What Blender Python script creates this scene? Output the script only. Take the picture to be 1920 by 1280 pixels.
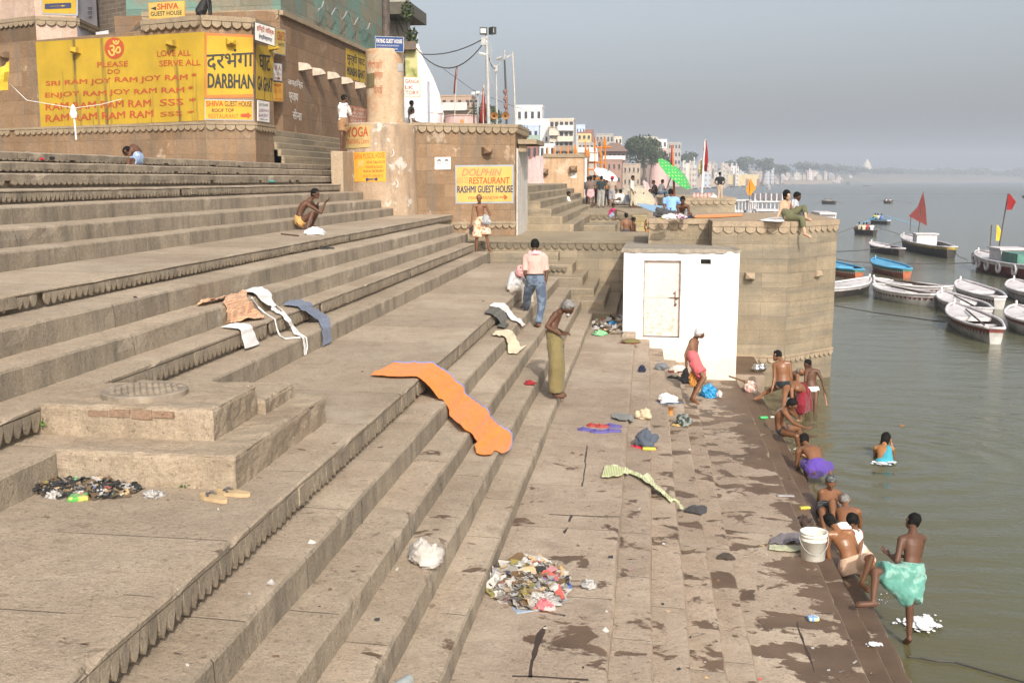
import bpy, bmesh, math, random
from mathutils import Vector, Matrix, noise
R = math.radians
for _o in list(bpy.data.objects): bpy.data.objects.remove(_o)
SC = bpy.context.scene
COL = SC.collection
# ---------------------------------------------------------------- camera, world, sun, exposure
FPX, HC = 1950.0, 5.2            # focal length in photo pixels, camera height above the river
PITCH = math.atan(304 / FPX)
YAW = math.atan(254.6 / FPX * math.cos(PITCH))
cam_d = bpy.data.cameras.new('camera'); cam = bpy.data.objects.new('camera', cam_d); COL.objects.link(cam)
cam_d.sensor_width = 36; cam_d.lens = 36 * FPX / 1920; cam_d.clip_start = .1; cam_d.clip_end = 9000
cam.location = (0, 0, HC); cam.rotation_euler = (math.pi / 2 - PITCH, 0, YAW)
SC.camera = cam
SUNV = Vector((.36, -1, .72)).normalized()          # towards the sun
wd = bpy.data.worlds.new('World'); SC.world = wd; wd.use_nodes = True
_nt = wd.node_tree
sky = _nt.nodes.new('ShaderNodeTexSky'); sky.sky_type = 'NISHITA'; sky.sun_disc = False
sky.sun_elevation = math.asin(SUNV.z); sky.sun_rotation = math.atan2(SUNV.x, SUNV.y)
sky.air_density = 1.0; sky.dust_density = 6.0; sky.ozone_density = 1.0; sky.altitude = 80
_bg = _nt.nodes['Background']; _hs = _nt.nodes.new('ShaderNodeHueSaturation'); _hs.inputs['Saturation'].default_value = .5; _hs.inputs['Value'].default_value = 1.12
_nt.links.new(sky.outputs[0], _hs.inputs['Color']); _nt.links.new(_hs.outputs[0], _bg.inputs[0]); _bg.inputs[1].default_value = .15
sun_d = bpy.data.lights.new('sun', 'SUN'); sun_d.energy = 3.5; sun_d.angle = R(.6); sun_d.color = (1, .945, .86)
sun = bpy.data.objects.new('sun', sun_d); COL.objects.link(sun); sun.location = (10, -30, 40)
sun.rotation_euler = SUNV.to_track_quat('Z', 'Y').to_euler()
SC.view_settings.view_transform = 'Standard'; SC.view_settings.look = 'None'
SC.view_settings.exposure = 0.1; SC.view_settings.gamma = 1
SC.render.resolution_x = 1024; SC.render.resolution_y = 682
SC.cycles.volume_bounces = 0; SC.cycles.max_bounces = 6; SC.cycles.transparent_max_bounces = 8
# ---------------------------------------------------------------- helpers
_cp, _sp, _cy, _sy = math.cos(PITCH), math.sin(PITCH), math.cos(YAW), math.sin(YAW)
CR = Vector((_cy, _sy, 0)); CFW = Vector((-_sy * _cp, _cy * _cp, -_sp)); CU = CR.cross(CFW)
CO = Vector((0, 0, HC))
def ray(px, py): return CR * (px - 960) + CU * (640 - py) + CFW * FPX
def at_z(px, py, z):
 d = ray(px, py); return CO + d * ((z - HC) / d.z)
def at_y(px, py, y):
 d = ray(px, py); return CO + d * (y / d.y)
def at_h(px, py, h): return at_z(px, py, HC - h)
def proj(p):
 d = Vector(p) - CO; w = d.dot(CFW)
 return (960 + FPX * d.dot(CR) / w, 640 - FPX * d.dot(CU) / w)
def rng(s): return random.Random(s)
def nz(x, y=0, z=0): return noise.noise(Vector((x, y, z)))
def link(o, parent=None):
 COL.objects.link(o)
 if parent is not None: o.parent = parent
 return o
def tag(o, label=None, cat=None, group=None, kind=None):
 if label: o['label'] = label
 if cat: o['category'] = cat
 if group: o['group'] = group
 if kind: o['kind'] = kind
 return o
def thing(name, label, cat, loc=(0, 0, 0), rz=0, group=None):
 o = bpy.data.objects.new(name, None); COL.objects.link(o); o.empty_display_size = .2
 o.location = loc; o.rotation_euler = (0, 0, rz)
 return tag(o, label, cat, group)
class MB:
 """mesh under construction: boxes, prisms, tubes, lathes, sheets; built as one mesh object"""
 def __init__(s): s.v = []; s.f = []; s.m = []; s.uv = []
 def face(s, pts, mat=0, uv=None):
  b = len(s.v); s.v += [tuple(p) for p in pts]; s.f.append(tuple(range(b, b + len(pts))))
  s.m.append(mat); s.uv.append(uv or [(0, 0)] * len(pts))
 def idx(s, pts):
  b = len(s.v); s.v += [tuple(p) for p in pts]; return b
 def fi(s, ids, mat=0, uv=None):
  s.f.append(tuple(ids)); s.m.append(mat); s.uv.append(uv or [(0, 0)] * len(ids))
 def prism(s, pts, z0, z1, mat=0, top=True, bot=False, tmat=None, u0=0):
  """vertical prism over a counter-clockwise outline, uv in metres round the outline"""
  n = len(pts); u = u0
  for i in range(n):
   a, b = pts[i], pts[(i + 1) % n]; L = math.hypot(b[0] - a[0], b[1] - a[1])
   s.face([(a[0], a[1], z0), (b[0], b[1], z0), (b[0], b[1], z1), (a[0], a[1], z1)], mat, [(u, z0), (u + L, z0), (u + L, z1), (u, z1)])
   u += L
  if top: s.face([(p[0], p[1], z1) for p in pts], mat if tmat is None else tmat, [(p[0], p[1]) for p in pts])
  if bot: s.face([(p[0], p[1], z0) for p in reversed(pts)], mat)
 def box(s, c, d, mat=0, rz=0, M=None):
  hx, hy, hz = d[0] / 2, d[1] / 2, d[2] / 2
  co = [Vector((x, y, z)) for z in (-hz, hz) for y in (-hy, hy) for x in (-hx, hx)]
  if M is None: M = Matrix.Rotation(rz, 3, 'Z')
  co = [M @ p + Vector(c) for p in co]
  b = s.idx(co)
  for q, (a, e) in zip([(0, 2, 3, 1), (4, 5, 7, 6), (0, 1, 5, 4), (2, 6, 7, 3), (0, 4, 6, 2), (1, 3, 7, 5)], [(0, 1), (0, 1), (0, 2), (0, 2), (1, 2), (1, 2)]):
   s.fi([b + k for k in q], mat, [(co[k][a], co[k][e]) for k in q])
 def tube(s, path, rad, mat=0, n=8, cap=True, flat=None):
  """round tube along path; rad number or list; flat=(axis, factor) squashes the section"""
  P = [Vector(p) for p in path]; k = len(P)
  rs = rad if isinstance(rad, (list, tuple)) else [rad] * k
  t = (P[1] - P[0]).normalized()
  up = Vector((0, 0, 1)) if abs(t.z) < .9 else Vector((1, 0, 0))
  x = t.cross(up).normalized(); b0 = len(s.v)
  for i in range(k):
   t = (P[min(i + 1, k - 1)] - P[max(i - 1, 0)])
   t = t.normalized() if t.length > 1e-9 else Vector((0, 0, 1))
   x = (x - t * x.dot(t)).normalized(); y = t.cross(x)
   for j in range(n):
    a = 2 * math.pi * j / n; o = (x * math.cos(a) + y * math.sin(a)) * rs[i]
    if flat: o -= flat[0] * (o.dot(flat[0]) * (1 - flat[1]))
    s.v.append(tuple(P[i] + o))
  for i in range(k - 1):
   for j in range(n):
    a = b0 + i * n + j; b = b0 + i * n + (j + 1) % n
    s.fi((a, b, b + n, a + n), mat)
  if cap:
   s.fi([b0 + j for j in reversed(range(n))], mat); s.fi([b0 + (k - 1) * n + j for j in range(n)], mat)
 def lathe(s, c, prof, mat=0, n=24, cap=True):
  """revolve (r, z) pairs about the vertical through c"""
  b0 = len(s.v); k = len(prof)
  for r, z in prof:
   for j in range(n):
    a = 2 * math.pi * j / n; s.v.append((c[0] + r * math.cos(a), c[1] + r * math.sin(a), c[2] + z))
  u = 0
  for i in range(k - 1):
   for j in range(n):
    a = b0 + i * n + j; b = b0 + i * n + (j + 1) % n
    r = max(prof[i][0], .05); L = 2 * math.pi * r / n
    s.fi((a, b, b + n, a + n), mat, [(j * L, prof[i][1]), (j * L + L, prof[i][1]), (j * L + L, prof[i + 1][1]), (j * L, prof[i + 1][1])])
  if cap: s.fi([b0 + (k - 1) * n + j for j in range(n)], mat)
 def sphere(s, c, r, mat=0, nu=10, nv=7, M=None):
  c = Vector(c); r = Vector(r) if not isinstance(r, (int, float)) else Vector((r, r, r))
  def pt(th, ph):
   q = Vector((math.sin(th) * math.cos(ph) * r.x, math.sin(th) * math.sin(ph) * r.y, math.cos(th) * r.z))
   return tuple(c + (M @ q if M else q))
  b = len(s.v); s.v.append(pt(0, 0))
  for i in range(1, nv):
   for j in range(nu): s.v.append(pt(math.pi * i / nv, 2 * math.pi * j / nu))
  s.v.append(pt(math.pi, 0)); e = len(s.v) - 1
  for j in range(nu):
   s.fi((b, b + 1 + j, b + 1 + (j + 1) % nu), mat)
   s.fi((e, b + 1 + (nv - 2) * nu + (j + 1) % nu, b + 1 + (nv - 2) * nu + j), mat)
  for i in range(nv - 2):
   for j in range(nu):
    q = b + 1 + i * nu + j; w = b + 1 + i * nu + (j + 1) % nu
    s.fi((q, q + nu, w + nu, w), mat)
 def sheet(s, rows, mat=0, uv=True):
  """grid of points -> quads"""
  b = len(s.v); nr, nc = len(rows), len(rows[0])
  for r in rows: s.v += [tuple(p) for p in r]
  for i in range(nr - 1):
   for j in range(nc - 1):
    a = b + i * nc + j
    s.fi((a, a + 1, a + nc + 1, a + nc), mat, [(j / nc, i / nr), ((j + 1) / nc, i / nr), ((j + 1) / nc, (i + 1) / nr), (j / nc, (i + 1) / nr)])
 def build(s, name, mats, parent=None, smooth=False, angle=None):
  me = bpy.data.meshes.new(name); me.from_pydata(s.v, [], s.f); 
  if not isinstance(mats, (list, tuple)): mats = [mats]
  for m in mats: me.materials.append(m)
  me.polygons.foreach_set('material_index', s.m)
  ul = me.uv_layers.new(name='UVMap'); flat = [c for q in s.uv for p in q for c in p]
  ul.data.foreach_set('uv', flat)
  if smooth: me.polygons.foreach_set('use_smooth', [True] * len(s.f))
  me.update()
  o = bpy.data.objects.new(name, me); link(o, parent)
  return o
def solidify(o, t, off=-1):
 m = o.modifiers.new('thick', 'SOLIDIFY'); m.thickness = t; m.offset = off; return o
def subsurf(o, l=1):
 m = o.modifiers.new('sub', 'SUBSURF'); m.levels = l; m.render_levels = l; return o
# ---------------------------------------------------------------- material helpers
class NT:
 def __init__(s, name):
  s.m = bpy.data.materials.new(name); s.m.use_nodes = True; s.t = s.m.node_tree
  s.b = s.t.nodes['Principled BSDF']; s.l = s.t.links.new
  s.geo = None
 def n(s, typ, **kw):
  x = s.t.nodes.new('ShaderNode' + typ)
  for k, v in kw.items(): setattr(x, k, v)
  return x
 def put(s, sock, v):
  if hasattr(v, 'is_output') or isinstance(v, bpy.types.NodeSocket): s.l(v, sock)
  else: sock.default_value = v
 def pos(s):
  if not s.geo: s.geo = s.n('NewGeometry')
  return s.geo.outputs['Position']
 def nrm(s):
  s.pos(); return s.geo.outputs['Normal']
 def obj(s): return s.n('TexCoord').outputs['Object']
 def uvc(s): return s.n('TexCoord').outputs['UV']
 def scale(s, v, sc):
  x = s.n('Mapping'); s.l(v, x.inputs[0]); x.inputs[3].default_value = sc; return x.outputs[0]
 def noise(s, v, sc, det=3, rough=.55, dist=0, col=False):
  x = s.n('TexNoise'); s.l(v, x.inputs['Vector']); x.inputs['Scale'].default_value = sc
  x.inputs['Detail'].default_value = det; x.inputs['Roughness'].default_value = rough; x.inputs['Distortion'].default_value = dist
  return x.outputs['Color' if col else 'Fac']
 def ramp(s, v, a, b, c0=0., c1=1.):
  x = s.n('MapRange'); s.put(x.inputs[0], v); s.put(x.inputs[1], a); s.put(x.inputs[2], b); s.put(x.inputs[3], c0); s.put(x.inputs[4], c1); x.clamp = True
  return x.outputs[0]
 def math(s, op, a, b=0.):
  x = s.n('Math', operation=op); s.put(x.inputs[0], a); s.put(x.inputs[1], b); return x.outputs[0]
 def mix(s, f, a, b, mode='MIX'):
  x = s.n('Mix', data_type='RGBA', blend_type=mode); s.put(x.inputs[0], f)
  for i, c in ((6, a), (7, b)):
   s.put(x.inputs[i], c if not isinstance(c, tuple) else (*c[:3], 1))
  return x.outputs[2]
 def sep(s, v):
  x = s.n('SeparateXYZ'); s.l(v, x.inputs[0]); return x.outputs
 def comb(s, x, y, z):
  c = s.n('CombineXYZ'); s.put(c.inputs[0], x); s.put(c.inputs[1], y); s.put(c.inputs[2], z); return c.outputs[0]
 def bump(s, h, strength=.3, dist=.02, nrm=None):
  x = s.n('Bump'); x.inputs['Strength'].default_value = strength; x.inputs['Distance'].default_value = dist
  s.l(h, x.inputs['Height'])
  if nrm: s.l(nrm, x.inputs['Normal'])
  s.l(x.outputs[0], s.b.inputs['Normal']); return x.outputs[0]
 def col(s, c): s.put(s.b.inputs['Base Color'], c if not isinstance(c, tuple) else (*c[:3], 1))
 def rough(s, r): s.put(s.b.inputs['Roughness'], r)
_mc = {}
def sr(r, g, b):
 f = lambda c: (c / 255 / 12.92) if c / 255 <= .04045 else ((c / 255 + .055) / 1.055) ** 2.4
 return (f(r), f(g), f(b))
def plain(name, c, rough=.7, var=.12, sc=6, bump=.15, bsc=40, spec=None, metal=0):
 """one colour with a little mottling and grain in it, in the object's own space"""
 if name in _mc: return _mc[name]
 t = NT(name); v = t.obj()
 a = t.noise(v, sc, 4); d = tuple(x * (1 - var * 2) for x in c); l = tuple(min(1, x * (1 + var)) for x in c)
 t.col(t.mix(t.ramp(a, .3, .7), d, l)); t.rough(rough)
 if bump: t.bump(t.noise(v, bsc, 3), bump, .01)
 if metal: t.b.inputs['Metallic'].default_value = metal
 if spec is not None: t.b.inputs['Specular IOR Level'].default_value = spec
 _mc[name] = t.m; return t.m
def cloth(name, c, c2=None, pat=None, psc=20, var=.1, rough=.9):
 """woven cloth: weave bump, faint fold tone, optional pattern check / dots / stripes / blotch"""
 if name in _mc: return _mc[name]
 t = NT(name); v = t.obj(); a = t.noise(v, 5, 3)
 base = t.mix(t.ramp(a, .3, .7), tuple(x * (1 - var) for x in c), tuple(min(1, x * (1 + var)) for x in c))
 if pat == 'check':
  w = []
  for k in (0, 1):
   x = t.n('TexWave', wave_type='BANDS', bands_direction='XY'[k] if False else ('X' if k == 0 else 'Z')); t.l(v, x.inputs[0]); x.inputs['Scale'].default_value = psc; x.inputs['Distortion'].default_value = .6
   w.append(t.ramp(x.outputs['Fac'], .55, .8))
  base = t.mix(t.math('MAXIMUM', w[0], w[1]), base, c2)
 elif pat == 'dots':
  x = t.n('TexVoronoi'); t.l(v, x.inputs['Vector']); x.inputs['Scale'].default_value = psc; x.inputs['Randomness'].default_value = .15
  base = t.mix(t.ramp(x.outputs['Distance'], .22, .3, 1., 0.), base, c2)
 elif pat == 'stripes':
  x = t.n('TexWave', wave_type='BANDS', bands_direction='DIAGONAL' if False else 'X'); t.l(v, x.inputs[0]); x.inputs['Scale'].default_value = psc
  base = t.mix(t.ramp(x.outputs['Fac'], .45, .6), base, c2)
 elif pat == 'blotch':
  base = t.mix(t.ramp(t.noise(v, psc, 2), .5, .56), base, c2)
 t.col(base); t.rough(rough); t.b.inputs['Specular IOR Level'].default_value = .15
 t.b.inputs['Sheen Weight'].default_value = .15
 t.bump(t.math('ADD', t.noise(v, 25, 3), t.math('MULTIPLY', t.noise(v, 220, 1), .3)), .35, .01)
 _mc[name] = t.m; return t.m
# ---------------------------------------------------------------- stone materials
def stone(name, ca, cb, grime=(.16, .145, .12), brick=None, step=False, streak=.5, wet=False, patches=None, bump=.5, gscale=1.0, side=None, hband=0.):
 t = NT(name); p = t.pos(); nx = t.sep(t.nrm()); flat = t.ramp(t.math('ABSOLUTE', nx[2]), .45, .75)
 c = t.mix(t.ramp(t.noise(p, .9 * gscale, 5, .6), .32, .68), ca, cb)
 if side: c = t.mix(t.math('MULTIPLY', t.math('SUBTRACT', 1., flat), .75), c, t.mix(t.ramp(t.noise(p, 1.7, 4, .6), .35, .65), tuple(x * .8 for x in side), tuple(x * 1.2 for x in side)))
 c = t.mix(t.ramp(t.noise(p, 5, 4, .7), .35, .75, 0, .45), c, tuple(x * .62 for x in ca))
 c = t.mix(t.ramp(t.noise(p, 34, 4, .75), .5, .7, 0, .7), c, tuple(x * .5 for x in ca))
 c = t.mix(t.ramp(t.noise(p, 22, 3, .6), .62, .68, 0, .55), c, tuple(x * .3 for x in ca))
 c = t.mix(t.ramp(t.noise(p, 55, 3, .7), .56, .74, 0, .6), c, tuple(min(1, x * 1.45) for x in cb))
 h = t.math('ADD', t.noise(p, 12, 5, .65), t.math('MULTIPLY', t.noise(p, 90, 2), .35))
 # weather streaks on upright faces
 sv = t.scale(p, (2.2, 2.2, .28)); st = t.ramp(t.noise(sv, 1.5, 5, .65), .46, .72, 0, streak)
 st = t.math('MULTIPLY', st, t.math('SUBTRACT', 1., flat)); c = t.mix(st, c, grime)
 if hband: c = t.mix(t.math('MULTIPLY', t.ramp(t.noise(t.scale(p, (.22, .22, 2.4)), 1.3, 5, .65), .48, .66, 0, hband), t.math('SUBTRACT', 1., flat)), c, grime)
 if patches:   # paint or plaster flaked off in patches
  pm = t.ramp(t.noise(p, patches[1], 6, .68, .3), patches[2], patches[2] + .06)
  c = t.mix(t.math('MULTIPLY', pm, patches[3]), c, patches[0])
 uv = t.sep(t.uvc())
 if step:
  w = t.math('ADD', t.math('MULTIPLY', uv[0], .62), t.math('MULTIPLY', t.math('FLOOR', uv[1]), 3.71))
  vo = t.n('TexVoronoi', voronoi_dimensions='1D', feature='DISTANCE_TO_EDGE'); vo.inputs['Scale'].default_value = 1.0; t.put(vo.inputs['W'], w)
  wob = t.math('ADD', vo.outputs[0], t.math('MULTIPLY', t.math('SUBTRACT', t.noise(p, 9, 3), .5), .006))
  j = t.ramp(wob, .002, .006, 1., 0.); 
  j = t.math('MULTIPLY', j, t.ramp(t.noise(p, 1.1, 2), .38, .5))
  c = t.mix(t.math('MULTIPLY', j, .65), c, (.075, .055, .04)); h = t.math('SUBTRACT', h, t.math('MULTIPLY', j, .8))
  # each slab its own shade
  vc = t.n('TexVoronoi', voronoi_dimensions='1D', feature='F1'); vc.inputs['Scale'].default_value = 1.0; t.put(vc.inputs['W'], w)
  sh = t.ramp(t.sep(vc.outputs['Color'])[0], 0., 1., .88, 1.1)
  c = t.mix(1., c, t.comb(sh, sh, sh), 'MULTIPLY')
 if brick:
  b = t.n('TexBrick'); t.l(t.uvc(), b.inputs['Vector']); b.inputs['Scale'].default_value = 1
  b.inputs['Brick Width'].default_value = brick[0]; b.inputs['Row Height'].default_value = brick[1]
  b.inputs['Mortar Size'].default_value = brick[2]; b.inputs['Mortar Smooth'].default_value = .3
  b.inputs['Color1'].default_value = (.82, .82, .82, 1); b.inputs['Color2'].default_value = (1.1, 1.1, 1.1, 1); b.inputs['Mortar'].default_value = (brick[3],) * 3 + (1,)
  side = t.math('SUBTRACT', 1., flat)
  c = t.mix(side, c, t.mix(1., c, b.outputs['Color'], 'MULTIPLY')); h = t.math('SUBTRACT', h, t.math('MULTIPLY', b.outputs['Fac'], .5))
 if step:
  sp = t.ramp(t.noise(p, 7.5, 4, .6, .4), .655, .675); c = t.mix(t.math('MULTIPLY', t.math('MULTIPLY', sp, flat), t.ramp(t.sep(p)[0], -5., -.5, .25, .62)), c, (.12, .08, .05))
  du = t.ramp(t.noise(p, .55, 4, .6), .5, .66, 0, .35); c = t.mix(t.math('MULTIPLY', du, flat), c, (.52, .44, .34))
  c = t.mix(t.ramp(t.noise(p, 2.6, 5, .7), .52, .72, 0, .4), c, tuple(x * .55 for x in ca))
 rough = .88
 if wet:
  x = t.sep(p)
  thr = t.ramp(x[0], -1.2, 1.3, .655, .545); thr = t.math('SUBTRACT', thr, t.ramp(x[0], 1.6, 2.3, 0., .2))
  thr = t.math('ADD', thr, t.ramp(x[0], -2.6, -1.4, .02, 0.)); thr = t.math('SUBTRACT', thr, t.math('MULTIPLY', t.ramp(x[1], 8., 13., .045, 0.), t.ramp(x[0], -2.9, -2.6)))
  thr = t.math('ADD', thr, t.ramp(x[0], -7.0, -4.6, .3, 0.)); 
  thr = t.math('SUBTRACT', thr, t.math('MULTIPLY', t.ramp(x[1], 15., 19., 0., .05), t.ramp(x[0], .6, 1.1)))
  thr = t.math('ADD', thr, t.math('MULTIPLY', t.ramp(x[1], 11., 17., 0., .07), t.ramp(x[0], .4, .0, 0., 1.)))
  wn = t.noise(t.scale(p, (1.0, 1.25, 1)), 1.9, 6, .58, .35)
  m = t.ramp(wn, thr, t.math('ADD', thr, .028)); m = t.math('MULTIPLY', m, flat)
  wc = t.mix(t.ramp(t.noise(p, 1.5, 3), .35, .65), (.075, .042, .023), (.125, .076, .045))
  c = t.mix(t.math('MULTIPLY', m, .88), c, wc)
  rough = t.ramp(m, 0, 1, .88, .5)
  h = t.math('MULTIPLY', h, t.ramp(m, 0, 1, 1, .35))
 t.col(c); t.rough(rough); t.b.inputs['Specular IOR Level'].default_value = .22
 t.bump(h, bump, .035)
 return t.m
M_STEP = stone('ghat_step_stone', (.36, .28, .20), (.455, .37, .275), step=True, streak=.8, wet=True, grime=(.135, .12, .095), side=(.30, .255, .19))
M_LOW = stone('lower_step_stone', (.34, .26, .19), (.445, .355, .27), step=True, streak=.5, wet=True)
M_WALL = stone('brown_sandstone', (.25, .155, .085), (.34, .225, .135), brick=(1.15, .42, .006, .62), streak=.7, patches=((.55, .45, .34), 1.1, .62, .6))
M_BAST = stone('grey_sandstone', (.31, .245, .16), (.40, .325, .225), brick=(1.25, .36, .006, .66), streak=.35, patches=((.23, .195, .14), .5, .52, .5), hband=.6)
M_PLAIN = stone('plain_sandstone', (.38, .285, .19), (.46, .36, .25), streak=.45)
M_CORN = stone('cornice_stone', (.30, .23, .15), (.40, .31, .205), streak=.3)
M_PLAST = stone('flaking_plaster', (.50, .36, .23), (.58, .45, .31), streak=.35, patches=((.44, .25, .13), 1.6, .55, .7), grime=(.28, .17, .09))
M_PLAST2 = stone('rotten_plaster', (.40, .28, .18), (.50, .38, .27), streak=.65, patches=((.55, .52, .47), 2.6, .58, .8), grime=(.13, .11, .09))
M_WHITE = None
# ---------------------------------------------------------------- tongue bands (serrated cornices)
def tongue(w, t, point=.5):
 if point > .6: return [(.01 * w, 0), (.99 * w, 0), (.95 * w, -.36 * t), (.83 * w, -.64 * t), (.66 * w, -.86 * t), (.5 * w, -t), (.34 * w, -.86 * t), (.17 * w, -.64 * t), (.05 * w, -.36 * t)]
 return [(.03 * w, 0), (.97 * w, 0), (.96 * w, -.45 * t), (.86 * w, -.70 * t), (.70 * w, -.88 * t), (.5 * w, -t), (.30 * w, -.88 * t), (.14 * w, -.70 * t), (.04 * w, -.45 * t)]
def band(mb, p0, p1, zt, slab, tw, th, out, thick=.03, mat=0, groove=.012, seed=0, miss=.05, point=.5):
 """slab edge with a row of hanging tongues along p0->p1; the outward side is to the right of p0->p1"""
 r = rng(seed); d = Vector((p1[0] - p0[0], p1[1] - p0[1], 0)); L = d.length; d.normalize()
 n = Vector((d.y, -d.x, 0)); P = Vector((p0[0], p0[1], 0))
 k = max(1, int(L / tw)); w = L / k
 for i in range(k):
  if r.random() < miss: continue
  hh = th * r.uniform(.93, 1.03); o = out + r.uniform(-.004, .003); u0 = i * w
  prof = [(u0 + a + r.uniform(-.003, .003), zt - slab - groove + b) for a, b in tongue(w * .99, hh, point)]
  F = [P + d * a + n * o + Vector((0, 0, b)) for a, b in prof]; B = [q - n * thick for q in F]
  mb.face(F[::-1], mat)
  m = len(F)
  for j in range(m):
   a, b = j, (j + 1) % m
   mb.face([F[a], F[b], B[b], B[a]], mat)
def cornice(mb, p0, p1, zt, slab=.1, out=.06, tw=.3, th=.2, back=.02, mat=0, seed=0, miss=.02, teeth=True):
 """projecting slab with tongues below on a wall face p0->p1 (wall to the left)"""
 d = Vector((p1[0] - p0[0], p1[1] - p0[1], 0)); L = d.length; d.normalize(); n = Vector((d.y, -d.x, 0))
 a, b = Vector((p0[0], p0[1], 0)), Vector((p1[0], p1[1], 0))
 r = rng(seed + 3); k = max(2, int(L / .5)); top = []; bot = []; ti = []; bi = []
 for i in range(k + 1):
  q = a.lerp(b, i / k); o = out + r.uniform(-.008, .006); zz = zt + r.uniform(-.006, .004)
  top.append(q + n * o + Vector((0, 0, zz))); bot.append(q + n * o + Vector((0, 0, zt - slab)))
  ti.append(q - n * back + Vector((0, 0, zz))); bi.append(q - n * back + Vector((0, 0, zt - slab)))
 mb.sheet([ti, top, bot, bi], mat)
 mb.face([ti[0], bi[0], bot[0], top[0]], mat); mb.face([ti[-1], top[-1], bot[-1], bi[-1]], mat)
 if teeth: band(mb, p0, p1, zt, slab, tw, th, out - .012, out * .8, mat, seed=seed, miss=miss)
# ---------------------------------------------------------------- the flight of steps, in section: (x of riser, depth below the camera, kind, far end)
STEPS = [(-10.35, -.45, 'c', 34.6), (-10.0, -.277, 'c', 34.0), (-9.55, -.088, 'c', 33.6), (-9.12, .153, 's', 33.2), (-8.655, .372, 'p', 33.2),
         (-8.094, .623, 'p', 33.2), (-7.75, .875, 'p', 33.2), (-6.181, 1.1215, 's', 33.1), (-5.715, 1.329, 'p', 30.7), (-5.332, 1.596, 'p', 30.9),
         (-4.962, 1.851, 's', 30.0), (-4.582, 2.116, 'p', 30.4), (-2.699, 2.380, 's', 29.3), (-2.362, 2.660, 'p', 28.5), (-1.989, 2.900, 'p', 28.0),
         (-1.652, 3.109, 'p', 27.0), (-1.310, 3.335, 'p', 26.6), (-.210, 3.50, 'q', 30.9), (.112, 3.60, 'q', 23.7), (.42, 3.80, 'q', 23.7), (.739, 4.06, 'q', 23.7),
         (1.057, 4.35, 'q', 26.6), (2.10, 4.50, 'q', 26.6), (2.43, 4.75, 'q', 26.6), (2.75, 4.98, 'q', 26.6), (3.07, 5.27, 'q', 26.6), (3.4, 5.6, 'q', 26.6), (3.8, 6.0, 'q', 26.6)]
def xz_at(x):
 """height of the step surface at x"""
 for X, h, k, e in reversed(STEPS):
  if x > X: pass
 best = None
 for X, h, k, e in STEPS:
  if x <= X: best = h; break
 return HC - (best if best is not None else 6.4)
def step_mesh(i, mb, teeth):
 X, h, kind, ye = STEPS[i]; zt = HC - h
 zl = HC - (STEPS[i + 1][1] if i + 1 < len(STEPS) else h + .35)
 xb = STEPS[i - 1][0] - .12 if i else X - .6
 y0 = -5.0; ds = .14 if X > -5 else .25
 n = int((ye - y0) / ds); rise = zt - zl; r = rng(i)
 lip = .0; rows = []
 for k in range(n + 1):
  y = y0 + (ye - y0) * k / n
  wav = .012 * nz(y * .5, i * 7.3) + .006 * nz(y * 2.1, i * 3.1)
  zz = zt + .010 * nz(y * .45, i * 5.1, 2.2) + .004 * nz(y * 2.3, i * 1.7)
  ch = max(0, nz(y * 3.3, i * 11.7, 4.) - .30) * .075 + max(0, nz(y * 1.1, i * 2.7, 9.) - .45) * .07
  ch = min(ch, .045); x = X + wav
  bt = zt - (.15 * rise if kind == 's' else .11 if kind == 'c' else rise + .03)
  if kind in 'sc':
   prof = [(x - .10, zl - .03), (x - .095, bt - .001), (x - .004, bt), (x - .002 - ch, zz - .018 - ch * .5), (x - .016 - ch * 1.2, zz - .003 - ch * .3), (x - .05 - ch, zz), (xb, zz + .012)]
  else:
   prof = [(x + .006, bt), (x + .002, zl + rise * .4), (x - .003 - ch, zz - .026 - ch * .6), (x - .018 - ch * 1.2, zz - .005 - ch * .4), (x - .05 - ch, zz), (xb, zz + .012)]
  rows.append((y, prof))
 m = len(rows[0][1]); b = len(mb.v)
 for y, pr in rows: mb.v += [(x, y, z) for x, z in pr]
 for k in range(n):
  for j in range(m - 1):
   a = b + k * m + j; top = j >= m - 3
   v = i * 2 + (0 if j < m - 3 else 1) + .5
   mb.fi((a, a + m, a + m + 1, a + 1), 0, [(rows[k][0], v), (rows[k + 1][0], v), (rows[k + 1][0], v), (rows[k][0], v)])
 mb.fi([b + n * m + j for j in range(m)], 0); 
 if teeth:
  if kind == 's':
   band(mb, (X, 1.5), (X, ye), zt, .15 * rise, .108 if X > -4 else .125, .60 * rise, -.006, .03, 0, seed=i, miss=.02, point=.8)
   r_ = rng(i * 7)
   for q_ in range(3):
    yy = r_.uniform(7, 28); w_ = r_.uniform(.15, .5); mb.box((X - .035, yy, zt - .42 * rise), (.075, w_, .52 * rise))
  if kind == 'c': band(mb, (X, 8), (X, ye), zt, .09, .17, .5 * (rise - .08), -.004, .05, 0, seed=i, miss=.04)
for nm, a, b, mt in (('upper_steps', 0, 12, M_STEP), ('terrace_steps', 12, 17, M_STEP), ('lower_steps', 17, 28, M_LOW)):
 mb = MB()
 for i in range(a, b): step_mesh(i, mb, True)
 tag(mb.build(nm, mt), kind='structure')
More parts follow.
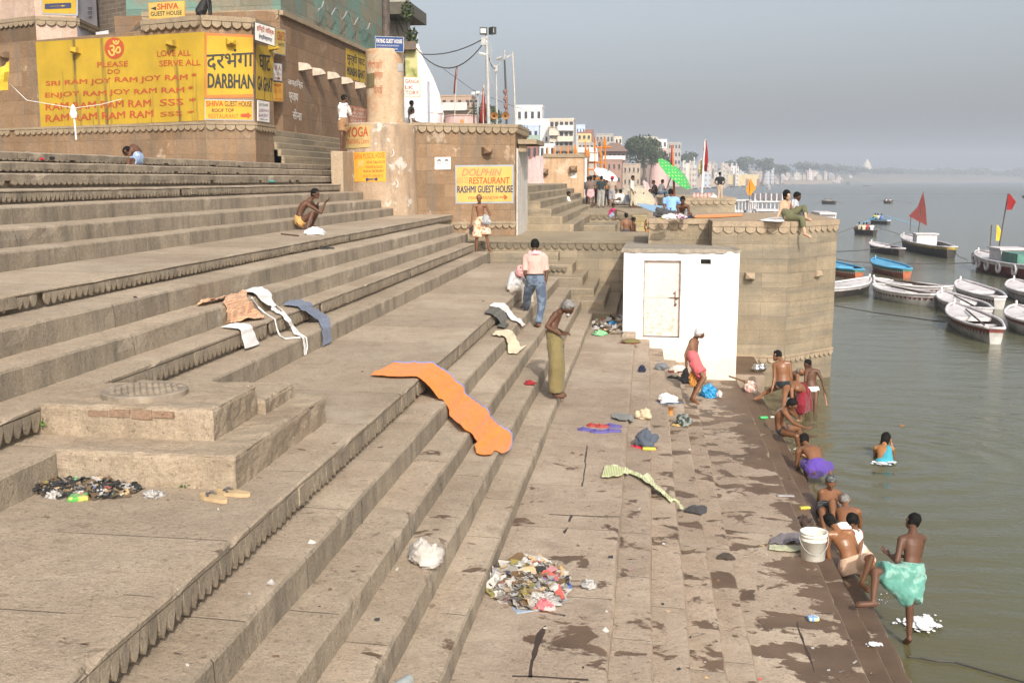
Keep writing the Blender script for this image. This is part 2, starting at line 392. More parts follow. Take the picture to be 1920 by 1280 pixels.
# returns of the steps along the landing wall, and the landing itself
YW = 31.0
mb = MB()
def slab(mb, x0, x1, y0, y1, z0, z1, mat=0, seed=0, uvk=60):
 """block with slightly worn edges"""
 r = rng(seed); e = .02
 def ring(x0, x1, y0, y1, z): return [(x0, y0, z), (x1, y0, z), (x1, y1, z), (x0, y1, z)]
 A, B, C = ring(x0, x1, y0, y1, z0), ring(x0, x1, y0, y1, z1 - e), ring(x0 + e, x1 - e, y0 + e, y1 - e, z1)
 for P, Q in ((A, B), (B, C)):
  for i in range(4):
   j = (i + 1) % 4; L = math.dist(P[i], P[j])
   off = [0, 7, 13, 19][i] + seed
   mb.face([P[i], P[j], Q[j], Q[i]], mat, [(off, P[i][2]), (off + L, P[j][2]), (off + L, Q[j][2]), (off, Q[i][2])])
 mb.face(C, mat, [(p[0], p[1]) for p in C])
for k, (x0, x1, y0, h, hb) in enumerate([(-4.7, -2.56, 30.42, 2.116, 2.9), (-2.8, -2.06, 29.25, 2.376, 3.4), (-2.45, -1.71, 28.3, 2.656, 3.6),
                                         (-2.05, -1.37, 27.8, 2.896, 3.6), (-1.7, -1.05, 26.8, 3.106, 3.7), (-1.4, -.72, 26.3, 3.332, 3.8)]):
 slab(mb, x0, x1, y0, YW + .05, HC - hb, HC - h, 0, seed=k)
band(mb, (-2.78, 29.2), (-2.06, 29.2), HC - 2.376, .06, .14, .14, .03, .05, 0, seed=4)
tag(mb.build('step_returns', M_BAST), kind='structure')
mb = MB()
Z_L = HC - 1.851
mb.prism([(-6.4, YW), (1.7, YW), (1.7, 37.5), (-6.4, 37.5)], -.5, Z_L)
cornice(mb, (-4.9, YW), (-.45, YW), Z_L + .02, .05, .07, .23, .17, .1, 0, seed=8, miss=0)
tag(mb.build('landing', M_BAST), kind='structure')
# stone kerb block with the manhole at the left front
mb = MB()
ka, kb_, kc, kd, ke = at_h(443, 919, 2.38), at_h(621, 791, 2.38), at_h(400, 828, 2.116), at_h(494, 724, 1.85), at_h(551, 717, 1.97)
slab(mb, -4.7, ka.x, ka.y, kb_.y, HC - 2.45, HC - 2.112, 0, 3); slab(mb, -5.1, kc.x, kc.y, kd.y, HC - 2.2, HC - 1.846, 0, 5); slab(mb, -5.0, ke.x, kd.y, ke.y, HC - 2.2, HC - 1.975, 0, 6)
M_KERB = stone('rendered_block', (.32, .25, .175), (.41, .33, .24), streak=.55, patches=((.22, .165, .11), 1.7, .55, .55), grime=(.17, .14, .10))
kb = mb.build('manhole_block', M_KERB); tag(kb, 'two-tier rendered stone block built over the steps, round cover on top', 'stone block')
tx = bpy.data.textures.new('worn', 'CLOUDS'); tx.noise_scale = .22; tx.noise_depth = 4
def worn(o, amt, lv=5):
 b = o.modifiers.new('b', 'BEVEL'); b.width = .016; b.segments = 1; m = o.modifiers.new('s', 'SUBSURF'); m.subdivision_type = 'SIMPLE'; m.levels = lv; m.render_levels = lv
 d = o.modifiers.new('d', 'DISPLACE'); d.texture = tx; d.texture_coords = 'GLOBAL'; d.strength = amt; d.mid_level = .5
bm_ = bmesh.new(); bm_.from_mesh(kb.data); bmesh.ops.remove_doubles(bm_, verts=bm_.verts, dist=1e-4); bm_.to_mesh(kb.data); bm_.free(); worn(kb, .05)
mb = MB(); cz = HC - 1.846
mb.lathe((0, 0, 0), [(.36, -.02), (.36, .03), (.345, .04), (.32, .038)], 0, 40)
for i in range(-5, 6):
 for j in range(-5, 6):
  if (i * i + j * j) < 26: mb.box((i * .058 + (j % 2) * .02, j * .055, .042), (.04, .02, .012), 0)
cv = mb.build('manhole_cover', plain('cast_cover', (.27, .22, .165), .85, .2, 8)); cv.location = at_h(272, 737, 1.83)
tag(cv, 'round ribbed manhole cover on the stone block at lower left', 'manhole cover')
# bricks showing where the render broke away
mb = MB(); [mb.box((kc.x - .98 + .19 * k, kc.y + .035, HC - 1.905 + .006 * (k % 2)), (.175, .1, .05 + .012 * (k % 3))) for k in range(4)]
o = mb.build('exposed_brick', stone('red_brick_core', (.24, .15, .10), (.31, .21, .14), streak=.3), kb)
# ---------------------------------------------------------------- white hut
t = NT('whitewash'); p = t.pos(); z = t.sep(p)[2]
c = t.mix(t.ramp(t.noise(p, 2, 4), .4, .7, 0, .25), (.80, .79, .77), (.70, .66, .58))
low = t.math('MULTIPLY', t.ramp(t.math('ADD', z, t.math('MULTIPLY', t.noise(p, 1.6, 5), 1.2)), 1.7, 2.9, 1., 0.), .9)
c = t.mix(low, c, t.mix(t.noise(p, 7, 4), (.62, .50, .35), (.76, .70, .58)))
t.col(c); t.rough(.9)
b_ = t.n('TexBrick'); t.l(t.uvc(), b_.inputs['Vector']); b_.inputs['Scale'].default_value = 1; b_.inputs['Brick Width'].default_value = .42; b_.inputs['Row Height'].default_value = .3; b_.inputs['Mortar Size'].default_value = .01
t.bump(t.math('SUBTRACT', t.noise(p, 14, 4), t.math('MULTIPLY', b_.outputs['Fac'], .25)), .3, .02); M_WHITE = t.m
def ring_wall(mb, x0, x1, y, holes, z0, z1, mat=0):
 """wall face at y (facing -y) with rectangular holes"""
 xs = sorted({x0, x1, *[h[0] for h in holes], *[h[1] for h in holes]}); zs = sorted({z0, z1, *[h[2] for h in holes], *[h[3] for h in holes]})
 for a, b in zip(xs, xs[1:]):
  for c_, d in zip(zs, zs[1:]):
   if any(h[0] - 1e-6 <= a and b <= h[1] + 1e-6 and h[2] - 1e-6 <= c_ and d <= h[3] + 1e-6 for h in holes): continue
   mb.face([(a, y, c_), (b, y, c_), (b, y, d), (a, y, d)], mat, [(a, c_), (b, c_), (b, d), (a, d)])
 for hx0, hx1, hz0, hz1 in holes:
  dp = .14
  for q in ([(hx0, y, hz0), (hx0, y, hz1), (hx0, y + dp, hz1), (hx0, y + dp, hz0)], [(hx1, y, hz1), (hx1, y, hz0), (hx1, y + dp, hz0), (hx1, y + dp, hz1)],
                  [(hx0, y, hz1), (hx1, y, hz1), (hx1, y + dp, hz1), (hx0, y + dp, hz1)], [(hx1, y, hz0), (hx0, y, hz0), (hx0, y + dp, hz0), (hx1, y + dp, hz0)]):
   mb.face(q, mat)
YH = 23.6; HX0, HX1 = -.5, 2.06; ZR = HC - 1.60
dx0 = at_y(1206, 560, YH).x; dx1 = at_y(1276, 560, YH).x; dz0 = at_y(1240, 633, YH).z; dz1 = at_y(1240, 488, YH).z
vx0, vz1 = at_y(1314, 486, YH).x, at_y(1314, 486, YH).z; vx1, vz0 = at_y(1333, 496, YH).x, at_y(1333, 496, YH).z
mb = MB()
ring_wall(mb, HX0, HX1, YH, [(dx0, dx1, dz0, dz1), (vx0, vx1, vz0, vz1)], .3, ZR)
zb = HC - 1.84
for q in ([(HX1, YH), (HX1, YW)], [(HX0, YW), (HX0, YH)]):
 (xa, ya), (xb, yb) = q; za, zc = (ZR if ya == YH else zb), (ZR if yb == YH else zb)
 mb.face([(xa, ya, .3), (xb, yb, .3), (xb, yb, zc), (xa, ya, za)], 0, [(ya, .3), (yb, .3), (yb, zc), (ya, za)])
mb.face([(dx0, YH + .14, dz0), (dx1, YH + .14, dz0), (dx1, YH + .14, dz1), (dx0, YH + .14, dz1)], 1)
mb.face([(vx0, YH + .14, vz0), (vx1, YH + .14, vz0), (vx1, YH + .14, vz1), (vx0, YH + .14, vz1)], 1)
hut = mb.build('changing_hut', [M_WHITE, plain('hut_dark', (.03, .025, .02), .9)])
tag(hut, 'small whitewashed hut with a pale rusty metal door beside the stone bastion', 'hut')
mb = MB(); r = rng(5); k = 26; fr = []; bk = []
for i in range(k + 1):
 x = HX0 - .05 + (HX1 - HX0 + .08) * i / k; fr.append((x, YH - .045 + r.uniform(-.012, .012) + (.09 if i > 22 else 0) * r.random(), i)); bk.append((x, YW + .02))
rowt = [(x, y, ZR + .062 + (0 if i < 23 else -.05 * r.random())) for x, y, i in fr]; rowb = [(x, y, ZR - .012 - r.uniform(0, .02)) for x, y, i in fr]
mb.sheet([[(x, y, zb + .03) for x, y in bk], rowt, rowb, [(x, YH + .1, ZR - .01) for x, y, i in fr]])
mb.face([rowt[0], (HX0 - .05, YW + .02, zb + .03), (HX0 - .05, YW + .02, zb - .05), rowb[0]]); mb.face([rowt[-1], rowb[-1], (HX1 + .03, YW + .02, zb - .05), (HX1 + .03, YW + .02, zb + .03)])
mb.build('roof', stone('hut_roof_cement', (.30, .26, .21), (.40, .35, .28), streak=.2), hut)
t = NT('rusty_door_paint'); p = t.pos(); zz = t.sep(p)[2]
rust = t.math('ADD', t.noise(p, 9, 6, .7), t.ramp(zz, 1.8, 3.4, .09, -.03))
c = t.mix(t.ramp(rust, .59, .67, 0, .7), t.mix(t.noise(p, 2, 3), (.60, .50, .45), (.68, .60, .56)), t.mix(t.noise(p, 20, 3), (.34, .19, .09), (.54, .40, .25)))
t.col(c); t.rough(.6); t.bump(t.noise(p, 30, 3), .15, .01); M_DOOR = t.m
mb = MB(); dm = (dz0 + dz1) / 2 + .03
for a, b in ((dz0 + .03, dm - .004), (dm + .004, dz1 - .02)):
 mb.box(((dx0 + dx1) / 2, YH + .075, (a + b) / 2), (dx1 - dx0 - .05, .03, b - a))
dr = mb.build('door', M_DOOR, hut)
mb = MB()
for xx in (dx0 + .012, dx1 - .012): mb.box((xx, YH + .05, (dz0 + dz1) / 2), (.026, .09, dz1 - dz0 - .01))
mb.box(((dx0 + dx1) / 2, YH + .05, dz1 - .014), (dx1 - dx0 - .054, .09, .024))
mb.build('door_frame', plain('door_frame_paint', (.30, .25, .21), .6, .3), hut)
mb = MB(); bx = dx1 - .12
mb.tube([(bx - .13, YH + .045, dm + .0), (bx + .1, YH + .045, dm + .0)], .012, 0, 8); mb.tube([(bx, YH + .045, dm + .15), (bx, YH + .045, dm - .12)], .010, 0, 8)
mb.sphere((bx + .01, YH + .03, dm - .15), (.03, .018, .035)); mb.box((bx - .02, YH + .056, dm + .1), (.06, .012, .03)); mb.box((bx + .02, YH + .056, dm - .02), (.07, .012, .05))
mb.build('bolt_and_lock', plain('rusty_bolt', (.16, .10, .07), .6, .3, metal=.4), dr)
# plinth ledge by the hut on the water side and the small step block
mb = MB(); slab(mb, HX1 + .01, 2.75, 24.0, 27.4, -.2, HC - 4.42, 0, 2); slab(mb, .72, 1.28, 23.1, 23.59, HC - 4.4, HC - 4.1, 0, 3); slab(mb, -.5, -.2, 23.1, 23.59, HC - 3.6, HC - 3.42, 0, 4)
tag(mb.build('stone_ledge', M_LOW), kind='structure')
# ---------------------------------------------------------------- bastions
def spout(px, py, Y, n, s=1.0, parent=None, m=None, ang=0):
 """faceted stone spout sticking out of a wall"""
 mb = MB(); c = at_y(px, py, Y); a = .15 * s; d = .30 * s
 n = Vector((n[0], n[1], 0)).normalized(); u = Vector((-n.y, n.x, 0)); k = Vector((0, 0, 1))
 A = [c - n * .05 + u * sx * a + k * sz * a * .8 for sx, sz in ((-1, -1), (1, -1), (1, 1), (-1, 1))]
 B = [c + n * d * .75 + u * sx * a * .9 + k * (sz * a * .6) for sx, sz in ((-1, -1), (1, -1), (1, 1), (-1, 1))]
 tip = c + n * d * 1.2 + k * (-.3 * a)
 for i in range(4):
  j = (i + 1) % 4; mb.face([A[i], A[j], B[j], B[i]]); mb.face([B[i], B[j], tip])
 return mb.build('spout', m or M_PLAIN, parent)
BA = [(1.62, 26.5), (3.5, 26.5), (4.93, 28.1), (4.93, 33.6), (.05, 33.6), (.05, 28.1), (1.62, 28.1)]
ZB = HC - 1.07
mb = MB(); mb.prism(BA, -1.5, ZB - .01)
bas = mb.build('river_bastion', M_BAST); tag(bas, 'big grey sandstone bastion standing in the river beside the white hut', 'bastion')
mb = MB()
for i in range(len(BA)):
 if i in (0, 1, 2, 4, 5): cornice(mb, BA[i], BA[(i + 1) % 7], ZB + .03, .13, .05, .24, .15, .12, 0, seed=i, miss=.03)
mb.prism([(p[0], p[1]) for p in BA], ZB + .002, ZB + .034)
mb.build('coping', M_PLAIN, bas)
zc = HC - 4.57; mb = MB()
for i in (0, 1): cornice(mb, BA[i], BA[i + 1], zc + .18, .05, .05, .2, .14, .02, 0, seed=20 + i)
mb.build('base_moulding', M_PLAIN, bas)
spout(1406, 517, 26.5, (0, -1), .8, bas); 
q = at_y(1525, 512, 27.55); spout(1525, 512, 27.5, (.72, -.7), .8, bas)
UB = [(-.35, 62.0), (5.05, 62.0), (5.05, 74), (-.35, 74)]
mb = MB(); mb.prism(UB, -1, HC - 1.1); ub = mb.build('upper_bastion', M_BAST); tag(ub, 'square upper stone bastion behind the river bastion, man standing on top', 'bastion')
mb = MB(); cornice(mb, UB[0], UB[1], HC - 1.07, .16, .08, .4, .24, .1, 0, seed=31); cornice(mb, UB[1], UB[2], HC - 1.07, .16, .08, .4, .24, .1, 0, seed=32); cornice(mb, UB[3], UB[0], HC - 1.07, .16, .08, .4, .24, .1, 0, seed=33)
mb.prism(UB, HC - 1.11, HC - 1.068); mb.build('coping', M_PLAIN, ub)
# ---------------------------------------------------------------- surfaces, painted panels, lettering
def plane_surf(a, b):
 """vertical plane through a->b (outward to the right of a->b); returns f(px, py) -> (point, normal)"""
 d = Vector((b[0] - a[0], b[1] - a[1], 0)).normalized(); n = Vector((d.y, -d.x, 0)); A = Vector((a[0], a[1], 0))
 def f(px, py):
  r = ray(px, py); k = (A - CO).dot(n) / r.dot(n); return CO + r * k, n
 return f
def cyl_surf(c, rad):
 C = Vector((c[0], c[1], 0))
 def f(px, py):
  d = ray(px, py); o = CO - C; a = d.x ** 2 + d.y ** 2; b = 2 * (o.x * d.x + o.y * d.y); q = o.x ** 2 + o.y ** 2 - rad ** 2
  D = b * b - 4 * a * q; k = (-b - math.sqrt(max(D, 0))) / (2 * a); p = CO + d * k
  n = Vector((p.x - C.x, p.y - C.y, 0)).normalized(); return p, n
 return f
def panel(surf, q, off, mat, name, parent, nu=1, nv=1, th=.004):
 """painted panel / board laid on a surface; q = photo corners TL, TR, BR, BL"""
 mb = MB(); F = []; B = []
 for i in range(nv + 1):
  v = i / nv; fr = []; br = []
  for j in range(nu + 1):
   u = j / nu
   x = (q[0][0] * (1 - u) + q[1][0] * u) * (1 - v) + (q[3][0] * (1 - u) + q[2][0] * u) * v
   y = (q[0][1] * (1 - u) + q[1][1] * u) * (1 - v) + (q[3][1] * (1 - u) + q[2][1] * u) * v
   p, n = surf(x, y); fr.append(p + n * off); br.append(p + n * (off - th))
  F.append(fr); B.append(br)
 b = len(mb.v); mb.sheet(F[::-1])
 ring = F[0] + [r[-1] for r in F[1:]] + F[-1][-2::-1] + [r[0] for r in F[-2:0:-1]]
 ringb = B[0] + [r[-1] for r in B[1:]] + B[-1][-2::-1] + [r[0] for r in B[-2:0:-1]]
 m = len(ring)
 for i in range(m): mb.face([ring[i], ringb[i], ringb[(i + 1) % m], ring[(i + 1) % m]])
 return mb.build(name, mat, parent)
def glyphs(s, bold=.0, shear=0.):
 c = bpy.data.curves.new('glyphs', 'FONT'); c.body = s; c.offset = bold; c.shear = shear; c.resolution_u = 3
 o = bpy.data.objects.new('glyphs', c); COL.objects.link(o); bpy.context.view_layer.update()
 me = bpy.data.meshes.new_from_object(o.evaluated_get(bpy.context.evaluated_depsgraph_get()))
 bpy.data.objects.remove(o); bpy.data.curves.remove(c); return me
def lettering(surf, s, q, off, mat, parent, bold=.012, shear=0., jit=0.):
 """letters filling the photo quad q = TL, TR, BR, BL on the surface"""
 me = glyphs(s, 0, shear); xs = [v.co.x for v in me.vertices]; ys = [v.co.y for v in me.vertices]
 if not xs: return None
 x0, x1, y0, y1 = min(xs), max(xs), min(ys), max(ys); pts = []
 for v in me.vertices:
  u = (v.co.x - x0) / (x1 - x0); w = 1 - (v.co.y - y0) / (y1 - y0)
  if jit: w += jit * math.sin(u * 23) * .5
  x = (q[0][0] * (1 - u) + q[1][0] * u) * (1 - w) + (q[3][0] * (1 - u) + q[2][0] * u) * w
  y = (q[0][1] * (1 - u) + q[1][1] * u) * (1 - w) + (q[3][1] * (1 - u) + q[2][1] * u) * w
  p, n = surf(x, y); pts.append(p + n * off)
 for v, p in zip(me.vertices, pts): v.co = p
 if bold > .012:   # thicken strokes with a second coat, shifted sideways
  k = len(pts)
  bm = bmesh.new(); 
  for v, p in zip(me.vertices, pts): v.co = p
  bm.from_mesh(me)
  for c in range(1, 4):
   m2 = glyphs(s, 0, shear)
   for v in m2.vertices:
    u = (v.co.x - x0 + bold * (.8, 1.6, .8)[c - 1]) / (x1 - x0); w = 1 - (v.co.y - y0 + bold * (0, 0, .8)[c - 1]) / (y1 - y0)
    if jit: w += jit * math.sin(u * 23) * .5
    x = (q[0][0] * (1 - u) + q[1][0] * u) * (1 - w) + (q[3][0] * (1 - u) + q[2][0] * u) * w
    y = (q[0][1] * (1 - u) + q[1][1] * u) * (1 - w) + (q[3][1] * (1 - u) + q[2][1] * u) * w
    p, n = surf(x, y); v.co = p + n * (off + .0012 * c)
   bm.from_mesh(m2); bpy.data.meshes.remove(m2)
  bm.to_mesh(me); bm.free()
 else:
  for v, p in zip(me.vertices, pts): v.co = p
 me.name = 'lettering'; me.materials.clear(); me.materials.append(mat); me.update()
 o = bpy.data.objects.new('lettering', me); link(o, parent); return o
def R4(x0, y0, x1, y1, dy=0): return [(x0, y0), (x1, y0 + dy), (x1, y1 + dy), (x0, y1)]
def paint(name, c, wear=.5, wc=(.34, .25, .15), streak=0.):
 if name in _mc: return _mc[name]
 t = NT(name); p = t.pos()
 b = t.mix(t.ramp(t.noise(p, 1.2, 4), .3, .7), tuple(x * .82 for x in c), tuple(min(1, x * 1.08) for x in c))
 m = t.ramp(t.noise(p, 7, 6, .75), .67 - .1 * wear, .72 - .08 * wear, 0, .75)
 b = t.mix(m, b, wc)
 if streak:
  s = t.ramp(t.noise(t.scale(p, (1.6, 1.6, .12)), 1.7, 4, .6), .58, .74, 0, streak); b = t.mix(s, b, (.06, .05, .03))
 t.col(b); t.rough(.8); t.bump(t.noise(p, 20, 4), .3, .02); _mc[name] = t.m; return t.m
P_YEL = paint('yellow_sign_paint', (.47, .305, .02), .7, (.33, .22, .08), 1.)
P_YEL2 = paint('pale_yellow_paint', (.56, .38, .10), .5, (.55, .42, .22))
P_ORG = paint('orange_sign_paint', (.68, .34, .03), .5, (.5, .3, .12))
P_RED = paint('red_letter_paint', (.42, .075, .02), .55, (.55, .32, .06))
P_BLK = paint('black_letter_paint', (.035, .035, .03), .5, (.4, .3, .1))
P_NAVY = paint('navy_letter_paint', (.03, .04, .10), .5, (.5, .38, .15))
P_WHT = paint('white_letter_paint', (.72, .68, .62), .6, (.4, .26, .16))
P_GRY = paint('grey_border_paint', (.32, .36, .40), .5, (.45, .38, .28))
P_REDB = paint('red_border_paint', (.55, .17, .04), .5, (.6, .4, .1))
P_PINK = paint('faded_red_paint', (.50, .20, .10), .8, (.5, .33, .2))
P_DWHT = paint('board_white', (.70, .68, .64), .2, (.5, .45, .4))
P_BLUE = paint('board_blue', (.02, .06, .20), .2, (.3, .3, .3))
def xy(px, py, Y): p = at_y(px, py, Y); return (p.x, p.y)
# ---- bastion with the prayer wall
A0 = xy(-90, 230, 31.4); C1 = xy(385, 230, 27.75); C2 = xy(478, 230, 28.4); C3 = xy(514, 230, 30.1)
d_ = Vector((C1[0] - A0[0], C1[1] - A0[1])); 
def f1(px): # point on face 1 at photo column px
 p, n = plane_surf(A0, C1)(px, 230); return (p.x, p.y)
C0 = f1(281); S1 = plane_surf(A0, C1); S2 = plane_surf(C1, C2); S3 = plane_surf(C2, C3)
ZT = at_y(380, 33, 27.75).z; ZLO = S1(100, 73)[0].z; ZBASE = HC + .1
mb = MB()
bp = [C0, C1, C2, C3, (C3[0] - 2.0, C3[1] + 3.5), (C0[0] - .8, C0[1] + 4.2), xy(244, 60, 31.2)]
mb.prism(bp, ZBASE, ZT - .02)
lw = [f1(-90), C0, (C0[0] + .3, C0[1] + 1.2), (f1(-90)[0] + .3, f1(-90)[1] + 1.2)]
mb.prism(lw, ZBASE, ZLO)
gw = mb.build('prayer_wall', M_WALL); tag(gw, 'brown stone bastion and wall painted bright yellow with red prayer verses', 'painted wall')
mb = MB()
for a, b, s in ((C0, C1, 1), (C1, C2, 2), (C2, C3, 3), (bp[6], C0, 4)): cornice(mb, a, b, ZT + .05, .13, .12, .26, .17, .25, 0, seed=s)
zl1 = S1(300, 231)[0].z
for a, b, s in ((f1(-20), C1, 5), (C1, C2, 6), (C2, C3, 7)): cornice(mb, a, b, zl1, .07, .07, .24, .15, .05, 0, seed=s)
mb.prism([bp[6], C0, C1, C2, C3, bp[4], bp[5]], ZT - .01, ZT + .045)
mb.build('cornice', M_CORN, gw)
ps = panel(S1, [(67, 79), (384, 60), (384, 226), (77, 240)], .008, P_YEL, 'painted_panel', gw, 8, 4)
for s, q, b in (('PLEASE', [(183, 117), (240, 115), (240, 125), (183, 127)], .03), ('DO', [(202, 131), (225, 130), (225, 138.5), (202, 139)], .03),
             ('LOVE ALL', [(295, 96), (358, 94), (358, 105), (295, 107)], .03), ('SERVE ALL', [(299, 114), (376, 112), (376, 123), (299, 125)], .03),
             ('SRI RAM JOY RAM JOY RAM *', [(86, 152), (368, 138), (368, 152), (86, 164)], .035), ('ENJOY RAM JOY RAM RAM *', [(85, 174), (362, 162), (362, 176), (85, 186)], .035),
             ('RAM RAM RAM RAM', [(86, 194), (283, 187), (283, 200), (86, 207)], .035), ('SSS *', [(300, 186), (368, 183), (368, 196), (300, 199)], .02),
             ('RAM RAM RAM RAM', [(86, 216), (287, 207), (287, 220), (86, 229)], .035), ('SSS *', [(301, 210), (364, 207), (364, 216), (301, 219)], .02)):
 lettering(S1, s, q, .014, P_RED, ps, b, jit=.12)
# round sacred syllable
q = [(196, 70), (234, 70), (234, 112), (196, 112)]
mb = MB(); pts = []
for k in range(40):
 a = 2 * math.pi * k / 40; p, n = S1(215 + 18.5 * math.cos(a), 91 - 20.5 * math.sin(a)); pts.append(p + n * .013)
mb.face(pts); mb.build('roundel', P_RED, ps)
lettering(S1, 'ॐ', [(203, 77), (227, 76), (227, 105), (203, 106)], .018, paint('roundel_gold', (.66, .45, .10), .3), ps, .02)
rd = panel(S2, [(384, 62), (475, 66), (475, 183), (384, 184)], .008, P_REDB, 'painted_panel', gw, 2, 2)
panel(S2, [(388, 67), (474, 71), (474, 177), (388, 179)], .013, P_YEL, 'painted_field', rd)
lettering(S2, 'दरभंगा', [(387, 95), (474, 91), (474, 127), (387, 133)], .019, P_BLK, rd, .02)
lettering(S2, 'DARBHAN', [(389, 139), (476, 141), (476, 167), (389, 165)], .019, P_BLK, rd, .05)
p3 = panel(S3, [(480, 84), (512, 90), (512, 190), (480, 185)], .008, P_YEL, 'painted_panel', gw)
lettering(S3, 'घाट', [(485, 103), (506, 105), (506, 134), (485, 131)], .014, P_BLK, p3, .02)
lettering(S3, 'GA GHAT', [(482, 143), (510, 148), (510, 174), (482, 169)], .014, P_BLK, p3, .04)
gp = panel(S2, [(383.5, 186), (475, 188), (475, 227), (383.5, 225)], .009, P_GRY, 'painted_panel', gw)
panel(S2, [(385, 188), (473.5, 190), (473.5, 225), (385, 223)], .014, P_ORG, 'painted_field', gp)
for s, q, m, b in (('SHIVA', R4(386, 190, 418, 200), P_RED, .04), ('GUEST HOUSE', R4(421, 190, 472, 200, .6), P_BLK, .02), ('ROOF TOP', R4(397, 204, 438, 211), P_BLK, .02), ('RESTAURANT', R4(391, 214, 447, 222), P_RED, .01), ('➠', R4(451, 211, 470, 223), P_RED, .03)):
 lettering(S2, s, q, .019, m, gp, b)
bk = panel(S3, [(482.5, 188), (504, 192), (504, 230), (482.5, 227)], .02, P_DWHT, 'bakery_board', None, th=.02)
tag(bk, 'small white board with purple letters at the corner of the prayer wall', 'sign')
for s, q, m in (('ROOF TOP & BAKERY', R4(484, 194, 502, 199, 1), P_BLK), ('GERMAN', R4(484, 204, 502, 210, 1), paint('purple_letters', (.2, .03, .14), .2)), ('BAKERY', R4(484, 213, 502, 219, 1), paint('purple_letters', (.2, .03, .14), .2)), ('FRESH ▬', R4(486, 222, 500, 225, 1), P_BLK)):
 lettering(S3, s, q, .026, m, bk, .01)
for px, py, sf in ((147, 95, S1), (326, 82, S1), (432, 80, S2), (505, 88, S3)):
 p, n = sf(px, py); o = spout(px, py, p.y, n, .85, gw, P_YEL)
p, n = S1(12, 104); spout(12, 104, p.y, n, .9, gw, M_WALL)
# ---- sign boards near the corner
def board(name, label, corners, Y0, Y1, bg, lines, frame=None, th=.03, cat='sign', bw=1.2):
 a = xy(corners[3][0], corners[3][1], Y0); b = xy(corners[2][0], corners[2][1], Y1); sf = plane_surf(a, b)
 root = panel(sf, corners, .0, frame or bg, name, None, th=th); tag(root, label, cat)
 if frame:
  q = corners; panel(sf, [(q[0][0] + bw, q[0][1] + bw), (q[1][0] - bw, q[1][1] + bw), (q[2][0] - bw, q[2][1] - bw), (q[3][0] + bw, q[3][1] - bw)], .004, bg, 'panel', root)
 for s, q, m, bld in lines: lettering(sf, s, q, .009, m, root, bld)
 return root, sf
board('hindi_board', 'tilted white board with red and blue Hindi letters at the top of the prayer wall', [(477, 41), (516, 52), (516, 88), (477, 76)], 28.0, 28.9, P_DWHT,
      [('हिन्दी सिल्क', [(481, 46), (513, 56), (513, 69), (481, 60)], P_RED, .02), ('हेन्डीक्राफ्ट', [(485, 63), (510, 71), (510, 81), (485, 74)], P_NAVY, .02)], P_BLK)
board('craft_board', 'yellow and white board with red letters, hung behind the tilted white board', [(513, 52), (535.5, 57), (535.5, 105), (513, 100)], 30.3, 31.4, P_YEL2,
      [('CRAFTS', [(519, 59), (534, 62), (534, 78), (519, 75)], P_RED, .02), ('SAREES', [(521, 80), (533, 82), (533, 88), (521, 86)], P_BLK, .01)], P_GRY)
board('arrow_board', 'small white board with red characters and arrow under the craft board', [(513, 118), (529, 120), (529, 153), (513, 151)], 30.3, 31.3, P_DWHT,
      [('유 人', [(514, 122), (526, 123), (526, 133), (514, 132)], P_RED, .02), ('(교)', [(514, 136), (527, 137), (527, 143), (514, 142)], P_RED, .01), ('➔', [(514, 144), (525, 145), (525, 150), (514, 149)], P_RED, .03)], P_GRY)
board('shop_board', 'orange yellow shop board with red writing, lowest of the boards at the corner', [(513, 154), (531, 156), (531, 191), (513, 190)], 30.3, 31.3, P_ORG,
      [('SHOP', [(514, 157), (526, 158), (526, 163), (514, 162)], P_RED, .02), ('소 오', [(514, 166), (527, 167), (527, 174), (514, 173)], P_RED, .01), ('KITCHEN', [(514, 184), (529, 185), (529, 188), (514, 187)], P_RED, .01)], P_YEL2)
board('guest_house_board', 'yellow guest house board with red and black capitals above the prayer wall', [(278, 6), (346, 2), (346, 34), (280, 36)], 28.6, 28.4, P_YEL2,
      [('SHIVA', [(295, 8), (334, 6), (334, 17), (295, 19)], P_RED, .05), ('GUEST HOUSE', [(283, 23), (341, 20), (341, 28), (283, 31)], P_BLK, .02), ('◄', [(283, 13), (293, 13), (293, 20), (283, 20)], P_BLK, .02)], P_ORG)
# ---- tall palace wall (receding) and what stands above it
W0 = xy(500, 150, 31.2); W1 = xy(528, 150, 31.6); W2 = (W1[0] + .05, 44.5)
ZC = HC + 4.97; SW = plane_surf(W1, W2); SWf = plane_surf(W0, W1)
mb = MB(); mb.prism([(W0[0] - 5, W0[1] + .4), W0, W1, W2, (W2[0] - 8, W2[1])], HC - .5, ZC + .02)
pw = mb.build('palace_wall', stone('palace_sandstone', (.24, .14, .075), (.31, .20, .12), brick=(1.3, .55, .008, .6), streak=.6, patches=((.42, .30, .19), .6, .58, .5)))
tag(pw, 'long high brown palace wall with a row of white faceted spouts, receding behind the prayer wall', 'wall')
mb = MB(); cornice(mb, (W0[0] - 4, W0[1] + .3), W1, ZC + .1, .14, .12, .3, .16, .2, 0, 1); cornice(mb, W1, W2, ZC + .1, .14, .12, .3, .02, .2, 0, 2, teeth=False)
mb.build('cornice', M_CORN, pw)
M_TEAL = stone('teal_washed_wall', (.22, .24, .19), (.30, .24, .16), brick=(1.3, .5, .008, .6), streak=.5, patches=((.13, .26, .22), .55, .47, .75))
mb = MB(); b0 = (W1[0] - .15, W1[1] + .5); mb.prism([(W0[0] - 5, W0[1] + 1.2), (W0[0] + .2, W0[1] + .9), b0, (W2[0] - .1, W2[1]), (W2[0] - 8, W2[1])], ZC + .05, ZC + 7)
mb.build('upper_wall', M_TEAL, pw)
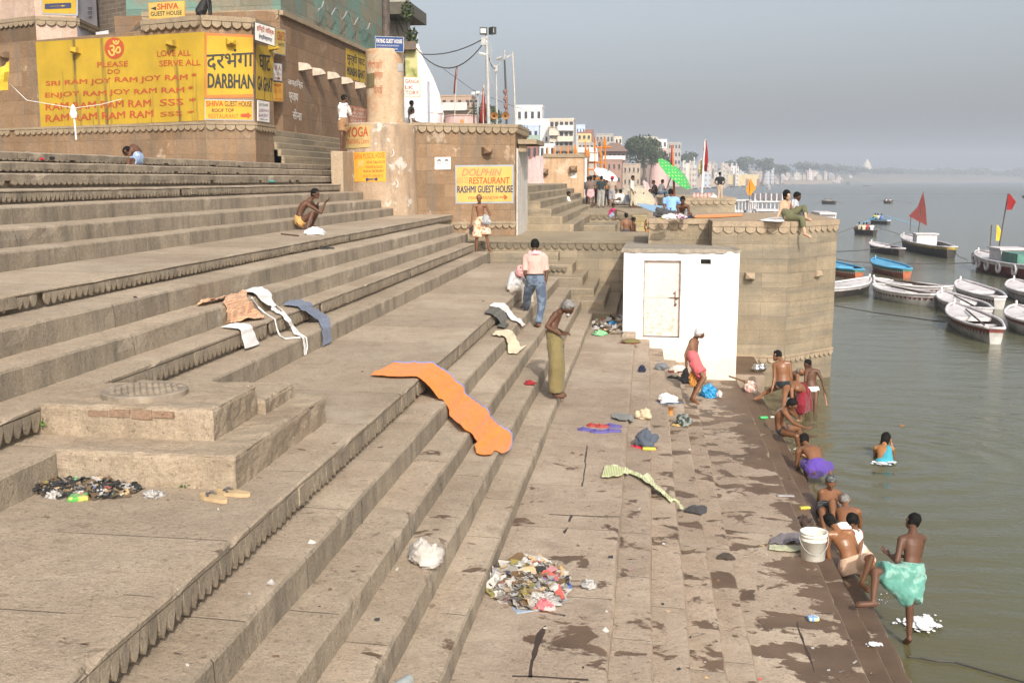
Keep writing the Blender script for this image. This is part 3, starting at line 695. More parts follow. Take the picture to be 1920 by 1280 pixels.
for px, py in ((563, 126), (589, 135.5), (617, 142.5), (643, 152), (668, 161)):
 p, n = SW(px, py); spout(px, py, p.y, n, 1.15, pw, plain('spout_whitewash', (.55, .47, .37), .85))
for s, q in (('जयहिन्द', [(539, 146), (567, 152), (567, 168), (539, 162)]), ('प्रताप', [(541, 173), (558, 177), (558, 196), (541, 192)]), ('सेना', [(548, 204), (565, 208), (565, 227), (548, 223)])):
 lettering(SW, s, q, .01, P_WHT, pw, .02)
mp_ = panel(SW, [(648, 90), (685, 103), (685, 157), (648, 146)], .01, P_YEL, 'painted_panel', pw)
lettering(SW, 'मुन्शी घाट', [(650, 97), (683, 108), (683, 128), (650, 121)], .016, P_BLK, mp_, .02)
lettering(SW, 'MUNSHI GHAT', [(650, 125), (683, 134), (683, 149), (650, 140)], .016, P_BLK, mp_, .05)
fp = panel(SW, [(656, 198), (688, 204), (688, 232), (656, 230)], .01, P_PINK, 'painted_panel', pw)
for k in range(4): lettering(SW, ('योग केंद्र', 'MUSIC', 'दर्शन', 'GHAT')[k], [(658, 202 + k * 7), (685, 205 + k * 7), (685, 210 + k * 7), (658, 207 + k * 7)], .016, P_WHT, fp, .0)
# wires clipped along the upper wall
mb = MB(); r = rng(8); pts = []
for k in range(30):
 u = k / 29; p, n = SW(588 + 105 * u, 8 + 45 * u + 9 * math.sin(u * 30) + r.uniform(-4, 4)); pts.append(p + n * .08)
mb.tube(pts, .022, 0, 5); tag(mb.build('wall_cable', plain('cable_grey', (.30, .29, .27), .7)), 'looping grey cable fixed along the upper palace wall', 'cable')
# stone steps up between the prayer wall and the pillar
mb = MB()
for k in range(5): slab(mb, -12.6, -10.63 - .1 * k, 30.0, 38, HC + .3, HC + .5 + .19 * (k + 1), 0, k)
tag(mb.build('side_steps', M_BAST), kind='structure')
mb = MB(); mb.prism([(-26, 16), (-10.55, 16), (-10.55, 46), (-26, 46)], HC - .6, HC + .46)
tag(mb.build('upper_terrace', M_BAST), kind='structure')
# ---- round pillar in two drums
PC = xy(713, 300, 32.5); PU = (xy(722.5, 180, 32.5)); SL = cyl_surf(PC, 1.15); SU = cyl_surf(PU, .592)
mb = MB(); mb.lathe((*PC, 0), [(1.15, HC - 1.4), (1.14, HC + .2), (1.13, HC + 1.5), (1.115, HC + 1.66), (1.05, HC + 1.71)], 0, 56)
pl = mb.build('round_pillar', M_PLAST2, smooth=False); tag(pl, 'stout round plastered pillar in two drums covered with painted adverts', 'pillar')
mb = MB(); mb.lathe((*PU, 0), [(.60, HC + 1.70), (.585, HC + 1.9), (.585, HC + 3.9), (.56, HC + 3.95)], 0, 48)
mb.build('upper_drum', M_PLAST, pl)
yp = panel(SL, [(647, 236), (694, 234), (694, 276), (649, 279)], .006, paint('faded_yellow_paint', (.46, .33, .13), .9, (.42, .38, .33)), 'painted_panel', pl, 8, 1)
lettering(SL, 'YOGA', [(650, 240), (690, 238), (690, 256), (651, 258)], .012, P_RED, yp, .04); lettering(SL, 'TRAINING Centre', [(650, 261), (692, 259), (692, 269), (651, 271)], .012, P_RED, yp, .01)
op = panel(SL, [(663, 286), (723, 284), (724, 341), (665, 341)], .006, P_ORG, 'painted_panel', pl, 8, 1)
for s, q, m in (('SHIVA MUSICAL HOUSE', [(665, 288), (721, 286), (721, 296), (665, 299)], P_RED), ('SITAR TABLA FLUTE', [(688, 302), (722, 301), (722, 306), (688, 307)], P_BLK), ('MAKER & SALER', [(686, 311), (718, 310), (718, 315), (686, 316)], P_RED),
               ('MUSICAL INSTRUMENT', [(682, 319), (720, 318), (720, 323), (682, 324)], P_BLK), ('D.35/72 LOW RATE', [(682, 328), (718, 327), (718, 332), (682, 333)], P_RED), ('➡', [(686, 334), (708, 333), (708, 339), (686, 340)], P_NAVY), ('♫', [(667, 300), (682, 300), (682, 316), (667, 316)], P_YEL2)):
 lettering(SL, s, q, .012, m, op, .012)
for s, q in (('गंगा की', [(690, 112), (716, 112), (716, 129), (690, 129)]), ('इच्छ', [(702, 136), (718, 136), (718, 150), (702, 150)]), ('देखें', [(700, 160), (718, 160), (718, 175), (700, 175)])): lettering(SU, s, q, .008, P_PINK, pl, .015)
tag(panel(SU, [(688, 139), (702, 137), (702, 164), (688, 166)], .008, paint('bill_dark', (.16, .13, .06), .6), 'pasted_bill', pl, 3, 1), 'dark bill pasted on the upper drum')
panel(SU, [(746, 119), (755, 119), (755, 134), (746, 134)], .008, paint('bill_grey', (.42, .42, .42), .6), 'pasted_bill', pl, 3, 1)
mb = MB()
for px, py in ((733, 287), (741, 345)):
 pts = []
 for k in range(9):
  a = -1.2 + k * .33; p, n = SL(px + 5 * math.cos(a), py + 7 * math.sin(a)); pts.append(p + n * .012)
 mb.tube(pts, .018, 0, 5)
mb.build('chalk_mark', P_WHT, pl)
board('blue_board', 'dark blue board with white capitals standing on top of the round pillar', [(703, 68), (757, 70), (757, 98), (704, 97)], 32.1, 32.1, P_BLUE,
      [('PAYING GUEST HOUSE', [(706, 73), (754, 75), (754, 82), (706, 81)], P_WHT, .05), ('OLD WOODEN HOUSE ROOMS WITH BATH', [(706, 84), (748, 85), (748, 88), (706, 87)], P_WHT, .01), ('ON THE RIVER SIDE MUNSHI GHAT', [(706, 90), (746, 91), (746, 94), (706, 93)], P_WHT, .01)], P_DWHT, bw=.6)
mb = MB(); q = at_y(724, 60, 33.2); mb.tube([(q.x, q.y, HC + 3.6), (q.x, q.y, HC + 9)], .13, 0, 12)
tag(mb.build('iron_post', plain('rusty_post', (.10, .075, .06), .7, .3)), 'thick dark iron post rising behind the blue board', 'post')
# ---- square tower with the restaurant advert
T0 = xy(768, 330, 32.6); T1 = xy(966, 330, 34.4); T2 = (T1[0] + .02, 37.6); ST = plane_surf(T0, T1)
ZTT = at_y(966, 236, 34.4).z
mb = MB(); mb.prism([T0, T1, T2, (T0[0] - .5, 41), (T0[0] - 2, 36)], HC - 2.1, ZTT)
tw = mb.build('advert_tower', M_WALL); tag(tw, 'square brown stone tower with the yellow restaurant advert, right of the round pillar', 'tower')
mb = MB(); cornice(mb, T0, T1, ZTT + .04, .1, .09, .27, .2, .2, 0, 3); cornice(mb, T1, T2, ZTT + .04, .1, .09, .27, .2, .2, 0, 4)
zc0 = ST(850, 416)[0].z; cornice(mb, T0, T1, zc0, .08, .08, .24, .14, .05, 0, 5)
mb.prism([T0, T1, T2, (T0[0] - .5, 41), (T0[0] - 2, 36)], ZTT - .02, ZTT + .035)
mb.build('cornice', M_CORN, tw)
dp = panel(ST, [(853, 310), (963, 309), (963, 381), (854, 382)], .006, P_GRY, 'painted_panel', tw)
panel(ST, [(855.5, 313), (960, 312), (960, 378), (856.5, 379)], .011, P_YEL2, 'painted_field', dp)
for s, q, m, b, sh in (('DOLPHIN', R4(865, 317, 940, 330, -.5), P_PINK, .03, .3), ('ROOF-TOP', R4(857, 333, 878, 344), P_PINK, .0, .1), ('RESTAURANT', R4(879, 333, 955, 345, -.5), P_RED, .02, .1), ('RASHMI GUEST HOUSE', R4(857, 349, 961, 362, -1), P_NAVY, .035, 0), ('MAN MANDIR', R4(877, 368, 934, 374, -.5), P_RED, .0, .3), ('➔', R4(936, 366, 951, 374), P_RED, .03, 0)):
 lettering(ST, s, q, .017, m, dp, b, sh)
pp = panel(ST, [(815, 295), (845, 294.5), (845, 317.5), (815, 318)], .008, P_DWHT, 'pasted_poster', tw)
for cx in (823, 837):
 mb = MB()
 for rad, dy, s in ((4.0, 0, 1),):
  pts = []
  for k in range(20):
   a = 2 * math.pi * k / 20; p, n = ST(cx + 3.4 * math.cos(a), 303 - 4.8 * math.sin(a)); pts.append(p + n * .012)
  for k in range(20): mb.tube([pts[k], pts[(k + 1) % 20]], .009, 0, 4, False)
 pts = [ST(cx + 3.2 * math.cos(a), 302.5 - 4.5 * math.sin(a)) for a in [math.pi * k / 10 for k in range(11)]]
 mb.face([p + n * .0125 for p, n in pts])
 mb.build('drawn_face', plain('ink_grey', (.2, .2, .2), .8), pp)
p, n = ST(911, 285); spout(911, 283, p.y, n, 1.05, tw, M_WALL)
p1 = T1; mb = MB(); mb.prism([(T1[0] + .01, T1[1] + .25), (T1[0] + .05, T1[1] + .25), (T1[0] + .05, T2[1]), (T1[0] + .01, T2[1])], HC - 2, HC + 1.0); mb.build('whitewashed_side', stone('side_whitewash', (.62, .58, .52), (.72, .68, .62), streak=.3, patches=((.4, .3, .2), 3, .6, .7)), tw)
mb = MB(); mb.prism([(T1[0] + .05, T1[1] + .3), (T1[0] + .65, T1[1] + .5), (T1[0] + .65, T2[1]), (T1[0] + .05, T2[1])], HC + 1.15, HC + 1.3); mb.prism([(T1[0] + .05, T1[1] + .5), (T1[0] + .3, T1[1] + .6), (T1[0] + .3, T1[1] + .8), (T1[0] + .05, T1[1] + .8)], HC + .9, HC + 1.16)
mb.build('stone_bracket', M_CORN, tw)
mb = MB(); mb.lathe((0, 0, 0), [(.1, 0), (.1, .05), (.05, .07), (.05, .11), (.02, .13)], 0, 16); mb.box((0, 0, .0), (.34, .3, .06))
o = mb.build('small_shrine', plain('shrine_stone', (.25, .22, .2), .7)); q = at_z(788, 399, HC - 1.11); o.location = (q.x, q.y, HC - 1.115); tag(o, 'tiny grey stone shrine on the step by the pillar foot', 'shrine')
# ---- pavilion and house fronts above the prayer wall
Y_ = 34.0
pa = xy(-60, 60, 35.0); pb = xy(68, 60, 33.6); pc = xy(145, 60, 34.2); pd = xy(183, 60, 36.4)
mb = MB(); mb.prism([pa, pb, pc, pd, (pd[0] - 6, pd[1] + 4)], HC + 3, HC + 9)
pav = mb.build('pink_pavilion', stone('pink_wash', (.52, .36, .27), (.60, .47, .38), streak=.25, patches=((.36, .25, .16), 1.2, .6, .6))); tag(pav, 'pink washed corner house above the left end of the prayer wall', 'house')
mb = MB(); zq = at_y(68, 31, 33.6).z
for a, b, s in ((pa, pb, 1), (pb, pc, 2), (pc, pd, 3)): cornice(mb, a, b, zq, .12, .1, .26, .16, .05, 0, s)
mb.build('cornice', M_CORN, pav)
mb = MB(); e = .012; n_ = Vector((pd[1] - pc[1], -(pd[0] - pc[0]), 0)).normalized()
mb.face([Vector((*pc, HC + 3)) + n_ * e, Vector((*pd, HC + 3)) + n_ * e, Vector((*pd, HC + 9)) + n_ * e, Vector((*pc, HC + 9)) + n_ * e]); mb.build('lavender_front', paint('lavender_wash', (.60, .60, .70), .2, (.5, .5, .55)), pav)
n_ = Vector((pb[1] - pa[1], -(pb[0] - pa[0]), 0)).normalized(); zz = at_y(40, 34, 34).z
mb = MB(); mb.face([Vector((*pa, HC + 3)) + n_ * e, Vector((*pb, HC + 3)) + n_ * e, Vector((*pb, zz)) + n_ * e, Vector((*pa, zz)) + n_ * e]); mb.build('bare_stone', M_WALL, pav)
SP = plane_surf(pb, pc)
yb_ = panel(SP, [(76, -20), (146, -20), (146, 30), (78, 27)], .02, P_GRY, 'painted_panel', pav); panel(SP, [(79, -20), (143, -20), (143, 27), (80, 25)], .026, P_YEL, 'painted_field', yb_)
lettering(SP, '➡', [(84, 8), (132, 6), (132, 16), (84, 18)], .032, P_NAVY, yb_, .02)
SLV = plane_surf(pc, pd)
for k, s in enumerate(('घर', 'राम', 'जी')): lettering(SLV, s, [(163, 14 + 8 * k), (172, 14 + 8 * k), (172, 20 + 8 * k), (163, 20 + 8 * k)], .02, P_BLK, pav, 0)
g0 = xy(178, 60, 37); g1 = xy(262, 60, 35.5)
mb = MB(); mb.prism([g0, g1, (g1[0], g1[1] + 3), (g0[0], g0[1] + 3)], HC + 3, HC + 8.2)
o = mb.build('brick_stair_wall', stone('dark_brick_wall', (.16, .13, .10), (.22, .18, .14), brick=(.5, .16, .012, 1.6), streak=.3)); tag(o, 'dark grey brick wall between the pink house and the guest house', 'wall')
mb = MB(); q = xy(182, 68, 34.6); mb.prism([xy(180, 70, 33.4), xy(204, 70, 33.0), xy(204, 70, 34.2), xy(180, 70, 34.4)], HC + 3.6, at_y(190, 59, 33.2).z)
tag(mb.build('white_plinth', paint('plinth_white', (.72, .72, .72), .2)), 'low white plinth block behind the top of the prayer wall', 'plinth')
h0 = xy(232, 20, 37.5); h1 = xy(516, 20, 34.6)
mb = MB(); mb.prism([h0, h1, (h1[0] - 2, h1[1] + 6), (h0[0] - 2, h0[1] + 6)], HC + 3.5, HC + 12)
hs = mb.build('guest_house', stone('beige_plaster', (.40, .29, .18), (.50, .38, .25), streak=.35, patches=((.33, .22, .13), .8, .58, .5))); tag(hs, 'beige plastered guest house wall rising out of the frame behind the prayer wall', 'house')
SH = plane_surf(h0, h1)
o = panel(SH, [(464, 20), (469, 20), (469, 27), (464, 27)], .01, plain('vent_dark', (.02, .02, .02), .9), 'vent', hs)
mb = MB(); za = SH(300, 7)[0].z; cornice(mb, h0, xy(360, 20, 36.1), za, .1, .1, .26, .16, .05, 0, 9); mb.build('cornice', M_CORN, hs)
# ---------------------------------------------------------------- middle ground: court, second platform, far steps
mb = MB()
mb.prism([(-4.2, 37.5), (1.2, 37.5), (1.2, 48), (-4.2, 48)], -1, HC - 2.75)
tag(mb.build('sunken_court', M_BAST), kind='structure')
mb = MB(); P2 = [(-3.2, 48), (.9, 48), (1.6, 49.5), (1.6, 82), (-8, 82), (-8, 62), (-3.2, 62)]
mb.prism(P2, -1, HC - 1.54); cornice(mb, P2[0], P2[1], HC - 1.52, .1, .08, .3, .2, .1, 0, 1); cornice(mb, P2[1], P2[2], HC - 1.52, .1, .08, .3, .2, .1, 0, 2)
mb.prism(P2, HC - 1.55, HC - 1.515)
tag(mb.build('crowd_platform', M_BAST), kind='structure')
mb = MB(); mb.prism([xy(1186, 410, 47.6), xy(1234, 410, 47.6), xy(1234, 410, 47.95), xy(1186, 410, 47.95)], HC - 2.7, HC - 1.62)
tag(mb.build('yellow_dado_wall', stone('worn_yellow_wall', (.42, .33, .13), (.52, .42, .19), streak=.5, brick=(.7, .22, .01, .5), patches=((.36, .29, .2), 2, .5, .7))), 'low worn yellow painted wall behind the bathing boys', 'wall')
mb = MB()
for k in range(6): slab(mb, -9 if k else -6.5, -2.6 - .42 * k, 37.4 + .2 * k, 61.8, 1, HC - 1.85 + .27 * (k + 1) - .02, 0, k)
tag(mb.build('far_steps', M_BAST), kind='structure')
mb = MB(); slab(mb, -3.1, -1.3, 43.5, 46.5, 1, HC - 1.9, 0, 1); tag(mb.build('court_ledge', M_BAST), kind='structure')
# orange flaking tower and pink wall
q0, q1 = xy(1018, 330, 62), xy(1096, 330, 62)
mb = MB(); mb.prism([q0, q1, (q1[0], 66), (q0[0], 66)], HC - 2, at_y(1050, 291, 62).z)
fo = mb.build('flaking_tower', stone('orange_flaking_wall', (.52, .33, .20), (.60, .42, .27), streak=.8, grime=(.27, .21, .12), patches=((.60, .47, .36), .7, .55, .7))); tag(fo, 'square tower of flaking orange plaster with a stone rim, below the orange flags', 'tower')
mb = MB(); cornice(mb, q0, q1, at_y(1050, 290, 62).z + .05, .22, .08, .3, .2, .1, 0, 3, teeth=False); mb.build('rim', M_CORN, fo)
mb = MB(); mb.prism([(q1[0] + .01, 61.9), (q1[0] + .12, 61.9), (q1[0] + .12, 62.4), (q1[0] + .01, 62.4)], HC - 1.5, at_y(1050, 297, 62).z); mb.build('white_pipe', P_DWHT, fo)
for px, py in ((1075, 317), (1021, 322)): spout(px, py, 62, (0, -1), 1.5, fo, M_WALL)
SO = plane_surf(q0, q1); panel(SO, [(1070, 323), (1081, 323), (1081, 334), (1070, 334)], .01, P_DWHT, 'pasted_poster', fo)
a, b = xy(979, 340, 60), xy(1018.5, 340, 61.5)
mb = MB(); n_ = 14; r = rng(2); zt_ = at_y(1000, 291, 61).z
top = [(a[0] + (b[0] - a[0]) * k / n_, a[1] + (b[1] - a[1]) * k / n_, zt_ - (r.random() * .35 if 2 < k < 9 else r.random() * .08)) for k in range(n_ + 1)]
mb.sheet([[(x, y, HC - 1.0) for x, y, z in top], top, [(x, y + .5, z) for x, y, z in top], [(x, y + .5, HC - 1.0) for x, y, z in top]])
tag(mb.build('pink_wall', stone('pink_flaking_wash', (.58, .43, .42), (.64, .53, .52), streak=.5, patches=((.50, .42, .38), 1.5, .5, .6))), 'broken-topped pink washed wall between the advert tower and the orange tower', 'wall')
mb = MB(); pts = [at_y(x, y, 58.5) for x, y in ((995, 372), (1006, 356), (1030, 357), (1050, 375))]
mb.face([tuple(p) for p in pts[::-1]]); mb.face([tuple(p) for p in (pts[0], pts[1], pts[1] + Vector((0, 3, .3)), pts[0] + Vector((0, 3, 0)))]); mb.face([tuple(p) for p in (pts[1], pts[2], pts[2] + Vector((0, 3, .3)), pts[1] + Vector((0, 3, .3)))]); mb.face([tuple(p) for p in (pts[2], pts[3], pts[3] + Vector((0, 3, 0)), pts[2] + Vector((0, 3, .3)))])
tag(mb.build('rubble_ramp', M_WALL), kind='structure')
# ---------------------------------------------------------------- terrain: river bank to the far bend
SHORE = [(36, -2), (60, 2.2), (100, 3), (200, 6), (400, 16), (640, 30), (933, 97), (1207, 174), (1578, 308), (2052, 712), (2600, 1500), (2900, 2600)]
def shore_x(y):
 for (a, xa), (b, xb) in zip(SHORE, SHORE[1:]):
  if y <= b: return xa + (xb - xa) * max(0, (y - a)) / (b - a)
 return SHORE[-1][1]
PROF = [(-6, -1.5), (0, -.05), (4, 1.1), (12, 3.2), (22, 7), (45, 9.5), (120, 13), (400, 15), (1800, 16)]
def ground_z(x, y):
 d = shore_x(y) - x
 for (a, za), (b, zb_) in zip(PROF, PROF[1:]):
  if d <= b: return za + (zb_ - za) * max(0, (d - a)) / (b - a)
 return PROF[-1][1]
mb = MB(); ys = [60, 70, 85, 100, 130, 160, 200, 250, 300, 360, 430, 520, 640, 760, 933, 1050, 1207, 1400, 1578, 1800, 2052, 2300, 2600, 2900]
rows = []
for y in ys: rows.append([(shore_x(y) - d, y, z - (4.0 if y < 85 and d > 4 else 0) + .4 * nz(d * .3, y * .02)) for d, z in PROF])
mb.sheet(rows); tag(mb.build('river_bank', stone('bank_earth', (.17, .15, .10), (.24, .21, .15), streak=.2, gscale=.05)), kind='structure')
# ---------------------------------------------------------------- houses
def wallmat(name, c, streak=.35): return _mc.get(name) or _mc.setdefault(name, stone(name, tuple(x * .88 for x in c), c, streak=streak, grime=tuple(x * .45 for x in c), gscale=.3))
M_GLASS = plain('dark_window', (.035, .035, .04), .35, .2)
M_RAIL = plain('pale_rail', (.55, .53, .50), .7)
def house(name, label, px0, px1, yt, yb, Y, mat, rows=0, cols=0, win=(.5, .55), depth=None, roof=None, balcony=(), parapet=True, kind='house', base=None, group=None, arch=False, wmat=None, tilt=0.):
 """box house from its photo extent at distance Y: walls, window recess parts, parapet, balconies"""
 a, b = at_y(px0, yb, Y), at_y(px1, yb, Y + tilt); z1 = at_y((px0 + px1) / 2, yt, Y).z; z0 = base if base is not None else min(a.z, ground_z(a.x, Y)) - 1
 W = b.x - a.x; dp = depth or W * .8; H = z1 - a.z
 root = thing(name, label, kind, (a.x, Y, z0), 0, group)
 L = Matrix.Translation(-Vector((a.x, Y, z0)))
 def fin(mb, nm, m):
  mb.v = [tuple(Vector(v) - Vector((a.x, Y, z0))) for v in mb.v]; return mb.build(nm, m, root)
 mb = MB(); mb.prism([(a.x, Y), (b.x, Y + tilt), (b.x, Y + dp), (a.x, Y + dp)], z0, z1); w = fin(mb, 'wall', mat)
 if parapet:
  mb = MB(); e = W * .015; mb.prism([(a.x - e, Y - e), (b.x + e, Y + tilt - e), (b.x + e, Y + dp), (a.x - e, Y + dp)], z1 - H * .02, z1 + H * .03, bot=True); fin(mb, 'parapet', roof or mat)
 for i in range(rows):
  for j in range(cols):
   u = (j + .5) / cols; cw = W / cols * win[0]; rh = H / rows; ch = rh * win[1]
   cx = a.x + W * u; cy = Y + tilt * u - .02; cz = a.z + rh * (i + .52)
   mb = MB(); mb.box((cx, cy + .1, cz), (cw, .22, ch)); wn = fin(mb, 'window', wmat or M_GLASS)
   if Y < 300:
    mb = MB(); mb.box((cx, cy - .04, cz - ch / 2 - ch * .04), (cw * 1.25, .3, ch * .08)); s = MB
    o = fin(mb, 'sill', mat); o.parent = wn
 for (u0, u1, v, rail) in balcony:
  z = a.z + H * v; x0 = a.x + W * u0; x1 = a.x + W * u1; bd = 1.0
  mb = MB(); mb.prism([(x0, Y - bd), (x1, Y - bd), (x1, Y - .01), (x0, Y - .01)], z, z + .2, bot=True)
  mb.prism([(x0, Y - bd), (x1, Y - bd), (x1, Y - bd + .08), (x0, Y - bd + .08)], z + .2, z + 1.1); fin(mb, 'balcony', rail or M_RAIL)
 return root
WHT, CRM, YLW, BRN, PNK, BLU, RED, GRN = [wallmat('hw_' + n, c) for n, c in (('white', (.80, .79, .77)), ('cream', (.68, .60, .48)), ('yellow', (.70, .55, .28)), ('brown', (.36, .26, .19)), ('pink', (.66, .44, .40)), ('blue', (.52, .60, .74)), ('red', (.34, .16, .12)), ('green', (.36, .46, .38)))]
house('white_house', 'tall bright white house with a columned top storey behind the stone tower', 968, 1016, 200, 300, 236, WHT, 3, 4, (.45, .4), base=7)
house('white_house', 'plain white house block with two small square windows, right of the tallest white house', 986, 1032, 225, 300, 226, WHT, 1, 3, (.25, .12), base=7)
house('balcony_house', 'cream four storey house with deep shaded balconies beside the white block', 1030, 1075, 224, 300, 220, CRM, 4, 5, (.7, .5), balcony=((.35, 1, .72, WHT), (.35, 1, .45, CRM), (0, .4, .6, CRM), (.1, 1, .22, BRN)), base=7)
house('blue_house', 'small pale blue house with a green railed balcony in front of the white block', 978, 1010, 236, 300, 205, BLU, 2, 3, (.45, .35), balcony=((.2, 1.1, .55, GRN),), base=6)
house('red_roof_house', 'dark house with a brick red awning roof below the blue house', 976, 1008, 270, 302, 190, RED, 1, 3, (.5, .5), base=5)
house('arcade_house', 'low white house with arched openings below the balcony house', 1012, 1040, 270, 302, 195, WHT, 1, 3, (.5, .5), base=5)
house('white_house', 'little white and blue roof house standing on the skyline beside the yellow house', 1080, 1097, 234, 262, 260, BLU, 1, 3, (.3, .4), base=8)
house('yellow_house', 'yellow house with a red brick parapet on the skyline', 1082, 1108, 249, 300, 240, YLW, 3, 3, (.5, .35), roof=RED, base=8)
house('brick_house', 'red brown brick house standing just behind the yellow house', 1096, 1112, 244, 270, 252, RED, 1, 2, (.3, .3), base=9)
house('grey_house', 'long grey terrace house with a shaded upper floor beyond the flags', 1084, 1120, 268, 305, 215, wallmat('hw_grey', (.45, .42, .38)), 2, 5, (.6, .5), balcony=((0, 1, .5, WHT),), base=6)
for k, (x0, x1, yt, yb, Y, m, rw, cl, lb) in enumerate([(1117, 1150, 252, 290, 330, wallmat('hw_grey', (.45, .42, .38)), 2, 5, 'long grey roof terrace house on the skyline left of the big tree'),
  (1146, 1166, 257, 290, 345, CRM, 2, 3, 'cream house with flat roof directly left of the big tree'), (1120, 1136, 262, 300, 300, BRN, 2, 2, 'narrow brown house under the grey terrace'),
  (1205, 1232, 258, 300, 430, CRM, 2, 4, 'cream house on the skyline right of the big tree'), (1218, 1250, 262, 300, 420, WHT, 2, 4, 'white arcaded house stepping down right of the big tree'),
  (1246, 1276, 268, 312, 440, wallmat('hw_grey', (.45, .42, .38)), 3, 5, 'grey many windowed block at the right end of the ridge')]):
 house('skyline_house', lb, x0, x1, yt, yb, Y, m, rw, cl, (.5, .45))
hp = house('riverside_palace', 'brown riverside palace with a low tiled hip roof and arched windows', 1131, 1172, 284, 342, 270, wallmat('hw_palace', (.40, .28, .22)), 3, 5, (.5, .4), balcony=((0, 1, .72, WHT),), parapet=False, depth=16, base=0)
mb = MB(); a, b = at_y(1124, 284, 268.5), at_y(1178, 284, 268.5); zz = a.z; tp = at_y(1150, 266, 268).z
mb.sheet([[(a.x, 268.5, zz), (b.x, 268.5, zz)], [(a.x + 2.4, 276, tp), (b.x - 2.4, 276, tp)], [(a.x, 287, zz), (b.x, 287, zz)]]); mb.face([(a.x, 268.5, zz), (a.x + 2.4, 276, tp), (a.x, 287, zz)]); mb.face([(b.x, 268.5, zz), (b.x, 287, zz), (b.x - 2.4, 276, tp)])
o = mb.build('roof', wallmat('hw_tile', (.26, .17, .13))); o.parent = hp; o.location = -hp.location
house('brown_wharf', 'long reddish brown river wall and house front below the tiled palace', 1128, 1165, 300, 350, 215, wallmat('hw_wharf', (.38, .24, .19)), 2, 4, (.35, .3), base=-1, depth=12)
house('cream_wharf', 'pale stone wharf front with small dark openings beside the brown river wall', 1160, 1200, 308, 352, 225, wallmat('hw_wharf2', (.46, .38, .30)), 2, 5, (.35, .35), base=-1, depth=12)
house('pink_tower_house', 'slim pink tower house beside the big tree', 1238, 1251, 279, 312, 365, PNK, 1, 1, (.4, .35), base=2)
house('brown_old_house', 'dark brown crumbling house left of the pink round bastion', 1196, 1226, 300, 350, 330, wallmat('hw_old', (.30, .22, .18)), 2, 3, (.3, .3), base=-1, depth=14)
q = at_y(1235, 340, 300); mb = MB(); mb.lathe((q.x, q.y + 2.6, 0), [(2.9, -1), (2.75, 4), (2.5, at_y(1235, 318, 300).z), (1.8, at_y(1235, 308, 300).z), (.6, at_y(1235, 304, 300).z), (.05, at_y(1235, 303.5, 300).z)], 0, 28)
tag(mb.build('round_bastion', PNK, smooth=True), 'pink round bastion with a domed top at the river edge behind the green umbrella', 'bastion')
# brown temple town right behind the stone tower
house('brown_temple_house', 'brown carved stone house with balconies behind the white spire', 826, 884, 180, 236, 150, wallmat('hw_temple', (.46, .33, .24)), 2, 4, (.4, .4), balcony=((.1, .9, .5, None),), base=2)
q = at_y(866, 226, 110); mb = MB(); mb.lathe((q.x, q.y, 0), [(1.75, 4), (1.75, at_y(866, 219, 110).z), (1.85, at_y(866, 218.5, 110).z), (1.85, at_y(866, 217, 110).z)], 0, 30)
rh = mb.build('round_pink_house', PNK); tag(rh, 'low round pink building with an orange door, behind the tower top', 'house')
mb = MB(); c = at_y(866, 228, 108.2); mb.box((c.x, 108.22, c.z), (.34, .06, .4)); mb.build('door', paint('orange_door', (.5, .2, .03), .2), rh)
# white temple spire
q = at_y(785, 230, 110); S_ = 110 / 1973; mb = MB(); prof = []
for px_y, hw in ((262, 45), (215, 45), (214, 46.5), (211, 46.5), (209, 44), (190, 41), (170, 36), (150, 29), (130, 20), (115, 12.5), (104, 7.5), (101, 7), (99, 8), (96, 7), (93, 3.5), (90, 4.6), (87, 3), (82, 1.2), (76, .8), (66, .3)):
 prof.append((hw * S_, at_y(785, px_y, 110).z))
n = 48; b0 = len(mb.v)
for i, (rr, z) in enumerate(prof):
 for j in range(n):
  a = 2 * math.pi * j / n; rib = 1 + (.07 * (abs(math.sin(a * 4)) - .5) if 4 < i < 11 else 0) + (.03 * math.cos(a * 24) if 3 < i < 12 else 0)
  mb.v.append((q.x + rr * rib * math.cos(a), q.y + rr * rib * math.sin(a), z))
for i in range(len(prof) - 1):
 for j in range(n): a = b0 + i * n + j; b = b0 + i * n + (j + 1) % n; mb.fi((a, b, b + n, a + n))
for k in range(8):
 a = 2 * math.pi * k / 8 + .2
 for zy, rr, hh in ((195, 42, 3.2), (168, 36, 2.6), (142, 26, 2.0)):
  z = at_y(785, zy, 110).z; mb.lathe((q.x + rr * S_ * math.cos(a), q.y + rr * S_ * math.sin(a), z - hh), [(.42, 0), (.40, hh * .5), (.22, hh * .85), (.05, hh)], 0, 8)
t = NT('temple_whitewash'); p = t.pos(); c = t.mix(t.ramp(t.noise(p, 1.2, 5, .7), .4, .62), (.66, .57, .55), (.74, .70, .68)); c = t.mix(t.ramp(t.noise(p, 3.2, 5, .7), .6, .68, 0, .6), c, (.42, .30, .26)); t.col(c); t.rough(.9); t.bump(t.noise(p, 3, 4), .5, .15)
tag(mb.build('temple_spire', t.m), 'white ribbed temple spire with small niches and a finial', 'temple')
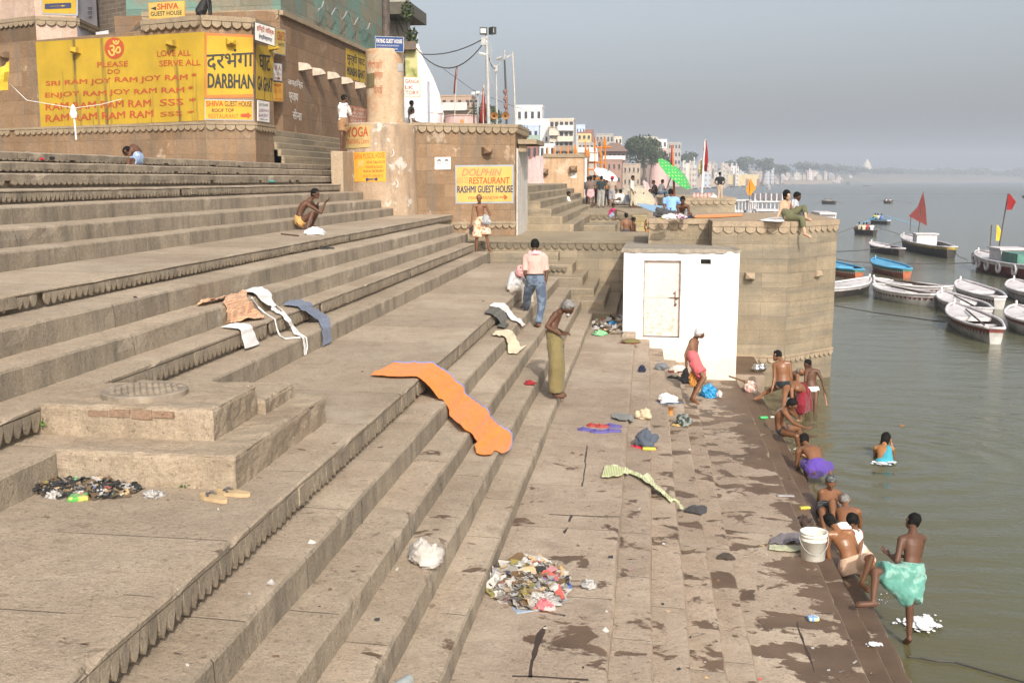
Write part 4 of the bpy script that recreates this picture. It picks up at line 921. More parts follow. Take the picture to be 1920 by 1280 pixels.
# house edge, awning, plants and boards right of the pillar
house('scaffold_house', 'pale tall house edge with pipes and a roof overhang directly behind the round pillar', 690, 764, -60, 232, 46, wallmat('hw_pale', (.42, .40, .34)), 0, 0, base=3, depth=.8, parapet=False)
mb = MB(); a, b = at_y(700, 12, 44.6), at_y(768, 3, 44.6); mb.prism([(a.x, 44.6), (b.x, 44.6), (b.x, 48), (a.x, 48)], b.z - .5, b.z, bot=True); tag(mb.build('roof_overhang', plain('overhang_dark', (.10, .09, .07), .8)), 'dark roof overhang at the frame top beside the post', 'roof')
mb = MB()
for p_, q_ in (((733, 20), (765, 20)), ((733, 38), (765, 38)), ((762, 0), (764, 70)), ((735, 15), (757, 60)), ((742, 30), (747, 70))): mb.tube([at_y(*p_, 45.6), at_y(*q_, 45.6)], .04, 0, 6)
tag(mb.build('pipe_scaffold', plain('pipe_dark', (.12, .10, .08), .6)), 'thin dark pipes fixed on the pale house edge', 'pipes')
mb = MB(); mb.prism([xy(760, 120, 44), xy(783, 120, 44), xy(783, 120, 47), xy(760, 120, 47)], at_y(770, 150, 44).z, at_y(770, 92, 44).z, bot=True)
t = NT('yellow_green_awning'); v = t.pos(); t.col(t.mix(t.ramp(t.noise(v, 1.1, 3), .45, .55), (.30, .31, .10), (.50, .47, .22))); t.rough(.8)
tag(mb.build('painted_shop_front', t.m), 'green and yellow painted shop front under the rooftop plants', 'shop front')
mb = MB(); mb.prism([xy(757, 85, 43.6), xy(780, 85, 43.6), xy(780, 85, 45), xy(757, 85, 45)], at_y(770, 93, 43.6).z, at_y(770, 78, 43.6).z, bot=True); tag(mb.build('planter_box', plain('planter_brown', (.16, .12, .09), .9)), 'brown planter box along the shop front roof', 'planter')
def leaves(mb, c, rad, n, size, r, mats=2):
 for k in range(n):
  d = Vector((r.gauss(0, 1), r.gauss(0, 1), r.gauss(0, 1))); d.normalize(); d *= r.random() ** .4
  p = Vector(c) + Vector((d.x * rad[0], d.y * rad[1], d.z * rad[2]))
  u = Vector((r.gauss(0, 1), r.gauss(0, 1), r.gauss(0, 1))).normalized(); v = u.cross(Vector((r.gauss(0, 1), r.gauss(0, 1), r.gauss(0, 1)))).normalized(); s = size * r.uniform(.6, 1.3)
  mb.face([p - u * s, p - v * s * .5, p + u * s, p + v * s * .5], r.randrange(mats))
LEAF = [plain('leaf_dark', (.035, .055, .022), .8, .2, 2, 0), plain('leaf_mid', (.06, .085, .03), .8, .2, 2, 0), plain('leaf_light', (.10, .12, .05), .8, .2, 2, 0)]
r = rng(12)
for lab, x, y in (('bushy green pot plant on the shop front roof', 772, 72), ('upper pot plant sprouting from the house edge at the skyline', 764, 22)):
 c = at_y(x, y, 44.2); root = thing('pot_plant', lab, 'plant', c); mb = MB(); leaves(mb, (0, 0, 0), (.28, .25, .42), 220, .09, r, 3); mb.build('foliage', LEAF, root)
 mb = MB(); mb.tube([(0, 0, -.45), (.02, 0, 0), (-.05, 0, .25)], .025, 0, 5); mb.build('stem', LEAF[0], root)
board('silk_board', 'white board with red capitals half hidden by the round pillar', [(736, 143), (788, 145), (788, 182), (736, 181)], 40, 40, P_DWHT,
      [('GANGA', [(760, 149), (786, 150), (786, 157), (760, 156)], P_RED, .02), ('SILK', [(748, 160), (775, 161), (775, 168), (748, 167)], P_RED, .02), ('FACTORY', [(744, 170), (785, 171), (785, 178), (744, 177)], P_RED, .02)], P_YEL2)
mb = MB(); a, b = xy(748, 200, 42), xy(801.5, 200, 42); mb.prism([a, b, (b[0], 42.5), (a[0], 42.5)], HC - 1, at_y(780, 152, 42).z); tag(mb.build('whitewashed_wall', paint('cool_whitewash', (.66, .68, .74), .1, (.6, .6, .6))), 'flat cool white wall behind the two boys by the pillar', 'wall')
# ---------------------------------------------------------------- trees
def tree(label, px, py, wpx, hpx, Y, n, size, seed, base_z, group=None, lobes=9):
 """tapered trunk, limbs, and leaf-sized faces clumped through an uneven crown"""
 r = rng(seed); c = at_y(px, py, Y); s = Y / 1973; RX, RZ = wpx * s / 2, hpx * s / 2
 root = thing('leafy_tree', label, 'tree', (c.x, Y, base_z), 0, group); o = Vector((0, 0, c.z - base_z))
 mb = MB(); tk = MB(); H = o.z
 tk.tube([(0, 0, 0), (.1 * RX, 0, H * .4), (0, 0, H)], [RX * .10, RX * .075, RX * .04], 0, 7)
 for k in range(lobes):
  a = r.uniform(0, 6.28); e = r.uniform(-.5, 1); d = Vector((math.cos(a) * .62 * RX, math.sin(a) * .55 * RX, e * .62 * RZ)) * r.uniform(.5, 1.05)
  tk.tube([(0, 0, H - RZ * .6), tuple((o + d) * .5 + Vector((0, 0, (H - RZ * .6) * .5))), tuple(o + d)], [RX * .045, RX * .03, RX * .01], 0, 5)
  k_ = r.uniform(.28, .48); leaves(mb, o + d, (RX * k_, RX * k_, RZ * k_ * .85), int(n / lobes), size, r, 3)
 leaves(mb, o, (RX * .95, RX * .8, RZ * .92), int(n * .25), size, r, 3)
 mb.build('crown', LEAF, root); tk.build('trunk', plain('bark', (.10, .075, .05), .9), root); return root
tree('dark green tree behind the lamp posts and the stone tower', 905, 222, 80, 62, 140, 3600, .22, 1, 6)
tree('biggest dark tree of the skyline, spreading over the brown houses', 1205, 283, 78, 66, 300, 6500, .42, 2, 3, lobes=14)
tree('rounded tree at the lower right of the biggest tree', 1236, 300, 44, 40, 310, 2500, .42, 3, 3)
tree('small tree beside the tall white house top', 978, 243, 30, 22, 200, 900, .2, 4, 9)
for k, (x, y, w, h, Y, lb) in enumerate([(1290, 296, 40, 26, 620, 'hazy tree on the ridge right of the green umbrella'), (1262, 290, 30, 26, 560, 'hazy tree behind the pink tower house'), (1383, 314, 50, 30, 900, 'hazy dark tree above the long yellow wall'),
  (1430, 310, 44, 30, 960, 'hazy tree clump near the middle of the far bank'), (1400, 302, 36, 18, 1000, 'hazy tree crown highest on the far bank skyline'), (1462, 318, 40, 22, 1050, 'hazy tree right of the clump in the far bank middle'),
  (1510, 312, 60, 20, 1300, 'broad hazy tree beyond the far red tower'), (1560, 315, 60, 18, 1500, 'hazy tree line piece left of the far white spire'), (1600, 318, 60, 14, 1700, 'low hazy tree line piece under the far spire'), (1660, 321, 90, 14, 1900, 'low hazy tree line piece right of the far spire')]):
 tree(lb, x, y, w, h, Y, 900, 1.2 * Y / 900, 20 + k, ground_z(at_y(x, y, Y).x, Y), 'hazy trees on the far bank')
# far wood that reads as one low mass
mb = MB(); r = rng(5)
for k in range(9000):
 x = r.uniform(1300, 1960); Y = 1000 + 1100 * min(1, max(0, (x - 1300) / 330)) + r.uniform(-60, 250); tp = 320 + 6 * nz(x * .02, 3) + 3 * nz(x * .07, 9); tp = max(tp, 315); y = r.uniform(tp, 336) if r.random() < .75 else r.uniform(tp - 2, tp + 3)
 c = at_y(x, y, Y); s = Y * .0011 * r.uniform(.6, 1.6); u = Vector((r.gauss(0, 1), r.gauss(0, .5), r.gauss(0, 1))).normalized() * s; v = Vector((r.gauss(0, 1), r.gauss(0, .5), r.gauss(0, 1))).normalized() * s
 mb.face([c - u, c - v, c + u, c + v], r.randrange(2))
tag(mb.build('far_wood', LEAF), kind='stuff', label='hazy belt of trees along the far bank')
# ---------------------------------------------------------------- far city
t = NT('far_window_wall')
FAR = []
for nm, c in (('a', (.56, .53, .48)), ('b', (.44, .38, .32)), ('c', (.64, .62, .60)), ('d', (.50, .43, .35)), ('e', (.36, .31, .28)), ('f', (.52, .42, .39)), ('g', (.46, .48, .52))):
 t = NT('far_wall_' + nm); b = t.n('TexBrick'); t.l(t.uvc(), b.inputs['Vector']); b.inputs['Scale'].default_value = 1; b.inputs['Brick Width'].default_value = 2.6; b.inputs['Row Height'].default_value = 3.0; b.inputs['Mortar Size'].default_value = .85; b.offset = 0; b.inputs['Mortar Smooth'].default_value = 0
 f = t.math('SUBTRACT', 1., b.outputs['Fac']); t.col(t.mix(t.math('MULTIPLY', f, .75), c, (.08, .07, .065))); t.rough(.9); FAR.append(t.m)
r = rng(77)
DESC = ['pale', 'tan', 'white', 'sandy', 'brown', 'pinkish', 'bluish']
spots = []
for k in range(110):
 x = 1282 + (1600 - 1282) * ((k + r.random()) / 80) if k < 80 else r.uniform(1280, 1440)
 u = (x - 1280) / 300
 Y = 560 + 900 * u ** 1.1 + r.uniform(-40, 80); top = 299 + 24 * u ** .8 + r.uniform(0, 24); w = r.uniform(6, 14) * (1 - .4 * min(u, 1))
 spots.append((x, w, top, Y, r.randrange(7)))
spots.sort()
for k, (x, w, top, Y, m) in enumerate(spots):
 a, b = at_y(x - w / 2, 340, Y), at_y(x + w / 2, 340, Y); z1 = at_y(x, top, Y).z; dp = (b.x - a.x) * .8
 mb = MB(); mb.prism([(0, 0), (b.x - a.x, 0), (b.x - a.x, dp), (0, dp)], -1, z1)
 mb.prism([(.2, .2), ((b.x - a.x) * .45, .2), ((b.x - a.x) * .45, dp * .6), (.2, dp * .6)], z1, z1 + r.uniform(1.2, 3))
 o = mb.build('far_house', FAR[m]); o.location = (a.x, Y, 0)
 tag(o, 'hazy distant %s house among the crowded houses on the far bank' % DESC[m], 'house', 'distant %s houses along the far bank' % DESC[m])
for px0, px1, yt, yb, Y, lab, m in ((1362, 1422, 327, 343, 800, 'long hazy yellow river wall with red buttresses on the far bank', YLW), (1280, 1362, 334, 352, 640, 'hazy stepped stone wharf at the foot of the far houses', wallmat('hw_wharf2', (.46, .38, .30))), (1422, 1560, 338, 346, 1000, 'pale hazy stone embankment beyond the yellow wall', wallmat('hw_wharf2', (.46, .38, .30)))):
 a, b = at_y(px0, yb, Y), at_y(px1, yb, Y * (1.0 if px1 < 1500 else 1.25)); mb = MB(); mb.prism([(a.x, a.y), (b.x, b.y), (b.x, b.y + 10), (a.x, a.y + 10)], -1, at_y(px0, yt, Y).z)
 o = mb.build('river_wall', m); tag(o, lab, 'wall')
 if m is YLW:
  for u in (0, .33, .66, 1):
   mb = MB(); mb.box((a.x + (b.x - a.x) * u, a.y - .4, 2.2), (1.6, 1, 6.5)); mb.build('buttress', RED, o)
q = at_y(1519, 330, 1250); mb = MB(); mb.prism([(q.x - 4, 1250), (q.x + 4, 1250), (q.x + 4, 1258), (q.x - 4, 1258)], 0, at_y(1519, 321, 1250).z); mb.prism([(q.x - 5, 1249), (q.x + 5, 1249), (q.x + 5, 1259), (q.x - 5, 1259)], at_y(1519, 321, 1250).z, at_y(1519, 319.5, 1250).z); tag(mb.build('red_tower', PNK), 'hazy red square tower at the far waterline', 'tower')
q = at_y(1625, 320, 1900); mb = MB(); mb.lathe((q.x, 1900, 0), [(9, 5), (9, at_y(1625, 318, 1900).z), (7.5, at_y(1625, 312, 1900).z), (4.5, at_y(1625, 305, 1900).z), (1.5, at_y(1625, 300, 1900).z), (.1, at_y(1625, 297, 1900).z)], 0, 16); tag(mb.build('far_spire', CRM), 'faint white temple spire far off above the hazy tree line', 'temple')
# far railway bridge: truss on piers
rt = thing('truss_bridge', 'very faint long truss bridge on piers across the far river', 'bridge', (0, 2600, 0)); mb = MB(); z0 = at_y(1800, 329, 2600).z; z1 = at_y(1800, 317, 2600).z; xa, xb = at_y(1640, 330, 2600).x, at_y(2150, 330, 2600).x
k = 14
for z in (z0, z1): mb.box(((xa + xb) / 2, 0, z), (xb - xa, 8, 2.0))
for i in range(k * 4):
 x = xa + (xb - xa) * i / (k * 4); x2 = xa + (xb - xa) * (i + 1) / (k * 4); mb.tube([(x, -4, z0 if i % 2 else z1), (x2, -4, z1 if i % 2 else z0)], .9, 0, 4)
mb.build('truss', plain('bridge_steel', (.18, .18, .19), .7), rt)
for i in range(k + 1):
 mb = MB(); mb.box((xa + (xb - xa) * i / k, 0, z0 / 2), (6, 9, z0)); mb.build('pier', wallmat('hw_wharf2', (.46, .38, .30)), rt)
# ---------------------------------------------------------------- lamp posts, flags, wires on the tower top
M_POLE = plain('grey_pole', (.42, .42, .41), .5); M_DARK = plain('dark_metal', (.05, .055, .055), .5); M_LAMP = plain('lamp_glass', (.62, .62, .60), .3)
def post(name, label, base, top, Y, r0, mat, cat='lamp post', Yt=None):
 a = at_y(base[0], base[1], Y); b = at_y(top[0], top[1], Yt or Y); root = thing(name, label, cat, a); mb = MB(); mb.tube([(0, 0, -1.0), tuple((b - a) * .5), tuple(b - a)], [r0, r0 * .9, r0 * .75], 0, 8); mb.build('pole', mat, root); return root, b - a
def part(mb, name, mat, root, at=(0, 0, 0)):
 o = mb.build(name, mat, root); o.location = at; return o
root, t_ = post('floodlight_mast', 'tallest silver mast with two dark floodlights at its top', (917, 232), (912, 66), 40, .075, M_POLE)
for dx, rz in ((-.1, .2), (.24, -.8)):
 mb = MB(); mb.box((0, 0, .14), (.28, .16, .26), rz=rz); f = part(mb, 'floodlight', M_DARK, root, t_ + Vector((dx, -.05, 0))); mb = MB(); mb.box((0, -.085, .14), (.2, .01, .16), rz=rz); part(mb, 'lamp_glass', M_LAMP, f)
mb = MB(); mb.tube([(0, 0, 0), (-.25, -.02, .06)], .05, 0, 6); part(mb, 'street_lamp_head', M_LAMP, root, t_ * .78 + Vector((-.05, 0, 0)))
mb = MB(); mb.box((0, 0, 0), (.16, .14, .3)); mb.tube([(.1, 0, .1), (.25, 0, -.2), (.15, 0, -.5)], .012, 0, 4); mb.tube([(0, 0, .1), (.3, 0, -.3), (.18, 0, -1.2), (.4, 0, -1.7)], .012, 0, 4); part(mb, 'cable_box', M_POLE, root, t_ * .93 + Vector((-.1, -.05, 0)))
root, t_ = post('twin_lamp_post', 'thin grey post with a forked top between the two tallest masts', (932, 232), (930, 124), 41, .045, M_POLE)
mb = MB(); mb.tube([(-.35, 0, .35), (-.1, 0, .02), (0, 0, -.05), (.12, 0, .05), (.4, 0, .4)], .02, 0, 5); part(mb, 'fork', M_POLE, root, t_)
mb = MB(); mb.box((0, 0, 0), (.16, .16, .25)); part(mb, 'junction_box', M_POLE, root, t_ + Vector((0, 0, -.1)))
root, t_ = post('wrapped_lamp_post', 'dark post wrapped in faded cloth with a star shaped lamp on top', (951, 234), (946, 112), 41, .045, M_DARK)
mb = MB(); mb.tube([(-.32, 0, .02), (-.1, 0, .06)], [.05, .09], 0, 6); mb.tube([(.1, 0, .06), (.28, 0, .16)], [.06, .04], 0, 6); mb.tube([(0, 0, 0), (0, 0, .35)], .03, 0, 5); part(mb, 'lamp_heads', M_POLE, root, t_)
mb = MB(); mb.tube([tuple(t_ * u + Vector((.03 * math.sin(u * 60), -.03, 0))) for u in [.15 + .03 * k for k in range(14)]], [.07 + .03 * math.sin(k * 1.7) for k in range(14)], 0, 7); part(mb, 'cloth_wrap', cloth('faded_wrap', (.22, .13, .11)), root)
post('bamboo_mast', 'thin pale leaning mast right of the lamp posts', (968, 236), (961, 98), 41, .03, plain('pale_bamboo', (.55, .50, .42), .7), 'pole')
root, t_ = post('triple_flood_post', 'short post with three floodlight heads left of the red flag', (896, 234), (896, 176), 41, .04, M_POLE)
for dx in (-.16, .02, .2):
 mb = MB(); mb.box((0, 0, 0), (.14, .12, .1)); part(mb, 'floodlight', M_LAMP, root, t_ + Vector((dx, -.05, .05 - abs(dx) * .2)))
root, t_ = post('twin_flood_post', 'shortest dark post with two small lamp heads', (889, 234), (888, 190), 42, .03, M_DARK)
for dx in (-.1, .1):
 mb = MB(); mb.box((0, 0, 0), (.1, .1, .08)); part(mb, 'floodlight', M_DARK, root, t_ + Vector((dx, 0, 0)))
M_GOLD = plain('horn_gold', (.42, .22, .08), .5)
for i, (x, lb) in enumerate(((926, 'gold horn loudspeaker hung left of the forked lamp post'), (947, 'gold horn loudspeaker hung on the wrapped lamp post'))):
 c = at_y(x, 219, 40.6); mb = MB(); mb.lathe((0, 0, 0), [(.15, .18), (.10, .1), (.05, .02), (.05, -.1)], 0, 14); o = mb.build('horn_speaker', M_GOLD); o.location = c; o.rotation_euler = (R(80), 0, R(15)); tag(o, lb, 'loudspeaker')
def flag(name, label, base, top, Y, shape, mat, pole_r=.03, pole_mat=None, dy=0, cat='flag'):
 """pole plus a hanging cloth given by its photo outline, with folds"""
 root, t_ = post(name, label, base, top, Y, pole_r, pole_mat or plain('pale_bamboo', (.55, .50, .42), .7), cat)
 a = at_y(base[0], base[1], Y); L_ = [at_y(x, y, Y) - a for x, y in shape[0]]; Rr = [at_y(x, y, Y) - a for x, y in shape[1]]
 rows = []; s = Y / 1973
 for l, q in zip(L_, Rr):
  rows.append([tuple(l.lerp(q, u / 6) + Vector((0, 2.0 * s * math.sin(u * 2.1 + l.z * 3), 0))) for u in range(7)])
 mb = MB(); mb.sheet(rows); o = mb.build('banner', mat, root, True); solidify(o, .012 + .3 * s * .1, 0); return root
RFLAG = cloth('red_flag_cloth', (.27, .02, .02)); OFLAG = cloth('orange_flag_cloth', (.72, .24, .015)); MAROON = cloth('maroon_flag_cloth', (.17, .04, .035)); PENN = cloth('cream_pennant', (.66, .55, .25))
flag('red_banner', 'long hanging red banner on the tower between the lamp posts', (906, 234), (907, 160), 40, ([(906, 165), (904, 182), (902, 205), (898, 231)], [(907, 165), (909, 184), (909, 205), (910, 230)]), RFLAG)
flag('furled_banner', 'tall mast with a furled dark red banner beside the white spire', (851, 234), (857, 120), 90, ([(855, 126), (853, 140), (851, 160), (850, 176)], [(858, 126), (857, 140), (855, 160), (854, 176)]), MAROON, .04)
flag('river_flag', 'tall white pole with a drooping red flag and a pale pennant, on the upper bastion', (1315, 372), (1322, 262), 64, ([(1321, 263), (1319, 280), (1318, 298), (1321, 322)], [(1324, 263), (1327, 282), (1328, 300), (1325, 322)]), RFLAG, .06, plain('white_pole', (.75, .74, .72), .5))
flag('pale_pennant', 'small pale yellow pennant beside the white flag pole', (1314, 372), (1315, 300), 64.4, ([(1314, 301), (1312, 308), (1310, 316), (1312, 328)], [(1316, 301), (1317, 308), (1317, 316), (1316, 326)]), PENN, .012)
flag('shrine_flag', 'red orange pole with a narrow red flag behind the green umbrella', (1266, 378), (1260, 272), 60, ([(1259, 274), (1258, 286), (1257, 300), (1258, 308)], [(1261, 274), (1262, 286), (1263, 300), (1263, 308)]), RFLAG, .07, paint('red_pole', (.5, .12, .04), .4))
for k, (x, yt, yb, w) in enumerate([(1027, 277, 291, 2.5), (1039, 275, 291, 4), (1051, 276, 291, 3), (1065, 276, 291, 3.5), (1079, 272, 291, 6), (1098, 266, 288, 4), (1115, 258, 284, 4), (1134, 257, 280, 6), (1103, 276, 296, 5), (1126, 278, 296, 5)]):
 flag('pilgrim_flag', 'narrow orange pennant in the row above the flaking orange tower', (x + 1, 300), (x, yt - 2), 64 + (k % 3), ([(x - 1, yt), (x - w * .4, yt + (yb - yt) * .5), (x - w / 2, yb - 1)], [(x + .5, yt), (x + w * .4, yt + (yb - yt) * .5), (x + w / 2, yb)]), OFLAG, .03, paint('orange_pole', (.6, .2, .03), .3)).__setitem__('group', 'orange pennants above the flaking tower')
OP = paint('orange_pole', (.6, .2, .03), .3); ft = thing('bamboo_scaffold', 'orange bamboo scaffold frame standing right of the flaking tower', 'frame', at_y(1116, 345, 66))
b0 = at_y(1116, 345, 66)
for p_, q_ in (((1101, 352), (1101, 282)), ((1115, 352), (1115, 262)), ((1135, 345), (1135, 276)), ((1126, 350), (1126, 282)), ((1098, 305), (1132, 305)), ((1098, 318), (1128, 318)), ((1098, 335), (1130, 335)), ((1118, 277), (1146, 276))):
 mb = MB(); mb.tube([at_y(*p_, 66) - b0, at_y(*q_, 66) - b0], .055, 0, 5); mb.build('bamboo_pole', OP, ft)
mb = MB(); c0 = at_y(1106, 288, 65.6); c1 = at_y(1121, 302, 65.6); mb.box(((c0.x + c1.x) / 2, 65.6, (c0.z + c1.z) / 2), (c1.x - c0.x, .05, c0.z - c1.z)); tag(mb.build('cloth_screen', P_DWHT), 'small white cloth screen on the orange bamboo frame', 'screen')
def wire(label, pts, Y, rad=.02, Y2=None):
 mb = MB(); n = len(pts); mb.tube([at_y(x, y, Y + ((Y2 or Y) - Y) * i / (n - 1)) for i, (x, y) in enumerate(pts)], rad, 0, 4); tag(mb.build('overhead_wire', plain('wire_black', (.09, .09, .09), .7)), label, 'wire')
def sag(a, b, s, n=14): return [(a[0] + (b[0] - a[0]) * k / n, a[1] + (b[1] - a[1]) * k / n + s * 4 * (k / n) * (1 - k / n)) for k in range(n + 1)]
wire('upper overhead wire running from the house edge to the floodlight mast', sag((793, 102), (910, 71), 10), 42, .022, 40)
wire('lower drooping overhead wire from the rooftop plants to the floodlight mast', sag((778, 88), (906, 82), 43), 43, .026, 40)
wire('thin straight wire falling from the drooping wire to the twin floods', [(832, 130), (888, 170), (950, 195), (1000, 212)], 42, .012, 60)
wire('drooping wire between the floodlight mast and the forked post', sag((913, 92), (930, 126), 14), 40, .018, 41)
# ---------------------------------------------------------------- river
t = NT('river_water'); p = t.pos(); cd = t.n('CameraData'); dist = t.math('MULTIPLY', 1., 0.)
x = t.sep(p)
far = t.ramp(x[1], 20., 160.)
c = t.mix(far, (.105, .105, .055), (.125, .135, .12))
near = t.ramp(x[0], 2.6, 5.5, 1., 0.)
c = t.mix(t.math('MULTIPLY', near, .55), c, (.105, .085, .035))
t.col(c); t.rough(t.ramp(x[1], 30., 400., .13, .28)); t.b.inputs['IOR'].default_value = 1.33; t.b.inputs['Specular IOR Level'].default_value = .5
wv = t.n('TexWave', wave_type='RINGS', rings_direction='SPHERICAL'); 
mp = t.n('Mapping'); t.l(p, mp.inputs[0]); wc = at_z(1658, 866, 0); mp.inputs[1].default_value = (-wc.x, -wc.y, 0); t.l(mp.outputs[0], wv.inputs[0]); wv.inputs['Scale'].default_value = .42; wv.inputs['Distortion'].default_value = 3.; wv.inputs['Detail'].default_value = 2; wv.inputs['Detail Scale'].default_value = .6
dd = t.n('VectorMath', operation='LENGTH'); t.l(mp.outputs[0], dd.inputs[0])
ringf = t.ramp(dd.outputs['Value'], .5, 9., .55, 0.)
n1 = t.noise(t.scale(p, (.55, 1.5, 1)), 1.1, 4, .6, .6); n2 = t.noise(t.scale(p, (.7, 1.6, 1)), 5.5, 3, .6, .3); n3 = t.noise(t.scale(p, (.4, 1, 1)), .22, 2, .5)
h = t.math('ADD', t.math('MULTIPLY', n1, .9), t.math('ADD', t.math('MULTIPLY', n2, .20), t.math('MULTIPLY', n3, .6)))
h = t.math('ADD', h, t.math('MULTIPLY', wv.outputs['Fac'], ringf))
t.bump(h, .5, .09)
M_WATER = t.m
mb = MB()
mb.face([(2.2, -30, 0), (900, -30, 0), (2600, 1200, 0), (2600, 2900, 0), (60, 2900, 0), (-60, 60, 0), (-2, 45, 0), (2.2, 26, 0)], 0)
tag(mb.build('river_water', M_WATER), kind='structure')
# ---------------------------------------------------------------- people
def skinmat(name, c, rough=.5, wet=False):
 if name in _mc: return _mc[name]
 t = NT(name); v = t.obj(); a = t.noise(v, 4, 3)
 t.col(t.mix(t.ramp(a, .3, .7), tuple(x * .82 for x in c), tuple(x * 1.12 for x in c))); t.rough(.34 if wet else rough)
 t.b.inputs['Specular IOR Level'].default_value = .42 if wet else .3
 t.b.inputs['Subsurface Weight'].default_value = .06; t.b.inputs['Subsurface Radius'].default_value = (.02, .008, .004)
 t.bump(t.noise(v, 30, 3), .12, .01); _mc[name] = t.m; return t.m
SK1 = skinmat('skin_brown', (.20, .095, .05)); SK2 = skinmat('skin_dark', (.115, .055, .032)); SK3 = skinmat('skin_tan', (.34, .19, .11)); SKW = skinmat('skin_wet_brown', (.21, .095, .045), wet=True); SK4 = skinmat('skin_fair', (.50, .32, .21))
HBLK = plain('hair_black', (.010, .009, .008), .7, .3, 30, .6, 90, .12); HGRY = plain('hair_grey', (.22, .21, .20), .7, .3, 30, .6, 90); HWHT = plain('hair_white', (.62, .60, .58), .8, .2, 30, .6, 90); HSTB = plain('hair_stubble', (.13, .10, .085), .7, .3, 30, .3, 90)
EYEM = plain('eye_dark', (.02, .015, .012), .3)
def ell(mb, c, r, f=None, up=None):
 """ellipsoid with radii (side, front, up) in the frame of face direction f"""
 M = None
 if f is not None:
  y = f.normalized(); z = (up - y * up.dot(y)).normalized(); x = y.cross(z); M = Matrix((x, y, z)).transposed()
 mb.sphere(c, r, 0, 14, 10, M)
def loft(mb, rings, n=18):
 """closed loft over (centre, side vector, front vector) rings"""
 b = len(mb.v)
 for c, x, y in rings:
  for j in range(n):
   a = 2 * math.pi * j / n; mb.v.append(tuple(c + x * math.cos(a) + y * math.sin(a)))
 for i in range(len(rings) - 1):
  for j in range(n):
   p = b + i * n + j; q = b + i * n + (j + 1) % n; mb.fi((p, q, q + n, p + n))
 mb.fi([b + j for j in reversed(range(n))]); mb.fi([b + (len(rings) - 1) * n + j for j in range(n)])
def limb(mb, pts, rad, n=12):
 """rounded limb through points with radii"""
 P = [Vector(p) for p in pts]; t0 = (P[0] - P[1]).normalized(); t1 = (P[-1] - P[-2]).normalized()
 q = [P[0] + t0 * rad[0] * .8, P[0] + t0 * rad[0] * .45] + P + [P[-1] + t1 * rad[-1] * .45, P[-1] + t1 * rad[-1] * .8]
 r = [rad[0] * .45, rad[0] * .85] + list(rad) + [rad[-1] * .85, rad[-1] * .45]
 mb.tube(q, r, 0, n)
TMP = bpy.data.scenes.new('workbench')
def fuse(mb, name, mat, parent, vox, smooth=2, fold=0., fsc=9., base=None):
 me = bpy.data.meshes.new(name); me.from_pydata(mb.v, [], mb.f); o = bpy.data.objects.new(name, me); TMP.collection.objects.link(o)
 m = o.modifiers.new('r', 'REMESH'); m.mode = 'VOXEL'; m.voxel_size = vox
 if smooth: s = o.modifiers.new('s', 'SMOOTH'); s.factor = .5; s.iterations = smooth
 
 with bpy.context.temp_override(scene=TMP, view_layer=TMP.view_layers[0]): dg = bpy.context.evaluated_depsgraph_get(); m2 = bpy.data.meshes.new_from_object(o.evaluated_get(dg))
 bpy.data.objects.remove(o); bpy.data.meshes.remove(me); me = m2; me.name = name
 if fold:
  sd = (hash_s(name) % 97)
  for v in me.vertices:
   p = v.co; k = noise.noise(Vector((p.x * fsc + sd, p.y * fsc, p.z * fsc * .45))) + .5 * noise.noise(Vector((p.x * fsc * 2.3, p.y * fsc * 2.3 + sd, p.z * fsc)))
   v.co = p + v.normal * (k * fold)
 if base is not None: me.transform(Matrix.Translation(-base))
 me.polygons.foreach_set('use_smooth', [True] * len(me.polygons)); me.materials.clear(); me.materials.append(mat); me.update()
 o = bpy.data.objects.new(name, me); link(o, parent); return o
def hash_s(s): return sum((i + 1) * ord(c) for i, c in enumerate(s))
LEN = dict(torso=.49, neck=.20, sh=.178, ua=.275, fa=.245, hip=.092, th=.41, sh_=.40, ft=.17)
def solve(par, px, py, L, s):
 d = ray(px, py).normalized(); o = CO - par; b = o.dot(d); c = o.dot(o) - L * L; D = b * b - c
 if D <= 0: t = -b
 else: t = -b + (math.sqrt(D) if s > 0 else -math.sqrt(D))
 p = CO + d * t
 v = p - par
 return par + v * min(1.12, max(.6, 1)) if True else p
def pose(Y0, S, spec):
 """joints from photo positions; each is found on its sight line at its limb's length from its parent (third number: far + / near -)"""
 J = {}; k = S / 1.65
 def g(nm, par, L):
  v = spec[nm]
  if isinstance(v, Vector): J[nm] = v
  elif len(v) == 2: J[nm] = at_y(v[0], v[1], par.y)
  else: J[nm] = solve(par, v[0], v[1], LEN[L] * k, v[2])
 J['pel'] = at_y(spec['pel'][0], spec['pel'][1], Y0)
 g('neck', J['pel'], 'torso'); g('head', J['neck'], 'neck')
 for s in 'LR':
  g('sh' + s, J['neck'], 'sh'); g('el' + s, J['sh' + s], 'ua'); g('wr' + s, J['el' + s], 'fa')
  if 'hip' + s in spec: g('hip' + s, J['pel'], 'hip')
 if 'hipL' not in J:
  x = (J['shR'] - J['shL']); x = Vector((x.x, x.y, x.z * .3)).normalized(); J['hipL'] = J['pel'] - x * .092 * k; J['hipR'] = J['pel'] + x * .092 * k
 for s in 'LR':
  g('kn' + s, J['hip' + s], 'th'); g('an' + s, J['kn' + s], 'sh_'); g('to' + s, J['an' + s], 'ft')
 J['face'] = Vector(spec['face']).normalized(); J['k'] = k; J['mid'] = spec.get('mid')
 if 'hdL' in spec: J['hdL'] = Vector(spec['hdL'])
 if 'hdR' in spec: J['hdR'] = Vector(spec['hdR'])
 return J
